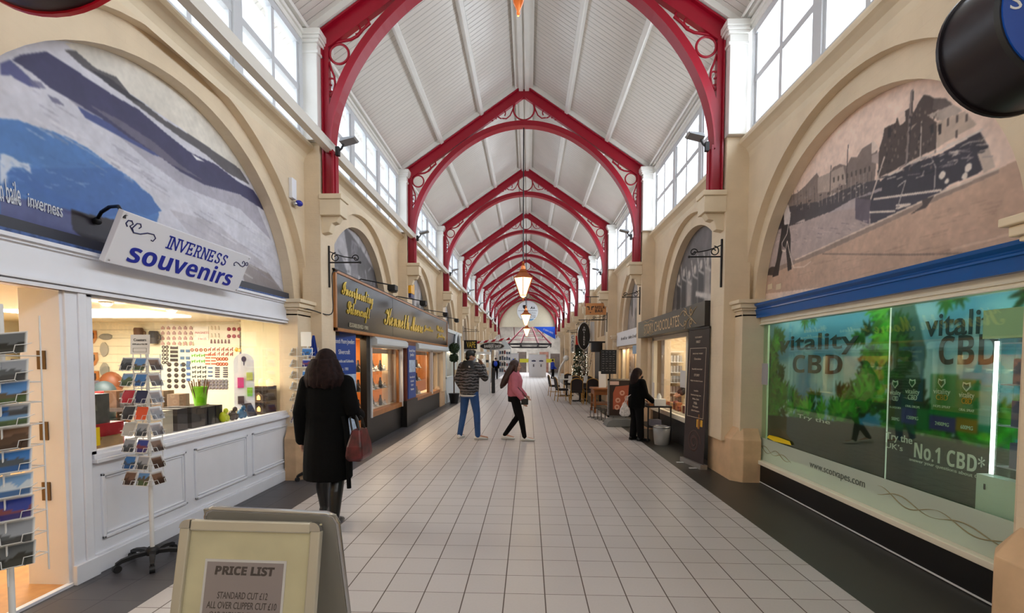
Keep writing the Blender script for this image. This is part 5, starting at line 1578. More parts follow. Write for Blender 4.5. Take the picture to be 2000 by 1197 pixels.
part('board', MB().box(XP + .002, yL1, .36, XP + .02, yL0, 2.14), WOOD_W, r)
c.build('print', PRINT, r, lambda u, v: (XP, yL0 - u, v))
CBD = mat('dark slate letters', (38, 58, 68), .4)
def ptext(body, px0, px1, py, h, m, par, dx=0.0, **k):
    a, b = at(px0, py, X=XP), at(px1, py, X=XP)
    return text('lettering', body, m, par, 'R', Vector((XP - .003 - dx, (a.y + b.y) / 2, (a.z + b.z) / 2)), w=abs(a.y - b.y), h=h, t=.002, **k)
ptext('vitality', 1522, 1678, 672, .25, CBD, r, offset=.012)
ptext('𝗖𝗕𝗗', 1549, 1646, 711, .22, CBD, r)
ptext('Try the', 1558, 1622, 819, .06, WIRE, r)
r = thing('window_poster', 'large vitality CBD poster with product boxes, the right of two in the vape shop window', 'poster', (XP, (yR0 + yR1) / 2, .36))
c = leaf_poster(yR0, yR1, 'p', 9, (110, 90, 70, 30))
U = lambda y: yR0 - y
c.poly([(U(4.5), .9), (U(4.5), 2.14), (U(4.25), 2.14), (U(4.1), 1.7), (U(4.15), 1.3), (U(3.95), 1.1)], (16, 44, 22), .55)
c.poly([(0, .3), (U(4.2), .3), (U(4.2), 1.0), (0, 1.0)], (26, 30, 32)); c.poly([(U(4.2), .3), (1.6, .3), (1.6, 1.0), (U(4.2), 1.0)], (46, 58, 54))
BX = [(1733, 1762, 738, 823, (22, 40, 32), (84, 90, 60), .35), (1763, 1803, 737, 834, (20, 64, 44), (66, 62, 124), .35), (1792, 1818, 797, 842, (24, 112, 60), (24, 112, 60), 0), (1818, 1868, 731, 848, (20, 128, 60), (70, 62, 130), .27), (1869, 1910, 740, 849, (22, 122, 60), (150, 116, 34), .27), (1912, 1940, 752, 848, (150, 176, 170), (40, 130, 100), .15)]
for x0, x1, y0, y1, c1, c2, fr in BX:
    A = at(x0, y0, X=XP); B = at(x1, y1, X=XP); A2 = at(x1, y0, X=XP)
    u0, u1, z0, z1 = U(A.y), U(B.y), B.z, A.z
    c.poly([(u0, z0), (u1, z0), (u1, z1), (u0, z1)], c1); c.poly([(u0, z0), (u1, z0), (u1, z0 + (z1 - z0) * fr), (u0, z0 + (z1 - z0) * fr)], c2)
    c.poly([(u1 - .008, z0), (u1, z0), (u1, z1), (u1 - .008, z1)], tuple(q * .6 for q in c1))
part('board', MB().box(XP + .002, yR1, .36, XP + .02, yR0, 2.14), WOOD_W, r)
c.build('print', PRINT, r, lambda u, v: (XP, yR0 - u, v))
ptext('vitality', 1808, 1975, 637, .25, CBD, r, offset=.012)
ptext('𝗖𝗕𝗗', 1835, 1952, 683, .23, CBD, r)
ptext('Try the', 1731, 1783, 857, .085, WIRE, r, offset=.01)
ptext('UK’s', 1731, 1764, 872, .05, WIRE, r)
ptext('𝗡𝗼.𝟭 𝗖𝗕𝗗*', 1786, 1925, 893, .13, WIRE, r)
ptext('answer your questions about CBD', 1776, 1930, 915, .035, WIRE, r)
LG = mat('pale box print', (206, 224, 206), .4)
GOLD = mat('gold letters', (212, 176, 66), .35, .4)
for i, (x0, x1, y, l2) in enumerate(((1739, 1760, 772, 'E-LIQUID'), (1769, 1797, 770, 'ORAL DROPS'), (1824, 1857, 770, 'HOPS SPRAY'), (1874, 1904, 777, 'ORAL SPRAY'))):
    ptext('vitality', x0, x1, y - 4, .055, LG, r); ptext('CBD', x0 + 5, x1 - 5, y + 6, .045, GOLD if i > 1 else LG, r)
    ptext(l2, x0, x1, y + 24, .02, LG, r)
    ptext(['500MG', '1200MG', '2400MG', '600MG'][i], x0 + 3, x1 - 3, y + 46 + (i > 1) * 12, .03, LG, r)
    A = at((x0 + x1) / 2, y - 22, X=XP)
    mb = MB(); mb.prism([(-.03, .035), (0, .025), (.03, .035), (.035, .0), (0, -.04), (-.035, .0)], 'z', 0, .003); mb2 = MB()
    part('heart_mark', place_mb(mb, 'R', A - Vector((.003, 0, 0))), LG, r)
    mb = MB(); mb.prism([(-.02, .022), (0, .014), (.02, .022), (.024, .0), (0, -.026), (-.024, .0)], 'z', 0, .002); mb.v = [(x, y_, z + .0035) for x, y_, z in mb.v]
    part('heart_mark', place_mb(mb, 'R', A - Vector((.003, 0, 0))), mat('dark green print', (20, 90, 48), .4), r)
solo('notice', MB().box(XR + .008, 6.3, 1.3, XR + .011, 6.56, 1.58), mat('grey notice', (166, 164, 170), .4), 'small grey notice stuck at the left edge of the vape shop glass', 'notice')
solo('sticker', MB().prism([(6.28, .62), (6.1, .6), (5.7, .62), (5.74, .66), (6.0, .668), (6.22, .66)], 'x', XR + .006, XR + .0075), mat('warning yellow', (240, 206, 20), .4), 'yellow strip sticker low on the vape shop glass', 'sticker')
# lit display cabinet at the near end
r = thing('display_cabinet', 'white display cabinet with a glowing edge at the near end of the vape window', 'cabinet', (3.25, 3.25, .02))
part('base', MB().box(3.215, 3.05, .02, 3.31, 3.5, .82), WOOD_W, r)
part('side_panel', MB().box(3.215, 3.36, .82, 3.31, 3.375, 1.78), glass_mat('cabinet glass', (226, 240, 232)), r)
for i in range(4): part('shelf', MB().box(3.217, 3.08, .9 + i * .28, 3.31, 3.36, .908 + i * .28), mat('violet lit shelf', (196, 190, 226), .3), r)
part('light_strip', MB().box(3.21, 3.385, .84, 3.224, 3.405, 1.76), mat('white light strip', (240, 248, 255), .4, emit=5.0), r)
part('lock', MB().box(3.21, 3.43, .72, 3.215, 3.44, .76), DARKMET, r)
part('header', MB().box(3.215, 3.05, 1.78, 3.31, 3.5, 1.98), GREENW, r)
for j in range(3): solo('product_box', MB().box(3.22, 3.12, .91 + j * .28, 3.3, 3.28, 1.08 + j * .28), mat('violet carton', (120, 110, 160), .4), 'violet product box on the %s shelf of the lit cabinet' % ['lowest', 'middle', 'upper'][j], 'box')

# harbour mural over the vape shop
XM = 3.223
c = Canvas(2.95, 6.85, 2.2, 4.2, 640, 330, (206, 180, 166))
k8 = lambda pts: PX(pts, 2.993, 1440, 160, XM)
v = (c.V - 2.3) / 1.9
c.c[:] = np.array((200, 176, 162))
n1, n2, n3 = c.noise(4, 1), c.noise(30, 2), c.noise(60, 3)
c.poly(k8([(500, 1200), (60, 1250), (110, 1140), (330, 1050), (780, 840), (1200, 640), (1540, 500), (2000, 300), (2200, 1000), (1700, 1300)]), (166, 138, 120))
c.poly(k8([(100, 900), (180, 870), (460, 790), (780, 680), (1250, 620), (1200, 640), (780, 840), (330, 1040), (100, 1140)]), (150, 134, 130))
# far town
c.poly(k8([(150, 900), (200, 800), (250, 720), (320, 660), (350, 650), (400, 605), (430, 570), (465, 532), (480, 560), (540, 540), (560, 500), (600, 480), (640, 490), (665, 440), (700, 440), (730, 390), (790, 350), (820, 400), (800, 600), (700, 700), (400, 800)]), (112, 98, 92))
c.poly(k8([(470, 560), (540, 530), (620, 490), (640, 590), (540, 640), (470, 650)]), (150, 134, 124))
for x in range(560, 780, 26): c.poly(k8([(x, 560 - (x - 560) * .32), (x + 9, 557 - (x - 560) * .32), (x + 9, 585 - (x - 560) * .3), (x, 588 - (x - 560) * .3)]), (70, 60, 56))
c.poly(k8([(785, 430), (895, 380), (895, 455), (830, 480), (785, 470)]), (150, 134, 128))
c.poly(k8([(785, 350), (805, 350), (830, 390), (785, 425)]), (190, 172, 160))
c.poly(k8([(830, 390), (850, 330), (860, 270), (890, 255), (925, 240), (935, 205), (950, 255), (985, 230), (980, 170), (1010, 150), (1030, 180), (1060, 120), (1090, 75), (1120, 80), (1150, 95), (1210, 100), (1240, 130), (1115, 195), (1170, 240), (1160, 390), (1000, 470), (890, 530), (820, 560)]), (66, 54, 50))
c.poly(k8([(1000, 270), (1055, 235), (1000, 300)]), (140, 122, 112))
c.poly(k8([(1110, 195), (1260, 130), (1320, 168), (1290, 185), (1190, 228)]), (150, 136, 126))
c.poly(k8([(1165, 240), (1290, 185), (1330, 170), (1400, 250), (1330, 290), (1230, 345), (1165, 390)]), (160, 142, 128))
for x, y in ((1225, 215), (1280, 195), (1275, 285), (1335, 190)): c.poly(k8([(x, y), (x + 12, y - 4), (x + 12, y + 40), (x, y + 44)]), (74, 62, 58))
c.poly(k8([(1150, 95), (1215, 95), (1260, 130), (1180, 165), (1140, 160)]), (86, 74, 70))
for x in (880, 1130, 1175): c.poly(k8([(x, 270 if x < 1000 else 250), (x + 18, 262 if x < 1000 else 242), (x + 18, 320 if x < 1000 else 300), (x, 330 if x < 1000 else 310)]), (40, 34, 34))
# boats
c.poly(k8([(180, 880), (210, 790), (260, 740), (340, 720), (470, 700), (560, 660), (690, 600), (830, 570), (860, 640), (780, 690), (540, 760), (380, 820)]), (62, 56, 60))
c.poly(k8([(860, 560), (990, 490), (1190, 420), (1420, 290), (1470, 380), (1490, 470), (1400, 540), (1240, 600), (1190, 640), (780, 690), (800, 620)]), (44, 40, 48))
c.poly(k8([(770, 690), (1190, 640), (1060, 720), (780, 830)]), (52, 48, 58))
c.poly(k8([(690, 680), (780, 690), (770, 830), (690, 800)]), (84, 74, 84))
c.poly(k8([(535, 765), (690, 675), (690, 740), (600, 750)]), (152, 140, 140)); c.poly(k8([(330, 830), (395, 800), (395, 815)]), (166, 152, 146)); c.poly(k8([(690, 680), (845, 615), (845, 635), (760, 665)]), (140, 128, 130))
for p in ([(990, 485), (1190, 400), (1430, 280)], [(860, 555), (970, 510)], [(800, 685), (1190, 632)], [(775, 762), (920, 755)], [(930, 740), (1010, 715), (930, 722)], [(1230, 370), (1290, 345)]): c.line(k8(p), .018, (186, 172, 162))
c.line(k8([(1022, 55), (1010, 200), (990, 470)]), .03, (120, 106, 102)); c.line(k8([(1030, 55), (1018, 200), (998, 470)]), .012, (50, 44, 44))
c.line(k8([(1078, 230), (1070, 430)]), .01, (170, 156, 148)); c.line(k8([(860, 440), (780, 685)]), .018, (176, 160, 150)); c.line(k8([(648, 370), (636, 600)]), .012, (70, 60, 58)); c.line(k8([(548, 490), (540, 660)]), .012, (70, 60, 58))
c.line(k8([(1130, 430), (1160, 500), (1150, 640)]), .01, (150, 140, 136)); c.line(k8([(940, 610), (985, 575), (935, 740)]), .012, (150, 140, 136))
c.poly(k8([(1400, 410), (1470, 385), (1510, 500), (1440, 530)]), (166, 150, 138)); c.poly(k8([(1405, 330), (1420, 380), (1455, 370), (1440, 320)]), (70, 62, 60))
for x, y, s_ in ((1198, 545, .03), (1225, 580, .02), (1330, 550, .025), (1350, 500, .03), (1280, 415, .02)): p = k8([(x, y)])[0]; c.disc(p[0], p[1], s_, s_, (190, 178, 168))
rng = random.Random(2)
for i in range(70):
    x = rng.uniform(230, 760); y = 760 - (x - 230) * .27 + rng.uniform(-60, 30); p = k8([(x, y)])[0]
    c.disc(p[0], p[1], rng.uniform(.006, .03), rng.uniform(.004, .012), rng.choice([(170, 156, 148), (50, 44, 46), (120, 108, 104)]))
for i in range(60):
    x = rng.uniform(200, 760); y = 870 - (x - 200) * .12 + rng.uniform(0, 130) * (1 - (x - 200) / 900); p = k8([(x, y), (x + rng.uniform(4, 26), y + 3)])
    c.line(p, .007, rng.choice([(104, 92, 94), (176, 160, 152)]), .7)
for i in range(70):
    x = rng.uniform(850, 1170); y = rng.uniform(150, 520) + (1000 - x) * .15
    if y < 250 and x < 990: continue
    c.poly(k8([(x, y), (x + 9, y - 3), (x + 9, y + 15), (x, y + 18)]), rng.choice([(44, 36, 36), (96, 82, 76), (120, 104, 96)]), .8)
for i in range(60):
    x = rng.uniform(800, 1460); y = rng.uniform(-60, 60) + 560 - (x - 860) * .3; c.line(k8([(x, y), (x + rng.uniform(10, 70), y - rng.uniform(0, 30))]), rng.uniform(.006, .014), rng.choice([(120, 110, 112), (170, 158, 150), (30, 28, 34)]), .7)
for x in range(330, 800, 24): c.line(k8([(x, 640 - (x - 330) * .25), (x + rng.uniform(-6, 6), 760 - (x - 330) * .22)]), .008, rng.choice([(60, 54, 54), (140, 126, 118)]), .8)
# quay edge
c.poly(k8([(105, 1165), (110, 1135), (330, 1040), (500, 975), (780, 832), (1050, 715), (1200, 640), (1530, 500), (1530, 530), (1210, 672), (1060, 740), (790, 866), (500, 1000), (340, 1062)]), (128, 110, 100))
c.line(k8([(340, 1040), (780, 838), (1200, 642), (1530, 505)]), .016, (182, 164, 150)); c.poly(k8([(1080, 690), (1150, 665), (1110, 730), (1010, 775), (1085, 720)]), (64, 54, 52))
c.poly(k8([(160, 1110), (200, 1080), (225, 1080), (220, 1130), (170, 1130)]), (60, 50, 48))
c.line(k8([(500, 1005), (1000, 1010), (1390, 1000)]), .014, (116, 98, 88)); c.line(k8([(330, 1085), (390, 1080), (430, 1050)]), .012, (190, 172, 158)); c.line(k8([(1250, 980), (1580, 895)]), .02, (182, 158, 140))
for i in range(90):
    x = rng.uniform(350, 1560); y = rng.uniform(700, 1150)
    if y > 1060 - (x - 330) * .42 + 40: c.line(k8([(x, y), (x + 90, y - 24)]), .008, (146, 120, 104), .7)
# walking man in the photograph
c.poly(k8([(250, 720), (275, 700), (300, 720), (312, 780), (305, 830), (265, 850), (256, 790)]), (176, 164, 160)); c.poly(k8([(256, 700), (270, 720), (275, 850), (262, 860), (254, 780)]), (50, 44, 46))
p = k8([(270, 692)])[0]; c.disc(p[0], p[1], .045, .04, (70, 58, 54))
c.poly(k8([(262, 840), (300, 830), (312, 900), (310, 1000), (318, 1095), (295, 1105), (285, 980), (270, 960), (250, 1060), (240, 1130), (205, 1140), (230, 1040), (250, 920)]), (44, 38, 40))
c.line(k8([(300, 830), (290, 890), (262, 940), (262, 985), (280, 990), (292, 930), (310, 1020), (330, 1085)]), .012, (196, 182, 172))
c.tint(n1, .07); c.tint(n2, .08); c.tint(n3, .06)
c.c *= 1.22
r = thing('mural_panel', 'sepia harbour photograph mural in the big arch over the vape shop', 'mural', (XM, 4.9, 2.2))
part('backing', MB().box(XM + .004, 2.95, 2.2, XM + .03, 6.85, 4.2), STRIP, r)
c.build('print', PRINT, r, lambda u, v: (XM, u, v))
mb = MB()
for u0 in (360, 410):
    p = at(1380 + (u0 + 10) / 2.992, 360 + 600 / 2.992, X=XM - .003); mb.box(XM - .003, p.y - .06, p.z - .03, XM - .001, p.y + .06, p.z + .04)
part('credit_marks', mb, mat('cream mark', (226, 206, 176), .5), r)

# round projecting sign, top right
r = thing('round_sign', 'black drum sign with a blue lettered face, cut by the right picture edge', 'sign', (2.16, 2.17, 2.75))
def drum(y0, y1, r0, r1, cx_, cz_, m_, nm_, n=48):
    mb = MB(); rings = [[(cx_ + rr * cos(2 * pi * i / n), y, cz_ + rr * sin(2 * pi * i / n)) for i in range(n)] for y, rr in ((y0, r0), (y1, r1))]
    mb.loft(rings); return part(nm_, mb, m_, r)
drum(2.05, 2.3, .29, .29, 2.16, 3.04, mat('black gloss drum', (26, 20, 26), .35), 'drum')
drum(2.295, 2.31, .302, .302, 2.16, 3.04, mat('black gloss drum', (26, 20, 26), .35), 'rear_rim')
drum(2.037, 2.05, .28, .29, 2.16, 3.04, BLACKP, 'front_rim')
drum(2.03, 2.038, .272, .272, 2.16, 3.04, mat('sign blue', (10, 74, 170), .35), 'blue_face')
text('lettering', 'ScotVapes', WIRE, r, 'F', (2.155, 2.03, 3.05), w=.48, h=.085)
text('lettering', 'VAPE SPECIALISTS', WIRE, r, 'F', (2.16, 2.03, 2.93), w=.3)
part('arm', MB().tube([(2.16, 2.17, 3.32), (2.16, 2.17, 3.42), (2.75, 2.17, 3.42)], .02, 8), DARKMET, r)
# drum sign, top left
r = thing('round_sign', 'dark drum sign with a red rim, only its underside at the top left corner', 'sign', (-1.99, 1.9, 3.05))
drum(1.74, 1.98, .46, .46, -1.99, 3.53, mat('dark maroon drum', (36, 14, 20), .4), 'drum'); drum(1.98, 2.0, .47, .47, -1.99, 3.53, mat('red rim', (190, 12, 36), .35), 'red_rim')
part('arm', MB().tube([(-1.99, 1.87, 3.98), (-1.99, 1.87, 4.06), (-3.15, 1.87, 4.06)], .02, 8), DARKMET, r)
r = thing('wall_light', 'small grey fitting on the near right pier at the picture edge', 'wall light', (2.66, 1.98, 1.78))
part('plate', MB().box(2.69, 1.9, 1.74, 2.72, 2.06, 1.9), DARKMET, r); part('head', MB().ell((2.66, 1.98, 1.8), .04, .05, .05), mat('grey metal', (110, 110, 108), .4, .6), r)

# ------------------------------------------------------------------ chocolate shop
XK = 2.9
mb = MB(); mb.box(3.2, 7.2, 0, 5.0, 11.5, .02); struct('floor_shop_chocolate', mb, mat('brown shop floor', (110, 84, 64), .5))
mb = MB(); mb.box(4.95, 7.2, 0, 5.0, 11.5, 2.5); mb.box(3.15, 11.45, 0, 5.0, 11.5, 2.5); mb.box(3.2, 7.2, 0, 5.0, 7.26, 2.5); struct('wall_shop_chocolate', mb, mat('buff shop wall', (204, 184, 150), .6))
struct('ceiling_shop_chocolate', MB().box(3.1, 7.2, 2.3, 5.0, 11.5, 2.34), IVORY)
area('chocolate_shop_light', (3.9, 9.6, 2.27), (0, 0, 0), 1.2, 3.2, 55, (1.0, .88, .68))
f = thing('chocolate_shopfront', 'black chocolate shop front with a long dark sign box over its window', 'shopfront', (XK, 9.4, 0))
part('black_base', MB().box(XK, 7.3, 0, XK + .1, 11.24, .5), BLACKW, f)
mb = MB(); mb.box(XK - .05, 8.7, .47, XK + .1, 11.24, .56); part('sill', mb, CREAMW, f, bev=.005)
mb = MB(); mb.box(XK - .02, 11.08, .56, XK + .06, 11.24, 2.12); mb.box(XK - .02, 8.75, .56, XK + .06, 8.85, 2.12); mb.box(XK - .02, 8.8, 2.05, XK + .06, 11.2, 2.14); part('window_frame', mb, CREAMW, f, bev=.004)
part('window_pane', MB().box(XK + .02, 8.8, .56, XK + .026, 11.1, 2.06), GLASS, f)
part('side_panel', MB().box(XK, 7.3, .5, XK + .08, 8.76, 2.14), mat('dark brown panel', (38, 30, 28), .5), f)
part('recess_shade_panel', MB().box(XK + .0, 11.24, 0, XK + .1, 11.4, 2.14), BLACKW, f)  # black panel stands in for the shade in the gap beside the pier
part('sign_box', MB().box(2.6, 7.17, 2.13, 2.96, 11.46, 2.5), mat('charcoal sign', (36, 34, 35), .4), f, bev=.004)
TAN = mat('tan letters', (206, 176, 134), .45)
text('lettering', 'STORY CHOCOLATES', TAN, f, 'R', (2.598, 9.6, 2.3), w=2.5, h=.2)
mb = MB()
for k, (yc, s_) in enumerate(((8.05, 1), (7.75, -1))):
    for zc, q_ in ((2.4, 1), (2.22, -1)):
        mb.tube(scroll((2.597, yc, zc), (0, 1, 0), (0, 0, 1), .075, 1.2 * s_ * q_, q_ * 1.2, inner=.2), .006, 5)
for q_ in (1, -1): mb.tube([(2.597, 8.3 - .12 * i * .6, 2.315 + q_ * (.07 + .06 * sin(i * .7))) for i in range(12)], .006, 5)
for y0, q_ in ((10.9, 1), (10.9, -1)): mb.tube([(2.597, y0 - .1 * i, 2.315 + q_ * (.13 + .02 * sin(i * 1.3))) for i in range(10)], .006, 5)
part('flourish', mb, TAN, f)
# goods in its window
part_ = thing('back_shelves', 'lit glass shelves of silver packets deep in the chocolate shop', 'shelf unit', (3.34, 11.3, 0))
part('frame', MB().box(3.14, 11.2, 0.02, 3.6, 11.4, .6), CREAMW, part_)
for i in range(6): part('shelf', MB().box(3.14, 11.2, .6 + i * .24, 3.6, 11.4, .612 + i * .24), WIRE, part_)
SIL = mat('silver packet', (206, 206, 206), .25, .6)
for i in range(5):
    pr = None
    for j in range(6):
        if pr is None: pr = tag(MB().box(-.027, -.03, 0, .027, .03, .15).build('sweet_packet', SIL), 'silver sweet packet on the %s lit shelf of the chocolate shop' % CL[i], 'packet', 'silver packets on the %s lit shelf' % CL[i]); o = pr
        else: o = dup(pr, ch=[])
        o.location = (3.19 + j * .072, 11.27, .612 + i * .24)
solo('display_shelf', MB().box(XK + .04, 8.8, .56, 3.25, 11.0, .585), CREAMW, 'cream display shelf behind the chocolate shop glass', 'shelf')
rng = random.Random(21)
RC = [(150, 70, 40), (180, 110, 60), (120, 50, 40), (206, 170, 120)]
for j in range(12):
    mb = MB(); y_ = 8.95 + j * .17; h_ = rng.uniform(.08, .18)
    if j % 3: mb.box(3.02, y_, .585, 3.14, y_ + .12, .585 + h_)
    else: mb.lathe([(.05, 0), (.06, h_), (.03, h_ + .02)], (3.08, y_ + .06, .585), 12)
    solo('chocolate_box' if j % 3 else 'sweet_jar', mb, mat('choc %d' % (j % 4), RC[j % 4], .45), '%s %s, %s from the near end of the chocolate window' % (['reddish', 'amber', 'maroon', 'cream'][j % 4], 'box of sweets' if j % 3 else 'jar', ['first', 'second', 'third', 'fourth', 'fifth', 'sixth', 'seventh', 'eighth', 'ninth', 'tenth', 'eleventh', 'twelfth'][j]), 'box' if j % 3 else 'jar')
for j, (y_, z_) in enumerate(((9.4, 1.15), (9.9, 1.1))):
    mb = MB(); mb.ell((3.35, y_, z_), .06, .06, .07); mb.tube([(3.35, y_, z_ + .06), (3.35, y_, 2.29)], .003, 4); solo('orange_bauble', mb, mat('orange bauble', (200, 96, 40), .3), 'orange bauble hanging in the chocolate window, %s' % ['near one', 'far one'][j], 'bauble')
solo('window_notice', MB().box(XK + .012, 8.95, 1.1, XK + .016, 9.25, 1.42), mat('white paper', (226, 222, 220), .35), 'pale notice stuck inside the chocolate shop glass', 'notice')
solo('price_notice', MB().box(XK - .03, 10.95, .6, XK - .025, 11.15, 1.1), mat('white paper', (226, 222, 220), .35), 'white upright notice at the far end of the chocolate window sill', 'notice')

# black roll-up banner by the pier
r = thing('rollup_banner', 'tall dark roll-up banner for chocolates standing by the right pier', 'banner', (2.57, 7.39, 0))
pA, pB = Vector((2.52, 7.69, 0)), Vector((2.62, 7.09, 0))
u = (pB - pA).normalized(); n_ = Vector((u.y, -u.x, 0)); n_ = n_ if n_.x < 0 else -n_
lean = (Vector((0, 0, 1)) * cos(.03) - n_ * sin(.03)).normalized()
BW = (pB - pA).length
AXB = (u, lean, u.cross(lean)); c0 = (pA + pB) / 2 + Vector((0, 0, 1.08))
DKB = mat('dark brown banner', (44, 34, 36), .45)
mb = MB(); mb.box(-BW / 2, -1.02, -.004, BW / 2, 1.02, 0); part('banner', place_mb(mb, AXB, c0), DKB, r)
mb = MB(); mb.box(-BW / 2 - .01, -1.08, -.06, BW / 2 + .01, -1.01, .05); part('base', place_mb(mb, AXB, c0), mat('silver base', (180, 178, 176), .35, .7), r)
for s_ in (-.2, .2):
    mb = MB(); mb.box(s_ - .02, -1.085, -.1, s_ + .02, -1.075, .16); part('foot', place_mb(mb, AXB, c0), WIRE, r)
part('top_rail', place_mb(MB().box(-BW / 2, 1.01, -.015, BW / 2, 1.04, .012), AXB, c0), BLACKP, r)
part('pole', place_mb(MB().box(-.01, -1.05, -.04, .01, 1.02, -.025), AXB, c0), CHROME, r)
CRM = mat('cream banner print', (214, 196, 176), .5)
mb = MB(); e = .004
for x0, y0, x1, y1 in ((-.24, .72, .24, .726), (-.24, -.34, -.24 + .006, .726), (.234, -.34, .24, .726), (-.24, -.34, .24, -.334)): mb.box(x0, y0, .0005, x1, y1, .002)
part('printed_border', place_mb(mb, AXB, c0), CRM, r)
for i, (tx, w_, y_) in enumerate((('SCOTLAND’S', .2, .89), ('FIRST', .12, .82), ('SINGLE MALT WHISKY', .3, .64), ('Chocolates', .2, .56), ('Beautifully handcrafted', .3, .4), ('STORY', .16, .31), ('Belgian chocolates & sweets', .36, .22), ('Available', .13, .07), ('Handmade fudge, bars', .3, .0), ('White, Dark', .2, -.06), ('Milk', .1, -.12), ('Marzipan', .16, -.18), ('Gifts & hampers', .24, -.24))):
    text('lettering', tx, CRM, r, AXB, c0 + AXB[1] * y_ + AXB[2] * .001, w=w_, t=.001)
mb = MB(); mb.lathe([(.03, 0), (.035, .1), (.012, .16), (.012, .22)], n=10); mb.v = [(x + .12, z - .5, max(y, 0) * .06 + .0015) for x, y, z in mb.v]; part('bottle_picture', place_mb(mb, AXB, c0), mat('amber print', (150, 96, 30), .35), r)
mb = MB(); mb.box(.06, -.48, .001, .1, -.36, .0022); mb.box(.17, -.46, .001, .23, -.36, .0022); part('glass_picture', place_mb(mb, AXB, c0), mat('gold print', (222, 168, 40), .35), r)
mb = MB()
for k in range(3): mb.tube(scroll(Vector((0, -.72, .001)), (1, 0, 0), (0, 1, 0), .2 - .03 * k, 1.4, k * 2.1, inner=.3), .012, 6)
mb.v = [(x, y, max(z, 0) * .15 + .0005) for x, y, z in mb.v]; part('chocolate_swirl', place_mb(mb, AXB, c0), mat('cocoa print', (74, 50, 46), .45), r)
# ------------------------------------------------------------------ murals in the other arches
def grey_mural(side, k, seed, label, big=False):
    S = side[0].upper(); c_, a, b, zc = ARCH[S, k]
    X = (FL - .243) if S == 'L' else (FR + .243)
    sg = -1 if S == 'L' else 1
    nu, nv = (150, 100) if big else (40, 28)
    c = Canvas(c_ - a - .05, c_ + a + .05, 2.2, zc + b + .05, nu, nv, (168, 160, 158))
    rng = random.Random(seed)
    yc, zt = c_, zc + b
    if k == 1 and S == 'L':
        c.c[:] = np.array((176, 172, 176))
        c.poly([(yc - 1.2, 2.7), (yc - .9, 3.4), (yc - .6, 3.5), (yc - .3, 3.2), (yc - .3, 2.5), (yc - 1.2, 2.3)], (92, 92, 100))
        c.poly([(yc - .5, 4.1), (yc + .3, 3.9), (yc + 1.4, 3.5), (yc + 1.8, 2.9), (yc + .6, 3.2), (yc - .2, 3.4)], (84, 80, 84))
        c.poly([(yc + .2, 3.2), (yc + 1.6, 2.8), (yc + 1.7, 2.6), (yc + .2, 3.0)], (214, 212, 216))
        c.poly([(yc - .1, 3.9), (yc + .2, 3.9), (yc + .35, 2.3), (yc - .2, 2.3)], (120, 116, 122))
        for i in range(60):
            x, z = rng.uniform(yc - 1.3, yc + 1.6), rng.uniform(2.3, 4.0); c.line([(x, z), (x + rng.uniform(-.3, .4), z + rng.uniform(-.2, .3))], .025, rng.choice([(220, 220, 224), (70, 68, 74), (150, 146, 150)]), .8)
    elif k == 1:
        c.c[:] = np.array((104, 98, 98))
        c.poly([(yc - 1.8, 2.2), (yc + 1.8, 2.2), (yc + 1.8, 2.75), (yc - 1.8, 2.6)], (156, 146, 140))
        for i in range(5):
            y = yc - 1.1 + i * .16; c.line([(y, 2.7), (y + .02, 3.95 - .1 * i)], .03, (190, 184, 180))
        for i in range(9):
            y = yc - 1.4 + i * .33; z = 3.05 + rng.uniform(-.04, .08)
            c.disc(y, z + .3, .07, .09, (206, 196, 188)); c.poly([(y - .13, 2.55), (y + .13, 2.55), (y + .12, z + .2), (y - .12, z + .2)], rng.choice([(44, 40, 42), (60, 56, 56), (170, 160, 154)])); c.line([(y - .15, z + .1), (y + .1, z + .2), (y + .2, z + .5)], .035, (214, 206, 200))
        c.poly([(yc - .9, 2.62), (yc + .2, 2.85), (yc + .2, 2.95), (yc - .9, 2.72)], (210, 202, 196))
    else:
        for i in range(9):
            x, z = rng.uniform(yc - 1.4, yc + 1.0), rng.uniform(2.3, 3.7); w_, h_ = rng.uniform(.2, .8), rng.uniform(.3, 1.1)
            g_ = rng.choice([60, 84, 110, 196, 214]); c.poly([(x, z), (x + w_, z + .1), (x + w_ * .9, z + h_), (x + .1, z + h_)], (g_, g_ - 3, g_ - 5))
        for i in range(5): c.line([(yc - 1.2 + i * .5, 2.3), (yc - 1.3 + i * .55, 3.9)], .05, (206, 204, 206))
    c.tint(c.noise(8, seed), .15); c.tint(c.noise(25, seed + 1), .12)
    r = thing('mural_panel', label, 'mural', (X, c_, 2.2))
    part('backing', MB().box(X + sg * .006, c_ - a - .05, 2.2, X + sg * .03, c_ + a + .05, zc + b + .05), STRIP, r)
    c.build('print', PRINT, r, lambda u, v: (X, u, v))
WHERE = {'left': ['', 'over the jewellery sign', 'above the far half of the jewellery sign', 'above the white arched stall', 'above the barber sign', 'next beyond the barber sign', 'seventh along the left wall', 'eighth along the left wall', 'farthest along the left wall'],
         'right': ['', 'over the chocolate sign', 'over the milk bar window', 'behind the oval sign', 'above the cafe sign', 'next beyond the cafe sign', 'seventh along the right wall', 'eighth along the right wall', 'farthest along the right wall']}
for side in ('left', 'right'):
    for k in range(1, NB):
        grey_mural(side, k, 10 * k + (side == 'left'), 'grey photograph mural in the arch ' + WHERE[side][k], big=(k == 1))

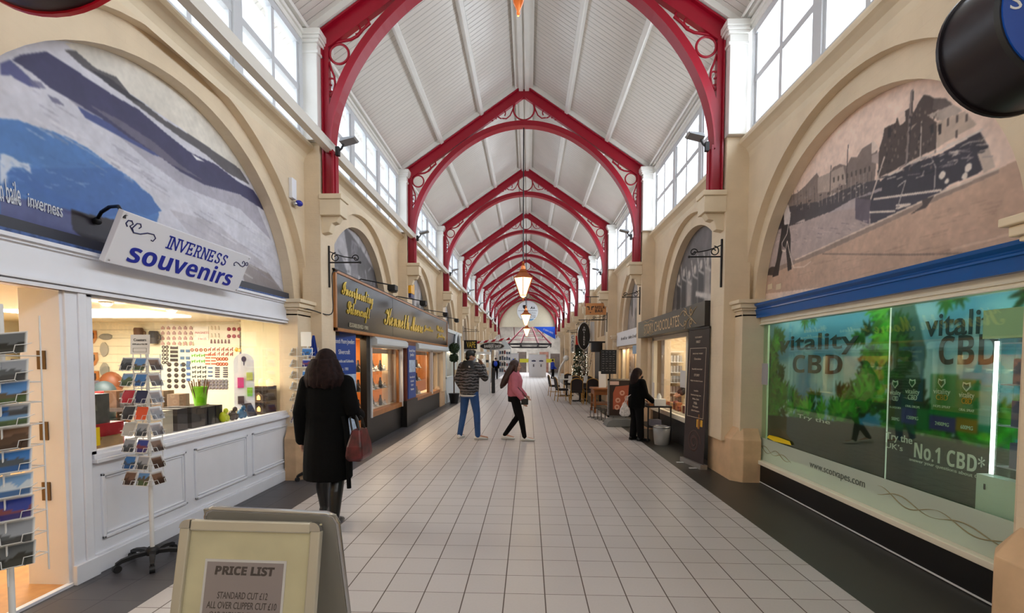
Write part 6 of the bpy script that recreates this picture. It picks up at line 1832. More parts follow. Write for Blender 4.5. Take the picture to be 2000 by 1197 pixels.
# ------------------------------------------------------------------ jewellery shop on the left
XJ = -3.05
MAHOG = mat('mahogany', (96, 42, 26), .35, var=.15, scale=6)
OAK = mat('varnished oak', (168, 108, 54), .35, var=.15, scale=8)
SLATE = mat('black glazed sign', (24, 25, 30), .26, spec=.35)
GOLDL = mat('gilt letters', (232, 200, 70), .3, .55)
mb = MB(); mb.box(-4.3, 7.2, 0, -3.42, 16.9, .02); struct('floor_shop_jewellery', mb, mat('brown shop floor', (110, 84, 64), .5))
mb = MB(); mb.box(-4.3, 7.2, 0, -4.25, 16.9, 2.4); mb.box(-4.25, 7.2, 0, -3.2, 7.25, 2.4); mb.box(-4.25, 16.85, 0, -3.2, 16.9, 2.4); mb.box(-4.25, 12.05, 0, -3.45, 12.1, 2.4); struct('wall_shop_jewellery', mb, mat('warm wood wall', (176, 116, 62), .5, var=.15, scale=4))
struct('ceiling_shop_jewellery', MB().box(-4.3, 7.2, 2.1, -3.2, 16.9, 2.14), IVORY)
area('jewellery_light', (-3.55, 10.2, 2.08), (0, 0, 0), .3, 3.0, 50, (1.0, .8, .52)); area('jewellery_light', (-3.55, 14.6, 2.08), (0, 0, 0), .3, 3.4, 46, (1.0, .8, .52)); area('jewellery_door_light', (-3.38, 8.3, 2.05), (0, 0, 0), .2, .8, 14, (1.0, .75, .45))
f = thing('jewellery_shopfront', 'dark jewellery shop front with two shuttered oak windows under a long black sign', 'shopfront', (XJ, 12, 0))
mb = MB(); mb.box(-2.96, 7.12, 2.09, -2.9, 16.9, 2.93); part('sign_back', mb, SLATE, f, label='black glazed sign panel')
mb = MB(); mb.box(-2.985, 7.08, 2.05, -2.885, 16.95, 2.10); mb.box(-2.985, 7.08, 2.92, -2.885, 16.95, 2.96); mb.box(-2.985, 7.08, 2.05, -2.885, 7.14, 2.96); mb.box(-2.985, 16.9, 2.05, -2.885, 16.95, 2.96); part('sign_frame', mb, OAK, f, bev=.004)
part('sign_side', MB().box(-3.2, 7.05, 2.05, -2.985, 7.1, 2.96), MAHOG, f); part('sign_cap', MB().box(-3.2, 7.05, 2.96, -2.885, 16.95, 2.975), DARKMET, f)
part('panel_joint', MB().box(-2.9, 10.12, 2.1, -2.898, 10.13, 2.92), DARKMET, f)
def script(t):
    return ''.join(chr(0x1D4D0 + ord(q) - 65) if 'A' <= q <= 'Z' else chr(0x1D4EA + ord(q) - 97) if 'a' <= q <= 'z' else q for q in t)
def jt(body, px0, py0, px1, py1, h, m, **k):
    a, b = at(px0, py0, X=-2.898), at(px1, py1, X=-2.898)
    return text('lettering', body, m, f, 'L', Vector((-2.898, (a.y + b.y) / 2, (a.z + b.z) / 2)), w=b.y - a.y, h=h, t=.012, **k)
jt(script('Incorporating'), 667, 566, 728, 590, .31, GOLDL)
jt(script('Silvercraft'), 677, 604, 722, 618, .3, GOLDL)
jt('ESTABLISHED 1981', 682, 634, 718, 641, .07, mat('pale sign letters', (186, 176, 150), .4))
jt(script('Kenneth Moore'), 750, 615, 825, 638, .38, GOLDL)
jt(script('Jewellers'), 828, 641, 845, 646, .2, GOLDL)
jt(script('Watches'), 853, 641, 866, 644, .18, GOLDL); jt(script('Jewellery'), 854, 656, 868, 659, .18, GOLDL)
mb = MB(); mb.box(XJ - .1, 8.95, 0, XJ + .04, 11.3, .5); mb.box(XJ - .1, 12.15, 0, XJ + .04, 17.0, .5); part('stall_riser', mb, BLACKW, f)
mb = MB(); mb.box(XJ - .1, 11.2, 0, -2.88, 12.3, .62); part('pilaster_base', mb, BLACKW, f)
mb = MB(); mb.box(XJ - .1, 11.25, .62, -2.9, 12.2, 2.06); part('pilaster', mb, MAHOG, f)
part('dark_head', MB().box(XJ - .1, 7.3, 2.0, XJ + .0, 17.0, 2.09), BLACKW, f)
part('door_column', MB().box(XJ - .06, 8.72, 0, XJ + .06, 8.92, 2.05), BLACKW, f)
for i, (y0, y1, mids) in enumerate(((8.96, 11.2, ()), (12.4, 17.0, (14.7,)))):
    mb = MB(); mb.box(XJ - .1, y0, .5, XJ + .06, y1, .6); mb.box(XJ - .06, y0, .5, XJ, y0 + .08, 2.0); mb.box(XJ - .06, y1 - .1, .5, XJ, y1, 2.0); mb.box(XJ - .06, y0, 1.85, XJ, y1, 2.0)
    for q in mids: mb.box(XJ - .06, q - .22, .5, XJ, q - .04, 2.0)
    part('oak_frame', mb, OAK, f, bev=.004)
    mb = MB(); mb.box(XJ + .0, y0 - .02, .5, XJ + .08, y0 + .03, 1.95); mb.box(XJ + .0, y1 - .03, .5, XJ + .08, y1 + .02, 1.95); mb.box(XJ, y0, 1.84, XJ + .06, y1, 1.88)
    for q in mids: mb.box(XJ, q - .03, .55, XJ + .08, q + .03, 1.95)
    part('shutter_guides', mb, WIRE, f)
    mb = MB(); mb.prism([(XJ - .02, 1.88), (XJ + .17, 1.88), (XJ + .2, 1.91), (XJ + .2, 2.0), (XJ + .13, 2.07), (XJ - .02, 2.07)], 'y', y0 - .04, y1 + .04); part('shutter_box', mb, mat('pale grey shutter box', (214, 222, 226), .4), f, bev=.004)
    part('window_pane', MB().box(XJ - .03, y0, .6, XJ - .026, y1, 1.88), GLASS, f)
    solo('display_floor', MB().box(-3.42, y0 + .05, .585, XJ - .1, y1 - .05, .6), mat('cream display cloth', (236, 220, 180), .6), 'cream display floor of the %s jewellery window' % ['near', 'far'][i], 'display')
    solo('pelmet', MB().box(XJ - .12, y0 + .05, 1.74, XJ - .1, y1 - .08, 1.84), mat('silver fringe', (170, 166, 160), .4, .5, var=.3, scale=40), 'silver fringed pelmet of the %s jewellery window' % ['near', 'far'][i], 'pelmet')
    for sI, z in enumerate((.98, 1.36)):
        solo('glass_shelf', MB().box(-3.42, y0 + .1, z, -3.2, y0 + (1.9 if i == 0 else 2.0), z + .008), mat('glass shelf', (170, 160, 140), .15), '%s glass shelf of the %s jewellery window' % (['lower', 'upper'][sI], ['near', 'far'][i]), 'shelf')
    KIND = [('necklace_bust', 'black velvet necklace bust', 'bust', (26, 24, 28)), ('ring_tray', 'white wedge tray of rings', 'tray', (238, 232, 220)), ('watch_stand', 'white watch cuff stand', 'watch stand', (226, 216, 196))]
    for sI, z in enumerate((.6, .988, 1.368)):
        for kI, (nm_, lb, ct, rgb) in enumerate(KIND):
            pr = None
            for j in range(4):
                if pr is None:
                    mb = MB()
                    if kI == 0: mb.loft([[(rx * cos(2 * pi * q / 10), ry * sin(2 * pi * q / 10), zz) for q in range(10)] for rx, ry, zz in ((.03, .07, 0), (.035, .08, .08), (.03, .07, .14), (.022, .025, .17), (.02, .02, .23))]); mb.tube([(.03, -.05, .12), (.045, -.03, .08), (.047, 0, .06), (.045, .03, .08), (.03, .05, .12)], .006, 5, mi=1)
                    elif kI == 1: mb.prism([(0, 0), (.1, 0), (.0, .08)], 'y', -.07, .07); [mb.ell((.06, -.05 + .033 * q, .045), .01, .01, .012, 6, 4, mi=1) for q in range(4)]
                    else: mb.tube([(.0, -.03, .05), (.0, .03, .05)], .035, 10); mb.box(-.03, -.02, 0, .03, .02, .03); mb.tube([(.0, 0, .088), (.02, 0, .09)], .016, 8, mi=1)
                    pr = mb.build(nm_, [mat(lb, rgb, .5), mat('bright silver', (230, 226, 214), .2, .9)])
                    tag(pr, '%s on the %s of the %s jewellery window' % (lb, ['floor', 'lower shelf', 'upper shelf'][sI], ['near', 'far'][i]), ct, '%ss on the %s, %s window' % (lb, ['floor', 'lower shelf', 'upper shelf'][sI], ['near', 'far'][i])); o = pr
                else: o = dup(pr, ch=[])
                o.location = (-3.32 + .04 * (j % 2), y0 + .22 + (j * 3 + kI) * .14, z)
# inside the doorway
solo('display_case', MB().box(-3.5, 7.9, .3, -3.44, 8.7, 1.95), mat('amber lit case', (206, 156, 90), .4), 'amber lit display case inside the jewellery doorway', 'display case')
for i in range(4): solo('glass_shelf', MB().box(-3.44, 7.9, .5 + i * .38, -3.3, 8.7, .51 + i * .38), DARKMET, 'dark shelf in the jewellery doorway, %s' % CL[i], 'shelf')
for i in range(4):
    for j in range(5): solo('jewel_stand', MB().lathe([(.03, 0), (.035, .06), (.012, .1), (.02, .16)], (-3.37, 7.97 + j * .16, .51 + i * .38), 8), mat('cream stand', (230, 214, 180), .5) if (i + j) % 2 else BLACKP, '%s jewellery stand, %s along the %s doorway shelf' % (['black', 'cream'][(i + j) % 2], CL[j], CL[i]), 'jewellery stand')
r = thing('poster_board', 'narrow blue poster board between the two jewellery windows', 'poster', (-2.9, 11.72, .85))
part('board', MB().box(-2.9, 11.35, .66, -2.88, 12.1, 1.95), mat('jeweller blue', (36, 72, 150), .4), r); part('photo', MB().box(-2.88, 11.42, 1.3, -2.876, 12.03, 1.6), mat('pale blue photo', (176, 196, 220), .4, var=.3, scale=14), r)
for i_, (tx, w_, z_) in enumerate((('Kenneth Moore', .6, 1.83), ('Jewellers', .4, 1.72), ('Silversmiths and', .5, 1.18), ('Goldsmiths', .36, 1.08), ('Repairs', .24, .98), ('Valuations', .34, .88))): text('lettering', tx, WIRE, r, 'L', (-2.879, 11.72, z_), w=w_)
for i, (yb_, yh, zh) in enumerate(((8.2, 8.5, 2.88), (10.46, 11.0, 2.9), (13.3, 13.96, 2.92), (15.3, 16.1, 2.92))):
    r = thing('sign_lamp', 'black spotlight on an arm over the jewellery sign, %s from the near end' % ['first', 'second', 'third', 'fourth'][i], 'lamp', (-2.9, yb_, 2.97), group='spotlights over the jewellery sign')
    part('arm', MB().tube([(-2.95, yb_, 2.975), (-2.9, yb_, 3.0), (-2.44, yh, zh + .06)], .012, 6), DARKMET, r)
    part('head', MB().box(-2.5, yh - .1, zh - .04, -2.36, yh + .1, zh + .06).box(-2.48, yh - .12, zh - .06, -2.38, yh + .12, zh - .04), BLACKP, r, bev=.01)
r = thing('alarm_box', 'yellow and blue alarm box on the pier above the jewellery sign', 'alarm', (-2.9, 11.72, 3.2)); part('yellow_cover', MB().box(-2.925, 11.55, 3.22, -2.85, 11.9, 3.48), mat('alarm yellow', (240, 176, 20), .4), r, bev=.01); part('blue_lens', MB().box(-2.925, 11.58, 3.12, -2.86, 11.87, 3.22), NAVY, r)
# blue roll-up banner
r = thing('rollup_banner', 'blue roll-up banner for the jewellers standing by the left pier', 'banner', (-3.02, 7.72, 0))
pA, pB = Vector((-3.1, 7.42, 0)), Vector((-2.94, 8.04, 0)); u = (pB - pA).normalized(); AXB = (u, Vector((0, 0, 1)), u.cross(Vector((0, 0, 1)))); c0 = (pA + pB) / 2 + Vector((0, 0, 1.04)); BW = (pB - pA).length
part('banner', place_mb(MB().box(-BW / 2, -1.0, -.004, BW / 2, 1.03, 0), AXB, c0), mat('jeweller blue', (36, 72, 150), .4), r)
part('photo_print', place_mb(MB().box(-BW / 2, -1.0, .0005, BW / 2, .33, .002), AXB, c0), mat('pale blue photo', (176, 196, 220), .4, var=.3, scale=14), r)
part('base', place_mb(MB().box(-BW / 2, -1.04, -.08, BW / 2, -.98, .06), AXB, c0), CHROME, r); part('top_rail', place_mb(MB().box(-BW / 2, 1.03, -.01, BW / 2, 1.05, .01), AXB, c0), CHROME, r)
for i, (tx, w_, y_) in enumerate((('Kenneth Moore Jewellers', .56, .86), ('Silvercraft', .3, .7), ('Silversmiths and Goldsmiths', .5, .55), ('Est. 1981', .2, .42))): text('lettering', tx, WIRE, r, AXB, c0 + AXB[1] * y_ + AXB[2] * .001, w=w_, h=[.1, .075, .05, .05][i])

# ------------------------------------------------------------------ lanterns
COPPER = mat('copper', (196, 110, 62), .3, .85)
LGLASS = mat('lit lantern glass', (255, 226, 160), .4, emit=3.2, emit_rgb=(255, 222, 150))
def lantern(y, x, label):
    r = thing('hanging_lantern', label, 'lantern', (x, y, 3.03), group='copper lanterns')
    ph = pi / 6
    part('rod', MB().tube([(0, 0, .9), (0, 0, 4.1)], .014, 8), DARKMET, r, world=False)
    part('glass_body', MB().lathe([(.085, .14), (.24, .54)], n=6, sm=False, ph=ph), LGLASS, r, world=False)
    mb = MB()
    for i in range(6):
        a = ph + i * pi / 3; mb.tube([(.088 * cos(a), .088 * sin(a), .13), (.25 * cos(a), .25 * sin(a), .545), (.262 * cos(a), .262 * sin(a), .59)], .009, 6)
        b = a + pi / 3; mb.tube([(.25 * cos(a), .25 * sin(a), .545), (.25 * cos(b), .25 * sin(b), .545)], .012, 6); mb.tube([(.088 * cos(a), .088 * sin(a), .13), (.088 * cos(b), .088 * sin(b), .13)], .009, 6)
    part('frame', mb, COPPER, r, world=False)
    part('roof', MB().lathe([(.25, .55), (.15, .64), (.11, .68), (.115, .7), (.07, .76), (.05, .84), (.03, .88), (.04, .9), (.012, .96)], n=6, sm=False, ph=ph), COPPER, r, world=False)
    part('bottom_cone', MB().lathe([(.012, .075), (.084, .13)], n=6, sm=False, ph=ph), LGLASS, r, world=False)
    part('finial', MB().lathe([(.004, -.005), (.008, .005), (.006, .012), (.02, .045), (.025, .062), (.02, .08), (.01, .09)], n=14), COPPER, r, world=False)
    point('lantern_light', (x, y, 2.95), 9, (1.0, .78, .45), .12)
lantern(2.0, -.047, 'copper hanging lantern overhead, only its drop finial showing at the top edge')
lantern(11.6, -.135, 'lit copper lantern hanging from the second truss, the largest in view')
lantern(21.2, -.12, 'lit copper lantern just under the round gable sign, middle one of the three in view')
lantern(30.8, -.12, 'lit copper lantern farthest along the hall, the smallest in view')

# floodlights on the truss posts
fl = None
for k in range(1, 8):
    for s_ in (-1, 1):
        if fl is None:
            fl = thing('floodlight', 'x', 'floodlight', (0, 0, 0))
            part('bracket', MB().tube([(-.05, 0, -.1), (0, 0, -.06), (.03, 0, 0)], .014, 6).box(-.08, -.03, -.16, -.03, .03, -.04), BLACKP, fl, world=False)
            part('head', MB().prism([(0, .0), (.2, .05), (.22, .07), (.02, .05)], 'y', -.09, .09), mat('grey flood housing', (150, 152, 156), .4, .3), fl, world=False)
            o = fl
        else: o = dup(fl)
        o.location = (-2.62, TY(k) - .1, 4.62) if s_ < 0 else (2.36, TY(k) - .1, 4.62)
        if s_ > 0: o.rotation_euler = (0, 0, pi)
        o['label'] = 'small grey floodlight on the %s truss post, %s side of the hall' % (ORD[k - 1], 'left' if s_ < 0 else 'right'); o['group'] = 'floodlights on the truss posts'

# wrought iron sign brackets
def bracket(x, y, z, sg, L, label, drop=.42):
    """sg: direction in which the arm reaches out from the pier"""
    r = thing('sign_bracket', label, 'bracket', (x, y, z - drop))
    part('wall_bar', MB().box(x - .01, y - .012, z - drop, x + .012, y + .012, z + .24), DARKMET, r)
    mb = MB(); mb.tube([(x, y, z), (x + sg * L, y, z)], .011, 6); mb.ell((x + sg * L, y, z), .018, .018, .018, 8, 6)
    mb.tube([(x, y, z + .16)] + [(x + sg * L * t, y, z + .16 - .1 * t - .03 * sin(t * pi)) for t in (.2, .45, .7, .85)] + [(x + sg * L * .93, y, z + .03)], .008, 6)
    part('arm', mb, DARKMET, r)
    part('scroll', MB().tube(scroll((x + sg * .1, y, z + .075), (sg, 0, 0), (0, 0, 1), .07, 1.2, pi / 2, inner=.25), .008, 6), DARKMET, r); part('scroll', MB().tube(scroll((x + sg * L * .86, y, z + .06), (sg, 0, 0), (0, 0, 1), .055, -1.2, pi, inner=.25), .008, 6), DARKMET, r)
bracket(-2.915, 6.93, 3.03, 1, .46, 'black scrolled iron bracket on the left pier above the jewellery sign', .36)
bracket(2.66, 6.75, 3.05, -1, .44, 'black scrolled iron bracket on the near right pier beside the chocolate sign')
bracket(2.66, 11.6, 3.12, -1, .4, 'black scrolled iron bracket on the pier at the far end of the chocolate sign')
bracket(-2.91, 21.2, 2.85, 1, .7, 'black scrolled iron bracket above the barber sign on the left')
bracket(2.66, 16.4, 2.98, -1, .5, 'black scrolled iron bracket under the milk bar sign')
bracket(2.66, 21.2, 3.15, -1, .55, 'black scrolled iron bracket behind the oval sign')
bracket(2.66, 26.0, 3.1, -1, .6, 'black scrolled iron bracket near the cafe sign')
# ------------------------------------------------------------------ stalls along the left
WHITE2 = mat('cool white panel', (222, 230, 232), .4)
GREYF = mat('grey fascia', (96, 98, 106), .4)
def front(name, label, cat, x, y0, y1, sg, fascia_m, body_m, win_m, z_f=(2.0, 2.55), mull=2, stall=.6):
    """a simple shop front: fascia, framed window on a stall riser"""
    r = thing(name, label, cat, (x, (y0 + y1) / 2, 0))
    part('stall_riser', MB().box(x, y0, 0, x + sg * .12, y1, stall), body_m, r)
    mb = MB(); n = mull + 1
    for i in range(n + 1):
        y = y0 + (y1 - y0 - .1) * i / n; mb.box(x, y, stall, x + sg * .08, y + .1, z_f[0])
    mb.box(x, y0, stall, x + sg * .1, y1, stall + .06); mb.box(x, y0, z_f[0] - .08, x + sg * .08, y1, z_f[0]); part('window_frame', mb, body_m, r)
    part('window_pane', MB().box(x + sg * .05, y0, stall, x + sg * .055, y1, z_f[0]), GLASS, r)
    part('fascia', MB().box(x - sg * .04, y0 - .05, z_f[0], x + sg * .15, y1 + .05, z_f[1]), fascia_m, r, bev=.006)
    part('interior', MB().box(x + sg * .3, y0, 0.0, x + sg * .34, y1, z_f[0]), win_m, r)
    return r
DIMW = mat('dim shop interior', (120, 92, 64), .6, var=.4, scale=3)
for k in (3, 4, 5, 6, 7, 8):
    y0, y1 = TY(k) + .6, TY(k + 1) - .5
    if k >= 4: front('shopfront', 'pale shop front below the arch on the left, %s along the hall' % ORD[k], 'shopfront', -3.12, y0, y1, -1, [WHITE2, GREYF, CREAMW][k % 3], WHITE2, DIMW)
    area('stall_light', (-3.28, TY(k) + 2.4, 1.94), (0, 0, 0), .15, 3.0, 14, (1.0, .88, .7))
r = front('stall_front', 'white stall with a grey fascia and a white arch beside the jewellery shop', 'stall', -2.98, 17.2, 20.6, -1, GREYF, WHITE2, mat('pale stall interior', (206, 206, 196), .6), (2.1, 2.6), 1, .9)
part('white_cap', MB().box(-3.1, 17.15, 2.6, -2.9, 20.7, 2.72), WHITE2, r)
mb = MB(); pts = [(19.3 + .62 * cos(pi * i / 20), 2.1 + .55 * sin(pi * i / 20)) for i in range(21)]
mb.tube([(-2.88, 19.92, 1.2)] + [(-2.88, a, b) for a, b in pts] + [(-2.88, 18.68, 1.2)], .06, 6); part('arch', mb, WHITE2, r)
r = thing('small_sign', 'small dark sign with gold letters before the barber sign', 'sign', (-2.7, 22.2, 2.1)); part('board', MB().box(-3.16, 22.2, 2.08, -2.4, 22.24, 2.5), DARKMET, r); text('lettering', 'VAPE', GOLDL, r, 'F', (-2.68, 22.198, 2.29), w=.42, h=.28)
# barber sign and pole
r = thing('barber_sign', 'black oval BARBER SHOP sign projecting from the left wall', 'sign', (-1.83, 24, 2.1))
mb = MB(); ov = [(-1.83 + .62 * cos(2 * pi * i / 40), 2.27 + .19 * sin(2 * pi * i / 40)) for i in range(40)]; mb.prism(ov, 'y', 23.97, 24.03); part('board', mb, mat('black sign enamel', (18, 18, 20), .3), r)
mb = MB(); mb.tube([(-1.83 + .6 * cos(2 * pi * i / 40), 23.966, 2.27 + .175 * sin(2 * pi * i / 40)) for i in range(40)], .008, 5, closed=True); part('white_line', mb, WIRE, r)
text('lettering', '𝗕𝗔𝗥𝗕𝗘𝗥 𝗦𝗛𝗢𝗣', WIRE, r, 'F', (-1.8, 23.968, 2.27), w=.86, h=.15); text('lettering', 'INVERNESS', WIRE, r, 'F', (-1.85, 23.968, 2.38), w=.3); text('lettering', 'walk-ins welcome', WIRE, r, 'F', (-1.7, 23.968, 2.16), w=.5)
part('hanger', MB().tube([(-3.16, 24, 2.5), (-1.3, 24, 2.5)], .015, 6).tube([(-2.2, 24, 2.4), (-2.2, 24, 2.5)], .01, 6).tube([(-1.5, 24, 2.4), (-1.5, 24, 2.5)], .01, 6), DARKMET, r)
r = thing('barber_pole', 'red and white striped barber pole slanting out above the barber sign', 'barber pole', (-2.95, 23.6, 2.35))
pA, pB = Vector((-3.16, 23.6, 2.37)), Vector((-.9, 23.6, 2.63)); d = (pB - pA).normalized(); a_ = Vector((0, 1, 0)); b_ = d.cross(a_)
mb = MB(); N, K = 60, 16; L = (pB - pA).length
vs = [pA + d * (L * i / N) + (a_ * cos(2 * pi * j / K) + b_ * sin(2 * pi * j / K)) * .06 for i in range(N + 1) for j in range(K)]
for i in range(N):
    for j in range(K): mb.add([vs[i * K + j], vs[i * K + (j + 1) % K], vs[(i + 1) * K + (j + 1) % K], vs[(i + 1) * K + j]], [(0, 1, 2, 3)], int((i / 10 + j / K) % 1 < .5), True)
part('pole', mb, [WIRE, RED], r); part('end_cap', MB().ell(tuple(pB), .065, .065, .065), WIRE, r)
# topiary
LEAFD = mat('dark topiary leaf', (40, 64, 34), .6, var=.4, scale=30)
r = thing('topiary_tree', 'dark green ball topiary in a pot by the white stall', 'plant', (-2.72, 17.35, 0))
part('pot', MB().lathe([(.14, 0), (.2, .35), (.21, .37), (.17, .37)], (-2.72, 17.35, 0), 16), DARKMET, r); part('stem', MB().tube([(-2.72, 17.35, .36), (-2.72, 17.35, 1.9)], .025, 8), mat('bark', (80, 60, 44), .8), r)
def foliage(cs, n, size, seed):
    mb = MB(); rg = random.Random(seed)
    for (cx0, cy0, cz0, R) in cs:
        for i in range(n):
            t_, p_ = rg.uniform(0, 2 * pi), math.acos(rg.uniform(-1, 1)); q = R * rg.uniform(.8, 1.05); c_ = Vector((cx0 + q * sin(p_) * cos(t_), cy0 + q * sin(p_) * sin(t_), cz0 + q * cos(p_)))
            a = Vector((rg.uniform(-1, 1), rg.uniform(-1, 1), rg.uniform(-1, 1))).normalized() * size; b = a.cross(Vector((rg.uniform(-1, 1), rg.uniform(-1, 1), rg.uniform(-1, 1)))).normalized() * size * .5
            mb.quad(c_ - a, c_ + b, c_ + a, c_ - b)
    return mb
mb = foliage([(-2.72, 17.35, 2.02, .2), (-2.72, 17.35, 1.66, .16)], 420, .035, 4); mb.ell((-2.72, 17.35, 2.02), .17, .17, .17); mb.ell((-2.72, 17.35, 1.66), .13, .13, .13); part('foliage', mb, LEAFD, r)
# white cabinets by the barber
r = thing('glass_cabinet', 'white lit glass display cabinet standing on the left before the barber shop', 'cabinet', (-2.1, 22.2, 0))
part('base', MB().box(-2.42, 21.9, 0, -1.8, 22.6, .75), mat('white plinth', (232, 232, 236), .35), r)
mb = MB()
for x_ in (-2.42, -1.83):
    for y_ in (21.9, 22.57): mb.box(x_, y_, .75, x_ + .03, y_ + .03, 1.86)
mb.box(-2.44, 21.88, 1.84, -1.78, 22.62, 1.96); part('frame', mb, WIRE, r)
for z in (1.1, 1.45): part('shelf', MB().box(-2.4, 21.92, z, -1.82, 22.58, z + .015), WIRE, r)
part('pane', MB().box(-2.41, 21.895, .75, -1.8, 21.9, 1.84), GLASS, r)
for i, z in enumerate((.75, 1.115, 1.465)):
    for j in range(3): solo('watch_box', MB().box(-2.34 + j * .18, 22.1, z, -2.22 + j * .18, 22.25, z + .12 + .05 * (j % 2)), [mat('white card', (236, 236, 234), .5), DARKMET, CHROME][(i + j) % 3], '%s box, %s on the %s shelf of the white lit cabinet' % (['white', 'black', 'steel'][(i + j) % 3], CL[j], ['bottom', 'middle', 'top'][i]), 'box')
point('cabinet_light', (-2.1, 22.2, 1.8), 8, (1, .97, .9), .05)
r = thing('glass_cabinet', 'taller pale glass cabinet behind the white lit cabinet on the left', 'cabinet', (-2.7, 23.2, 0)); part('base', MB().box(-2.95, 23.0, 0, -2.45, 23.5, .8), WHITE2, r); part('case', MB().box(-2.95, 23.0, .8, -2.45, 23.5, 1.9), mat('pale lit case', (226, 224, 190), .3), r)
r = thing('pavement_sign', 'thin black folding sign standing beside the white lit cabinet', 'A-board', (-1.72, 22.6, 0)); part('board', MB().prism([(22.55, 0), (22.6, 0), (22.72, 1.2), (22.67, 1.2)], 'x', -1.75, -1.2 - .4), BLACKP, r); part('leg', MB().prism([(22.9, 0), (22.93, 0), (22.72, 1.2), (22.69, 1.2)], 'x', -1.75, -1.6), BLACKP, r)
# far centre
r = thing('gift_hut', 'white fretwork gift hut with goods shelves at the far left of the hall', 'stall', (-2.0, 40, 0))
mb = MB(); mb.prism([(-2.5, 2.5), (-1.5, 2.5), (-1.5, 2.6), (-2.0, 3.3), (-2.5, 2.6)], 'y', 39.9, 40.0); part('gable', mb, WHITE2, r)
for z in (.5, 1.0, 1.5, 2.0, 2.45): part('shelf', MB().box(-2.5, 39.9, z, -1.5, 40.3, z + .04), WHITE2, r)
for x_ in (-2.52, -1.52): part('post', MB().box(x_, 39.9, 0, x_ + .05, 40.3, 2.6), WHITE2, r)
rng = random.Random(6)
for i, z in enumerate((.54, 1.04, 1.54, 2.04)):
    for j in range(5): solo('gift_item', MB().box(-2.44 + j * .19, 40.0, z, -2.3 + j * .19, 40.15, z + rng.uniform(.15, .36)), mat('gift %d' % rng.randrange(4), [(60, 58, 60), (214, 208, 200), (130, 60, 60), (80, 96, 120)][rng.randrange(4)], .5), 'small gift item, %s on the %s shelf of the white gift hut' % (CL[j], ['lowest', 'second', 'third', 'top'][i]), 'gift')
r = thing('bar_stool', 'bright blue hourglass stool at the far end of the hall', 'stool', (-1.45, 41.5, 0)); part('seat', MB().box(-1.72, 41.2, .85, -1.18, 41.8, .98), mat('bright blue plastic', (20, 60, 220), .35), r); part('pedestal', MB().loft([[(-1.45 + sx * w_, 41.5 + sy * w_, z) for sx, sy in ((-1, -1), (1, -1), (1, 1), (-1, 1))] for w_, z in ((.28, 0), (.24, .25), (.14, .45), (.24, .7), (.26, .85))], sm=False), mat('bright blue plastic', (20, 60, 220), .35), r)
def panel(x0, x1, y, z1, label):
    r = thing('partition_panel', label, 'partition', ((x0 + x1) / 2, y, 0)); part('board', MB().box(x0, y, 0, x1, y + .06, z1), mat('white partition', (240, 242, 247), .4), r); part('frame', MB().box(x0 - .03, y - .01, z1, x1 + .03, y + .07, z1 + .06), WHITE2, r); return r
r = panel(-2.0, -.9, 43.5, 2.1, 'white partition with small blue and red notices left of the far entrance')
for x0, z0, w_, h_, rgb in ((-1.7, 1.4, .15, .2, (60, 110, 190)), (-1.45, 1.35, .25, .3, (40, 80, 180)), (-1.5, 1.1, .4, .18, (200, 60, 70)), (-1.3, 1.6, .14, .1, (210, 190, 60))): part('notice', MB().box(x0, 43.485, z0, x0 + w_, 43.49, z0 + h_), mat('notice %d' % rgb[0], rgb, .5), r)
r = panel(.05, 1.65, 44.6, 2.0, 'white partition with two dark notices at the far end of the hall')
for x0 in (.3, 1.0):
    part('notice', MB().box(x0, 44.585, 1.4, x0 + .38, 44.59, 1.5), NAVY, r); part('notice', MB().lathe([(.08, 0), (.08, .01)], (x0 + .19, 44.585, 1.53), 12), NAVY, r); part('symbol', MB().box(x0 + .12, 44.585, .9, x0 + .24, 44.59, 1.15), mat('grey print', (120, 120, 126), .5), r)
for x0, x1, lab in ((-.85, .0, 'between the two white partitions'), (1.72, 2.5, 'right of the far white partition')): solo('barrier_banner', MB().box(x0, 46, 1.3, x1, 46.04, 1.65), mat('yellow barrier', (206, 200, 50), .5), 'yellow barrier banner ' + lab, 'banner')
r = thing('hanging_banner', 'blue triangular banner hung across the far right of the gable', 'banner', (1.8, 45.1, 3.5)); part('cloth', MB().prism([(.46, 4.66), (2.53, 4.66), (2.53, 3.5), (1.7, 3.95)], 'y', 45.1, 45.12), mat('banner blue', (20, 90, 220), .5), r); text('lettering', '15 NEW UNITS', WIRE, r, 'F', (1.85, 45.095, 4.25), w=1.0, h=.16, rot=-.42)
for j in range(9):
    x_ = -5.4 + j * 1.35; solo('market_kiosk', MB().box(x_, 58, 0, x_ + 1.1, 59, 2.3 + .2 * (j % 2)), mat('kiosk %d' % (j % 3), [(70, 58, 50), (120, 110, 100), (110, 74, 60)][j % 3], .6, var=.4, scale=3), '%s kiosk in the far hall, %s from the left' % (['dark', 'grey', 'reddish'][j % 3], ['first', 'second', 'third', 'fourth', 'fifth', 'sixth', 'seventh', 'eighth', 'ninth'][j]), 'kiosk')

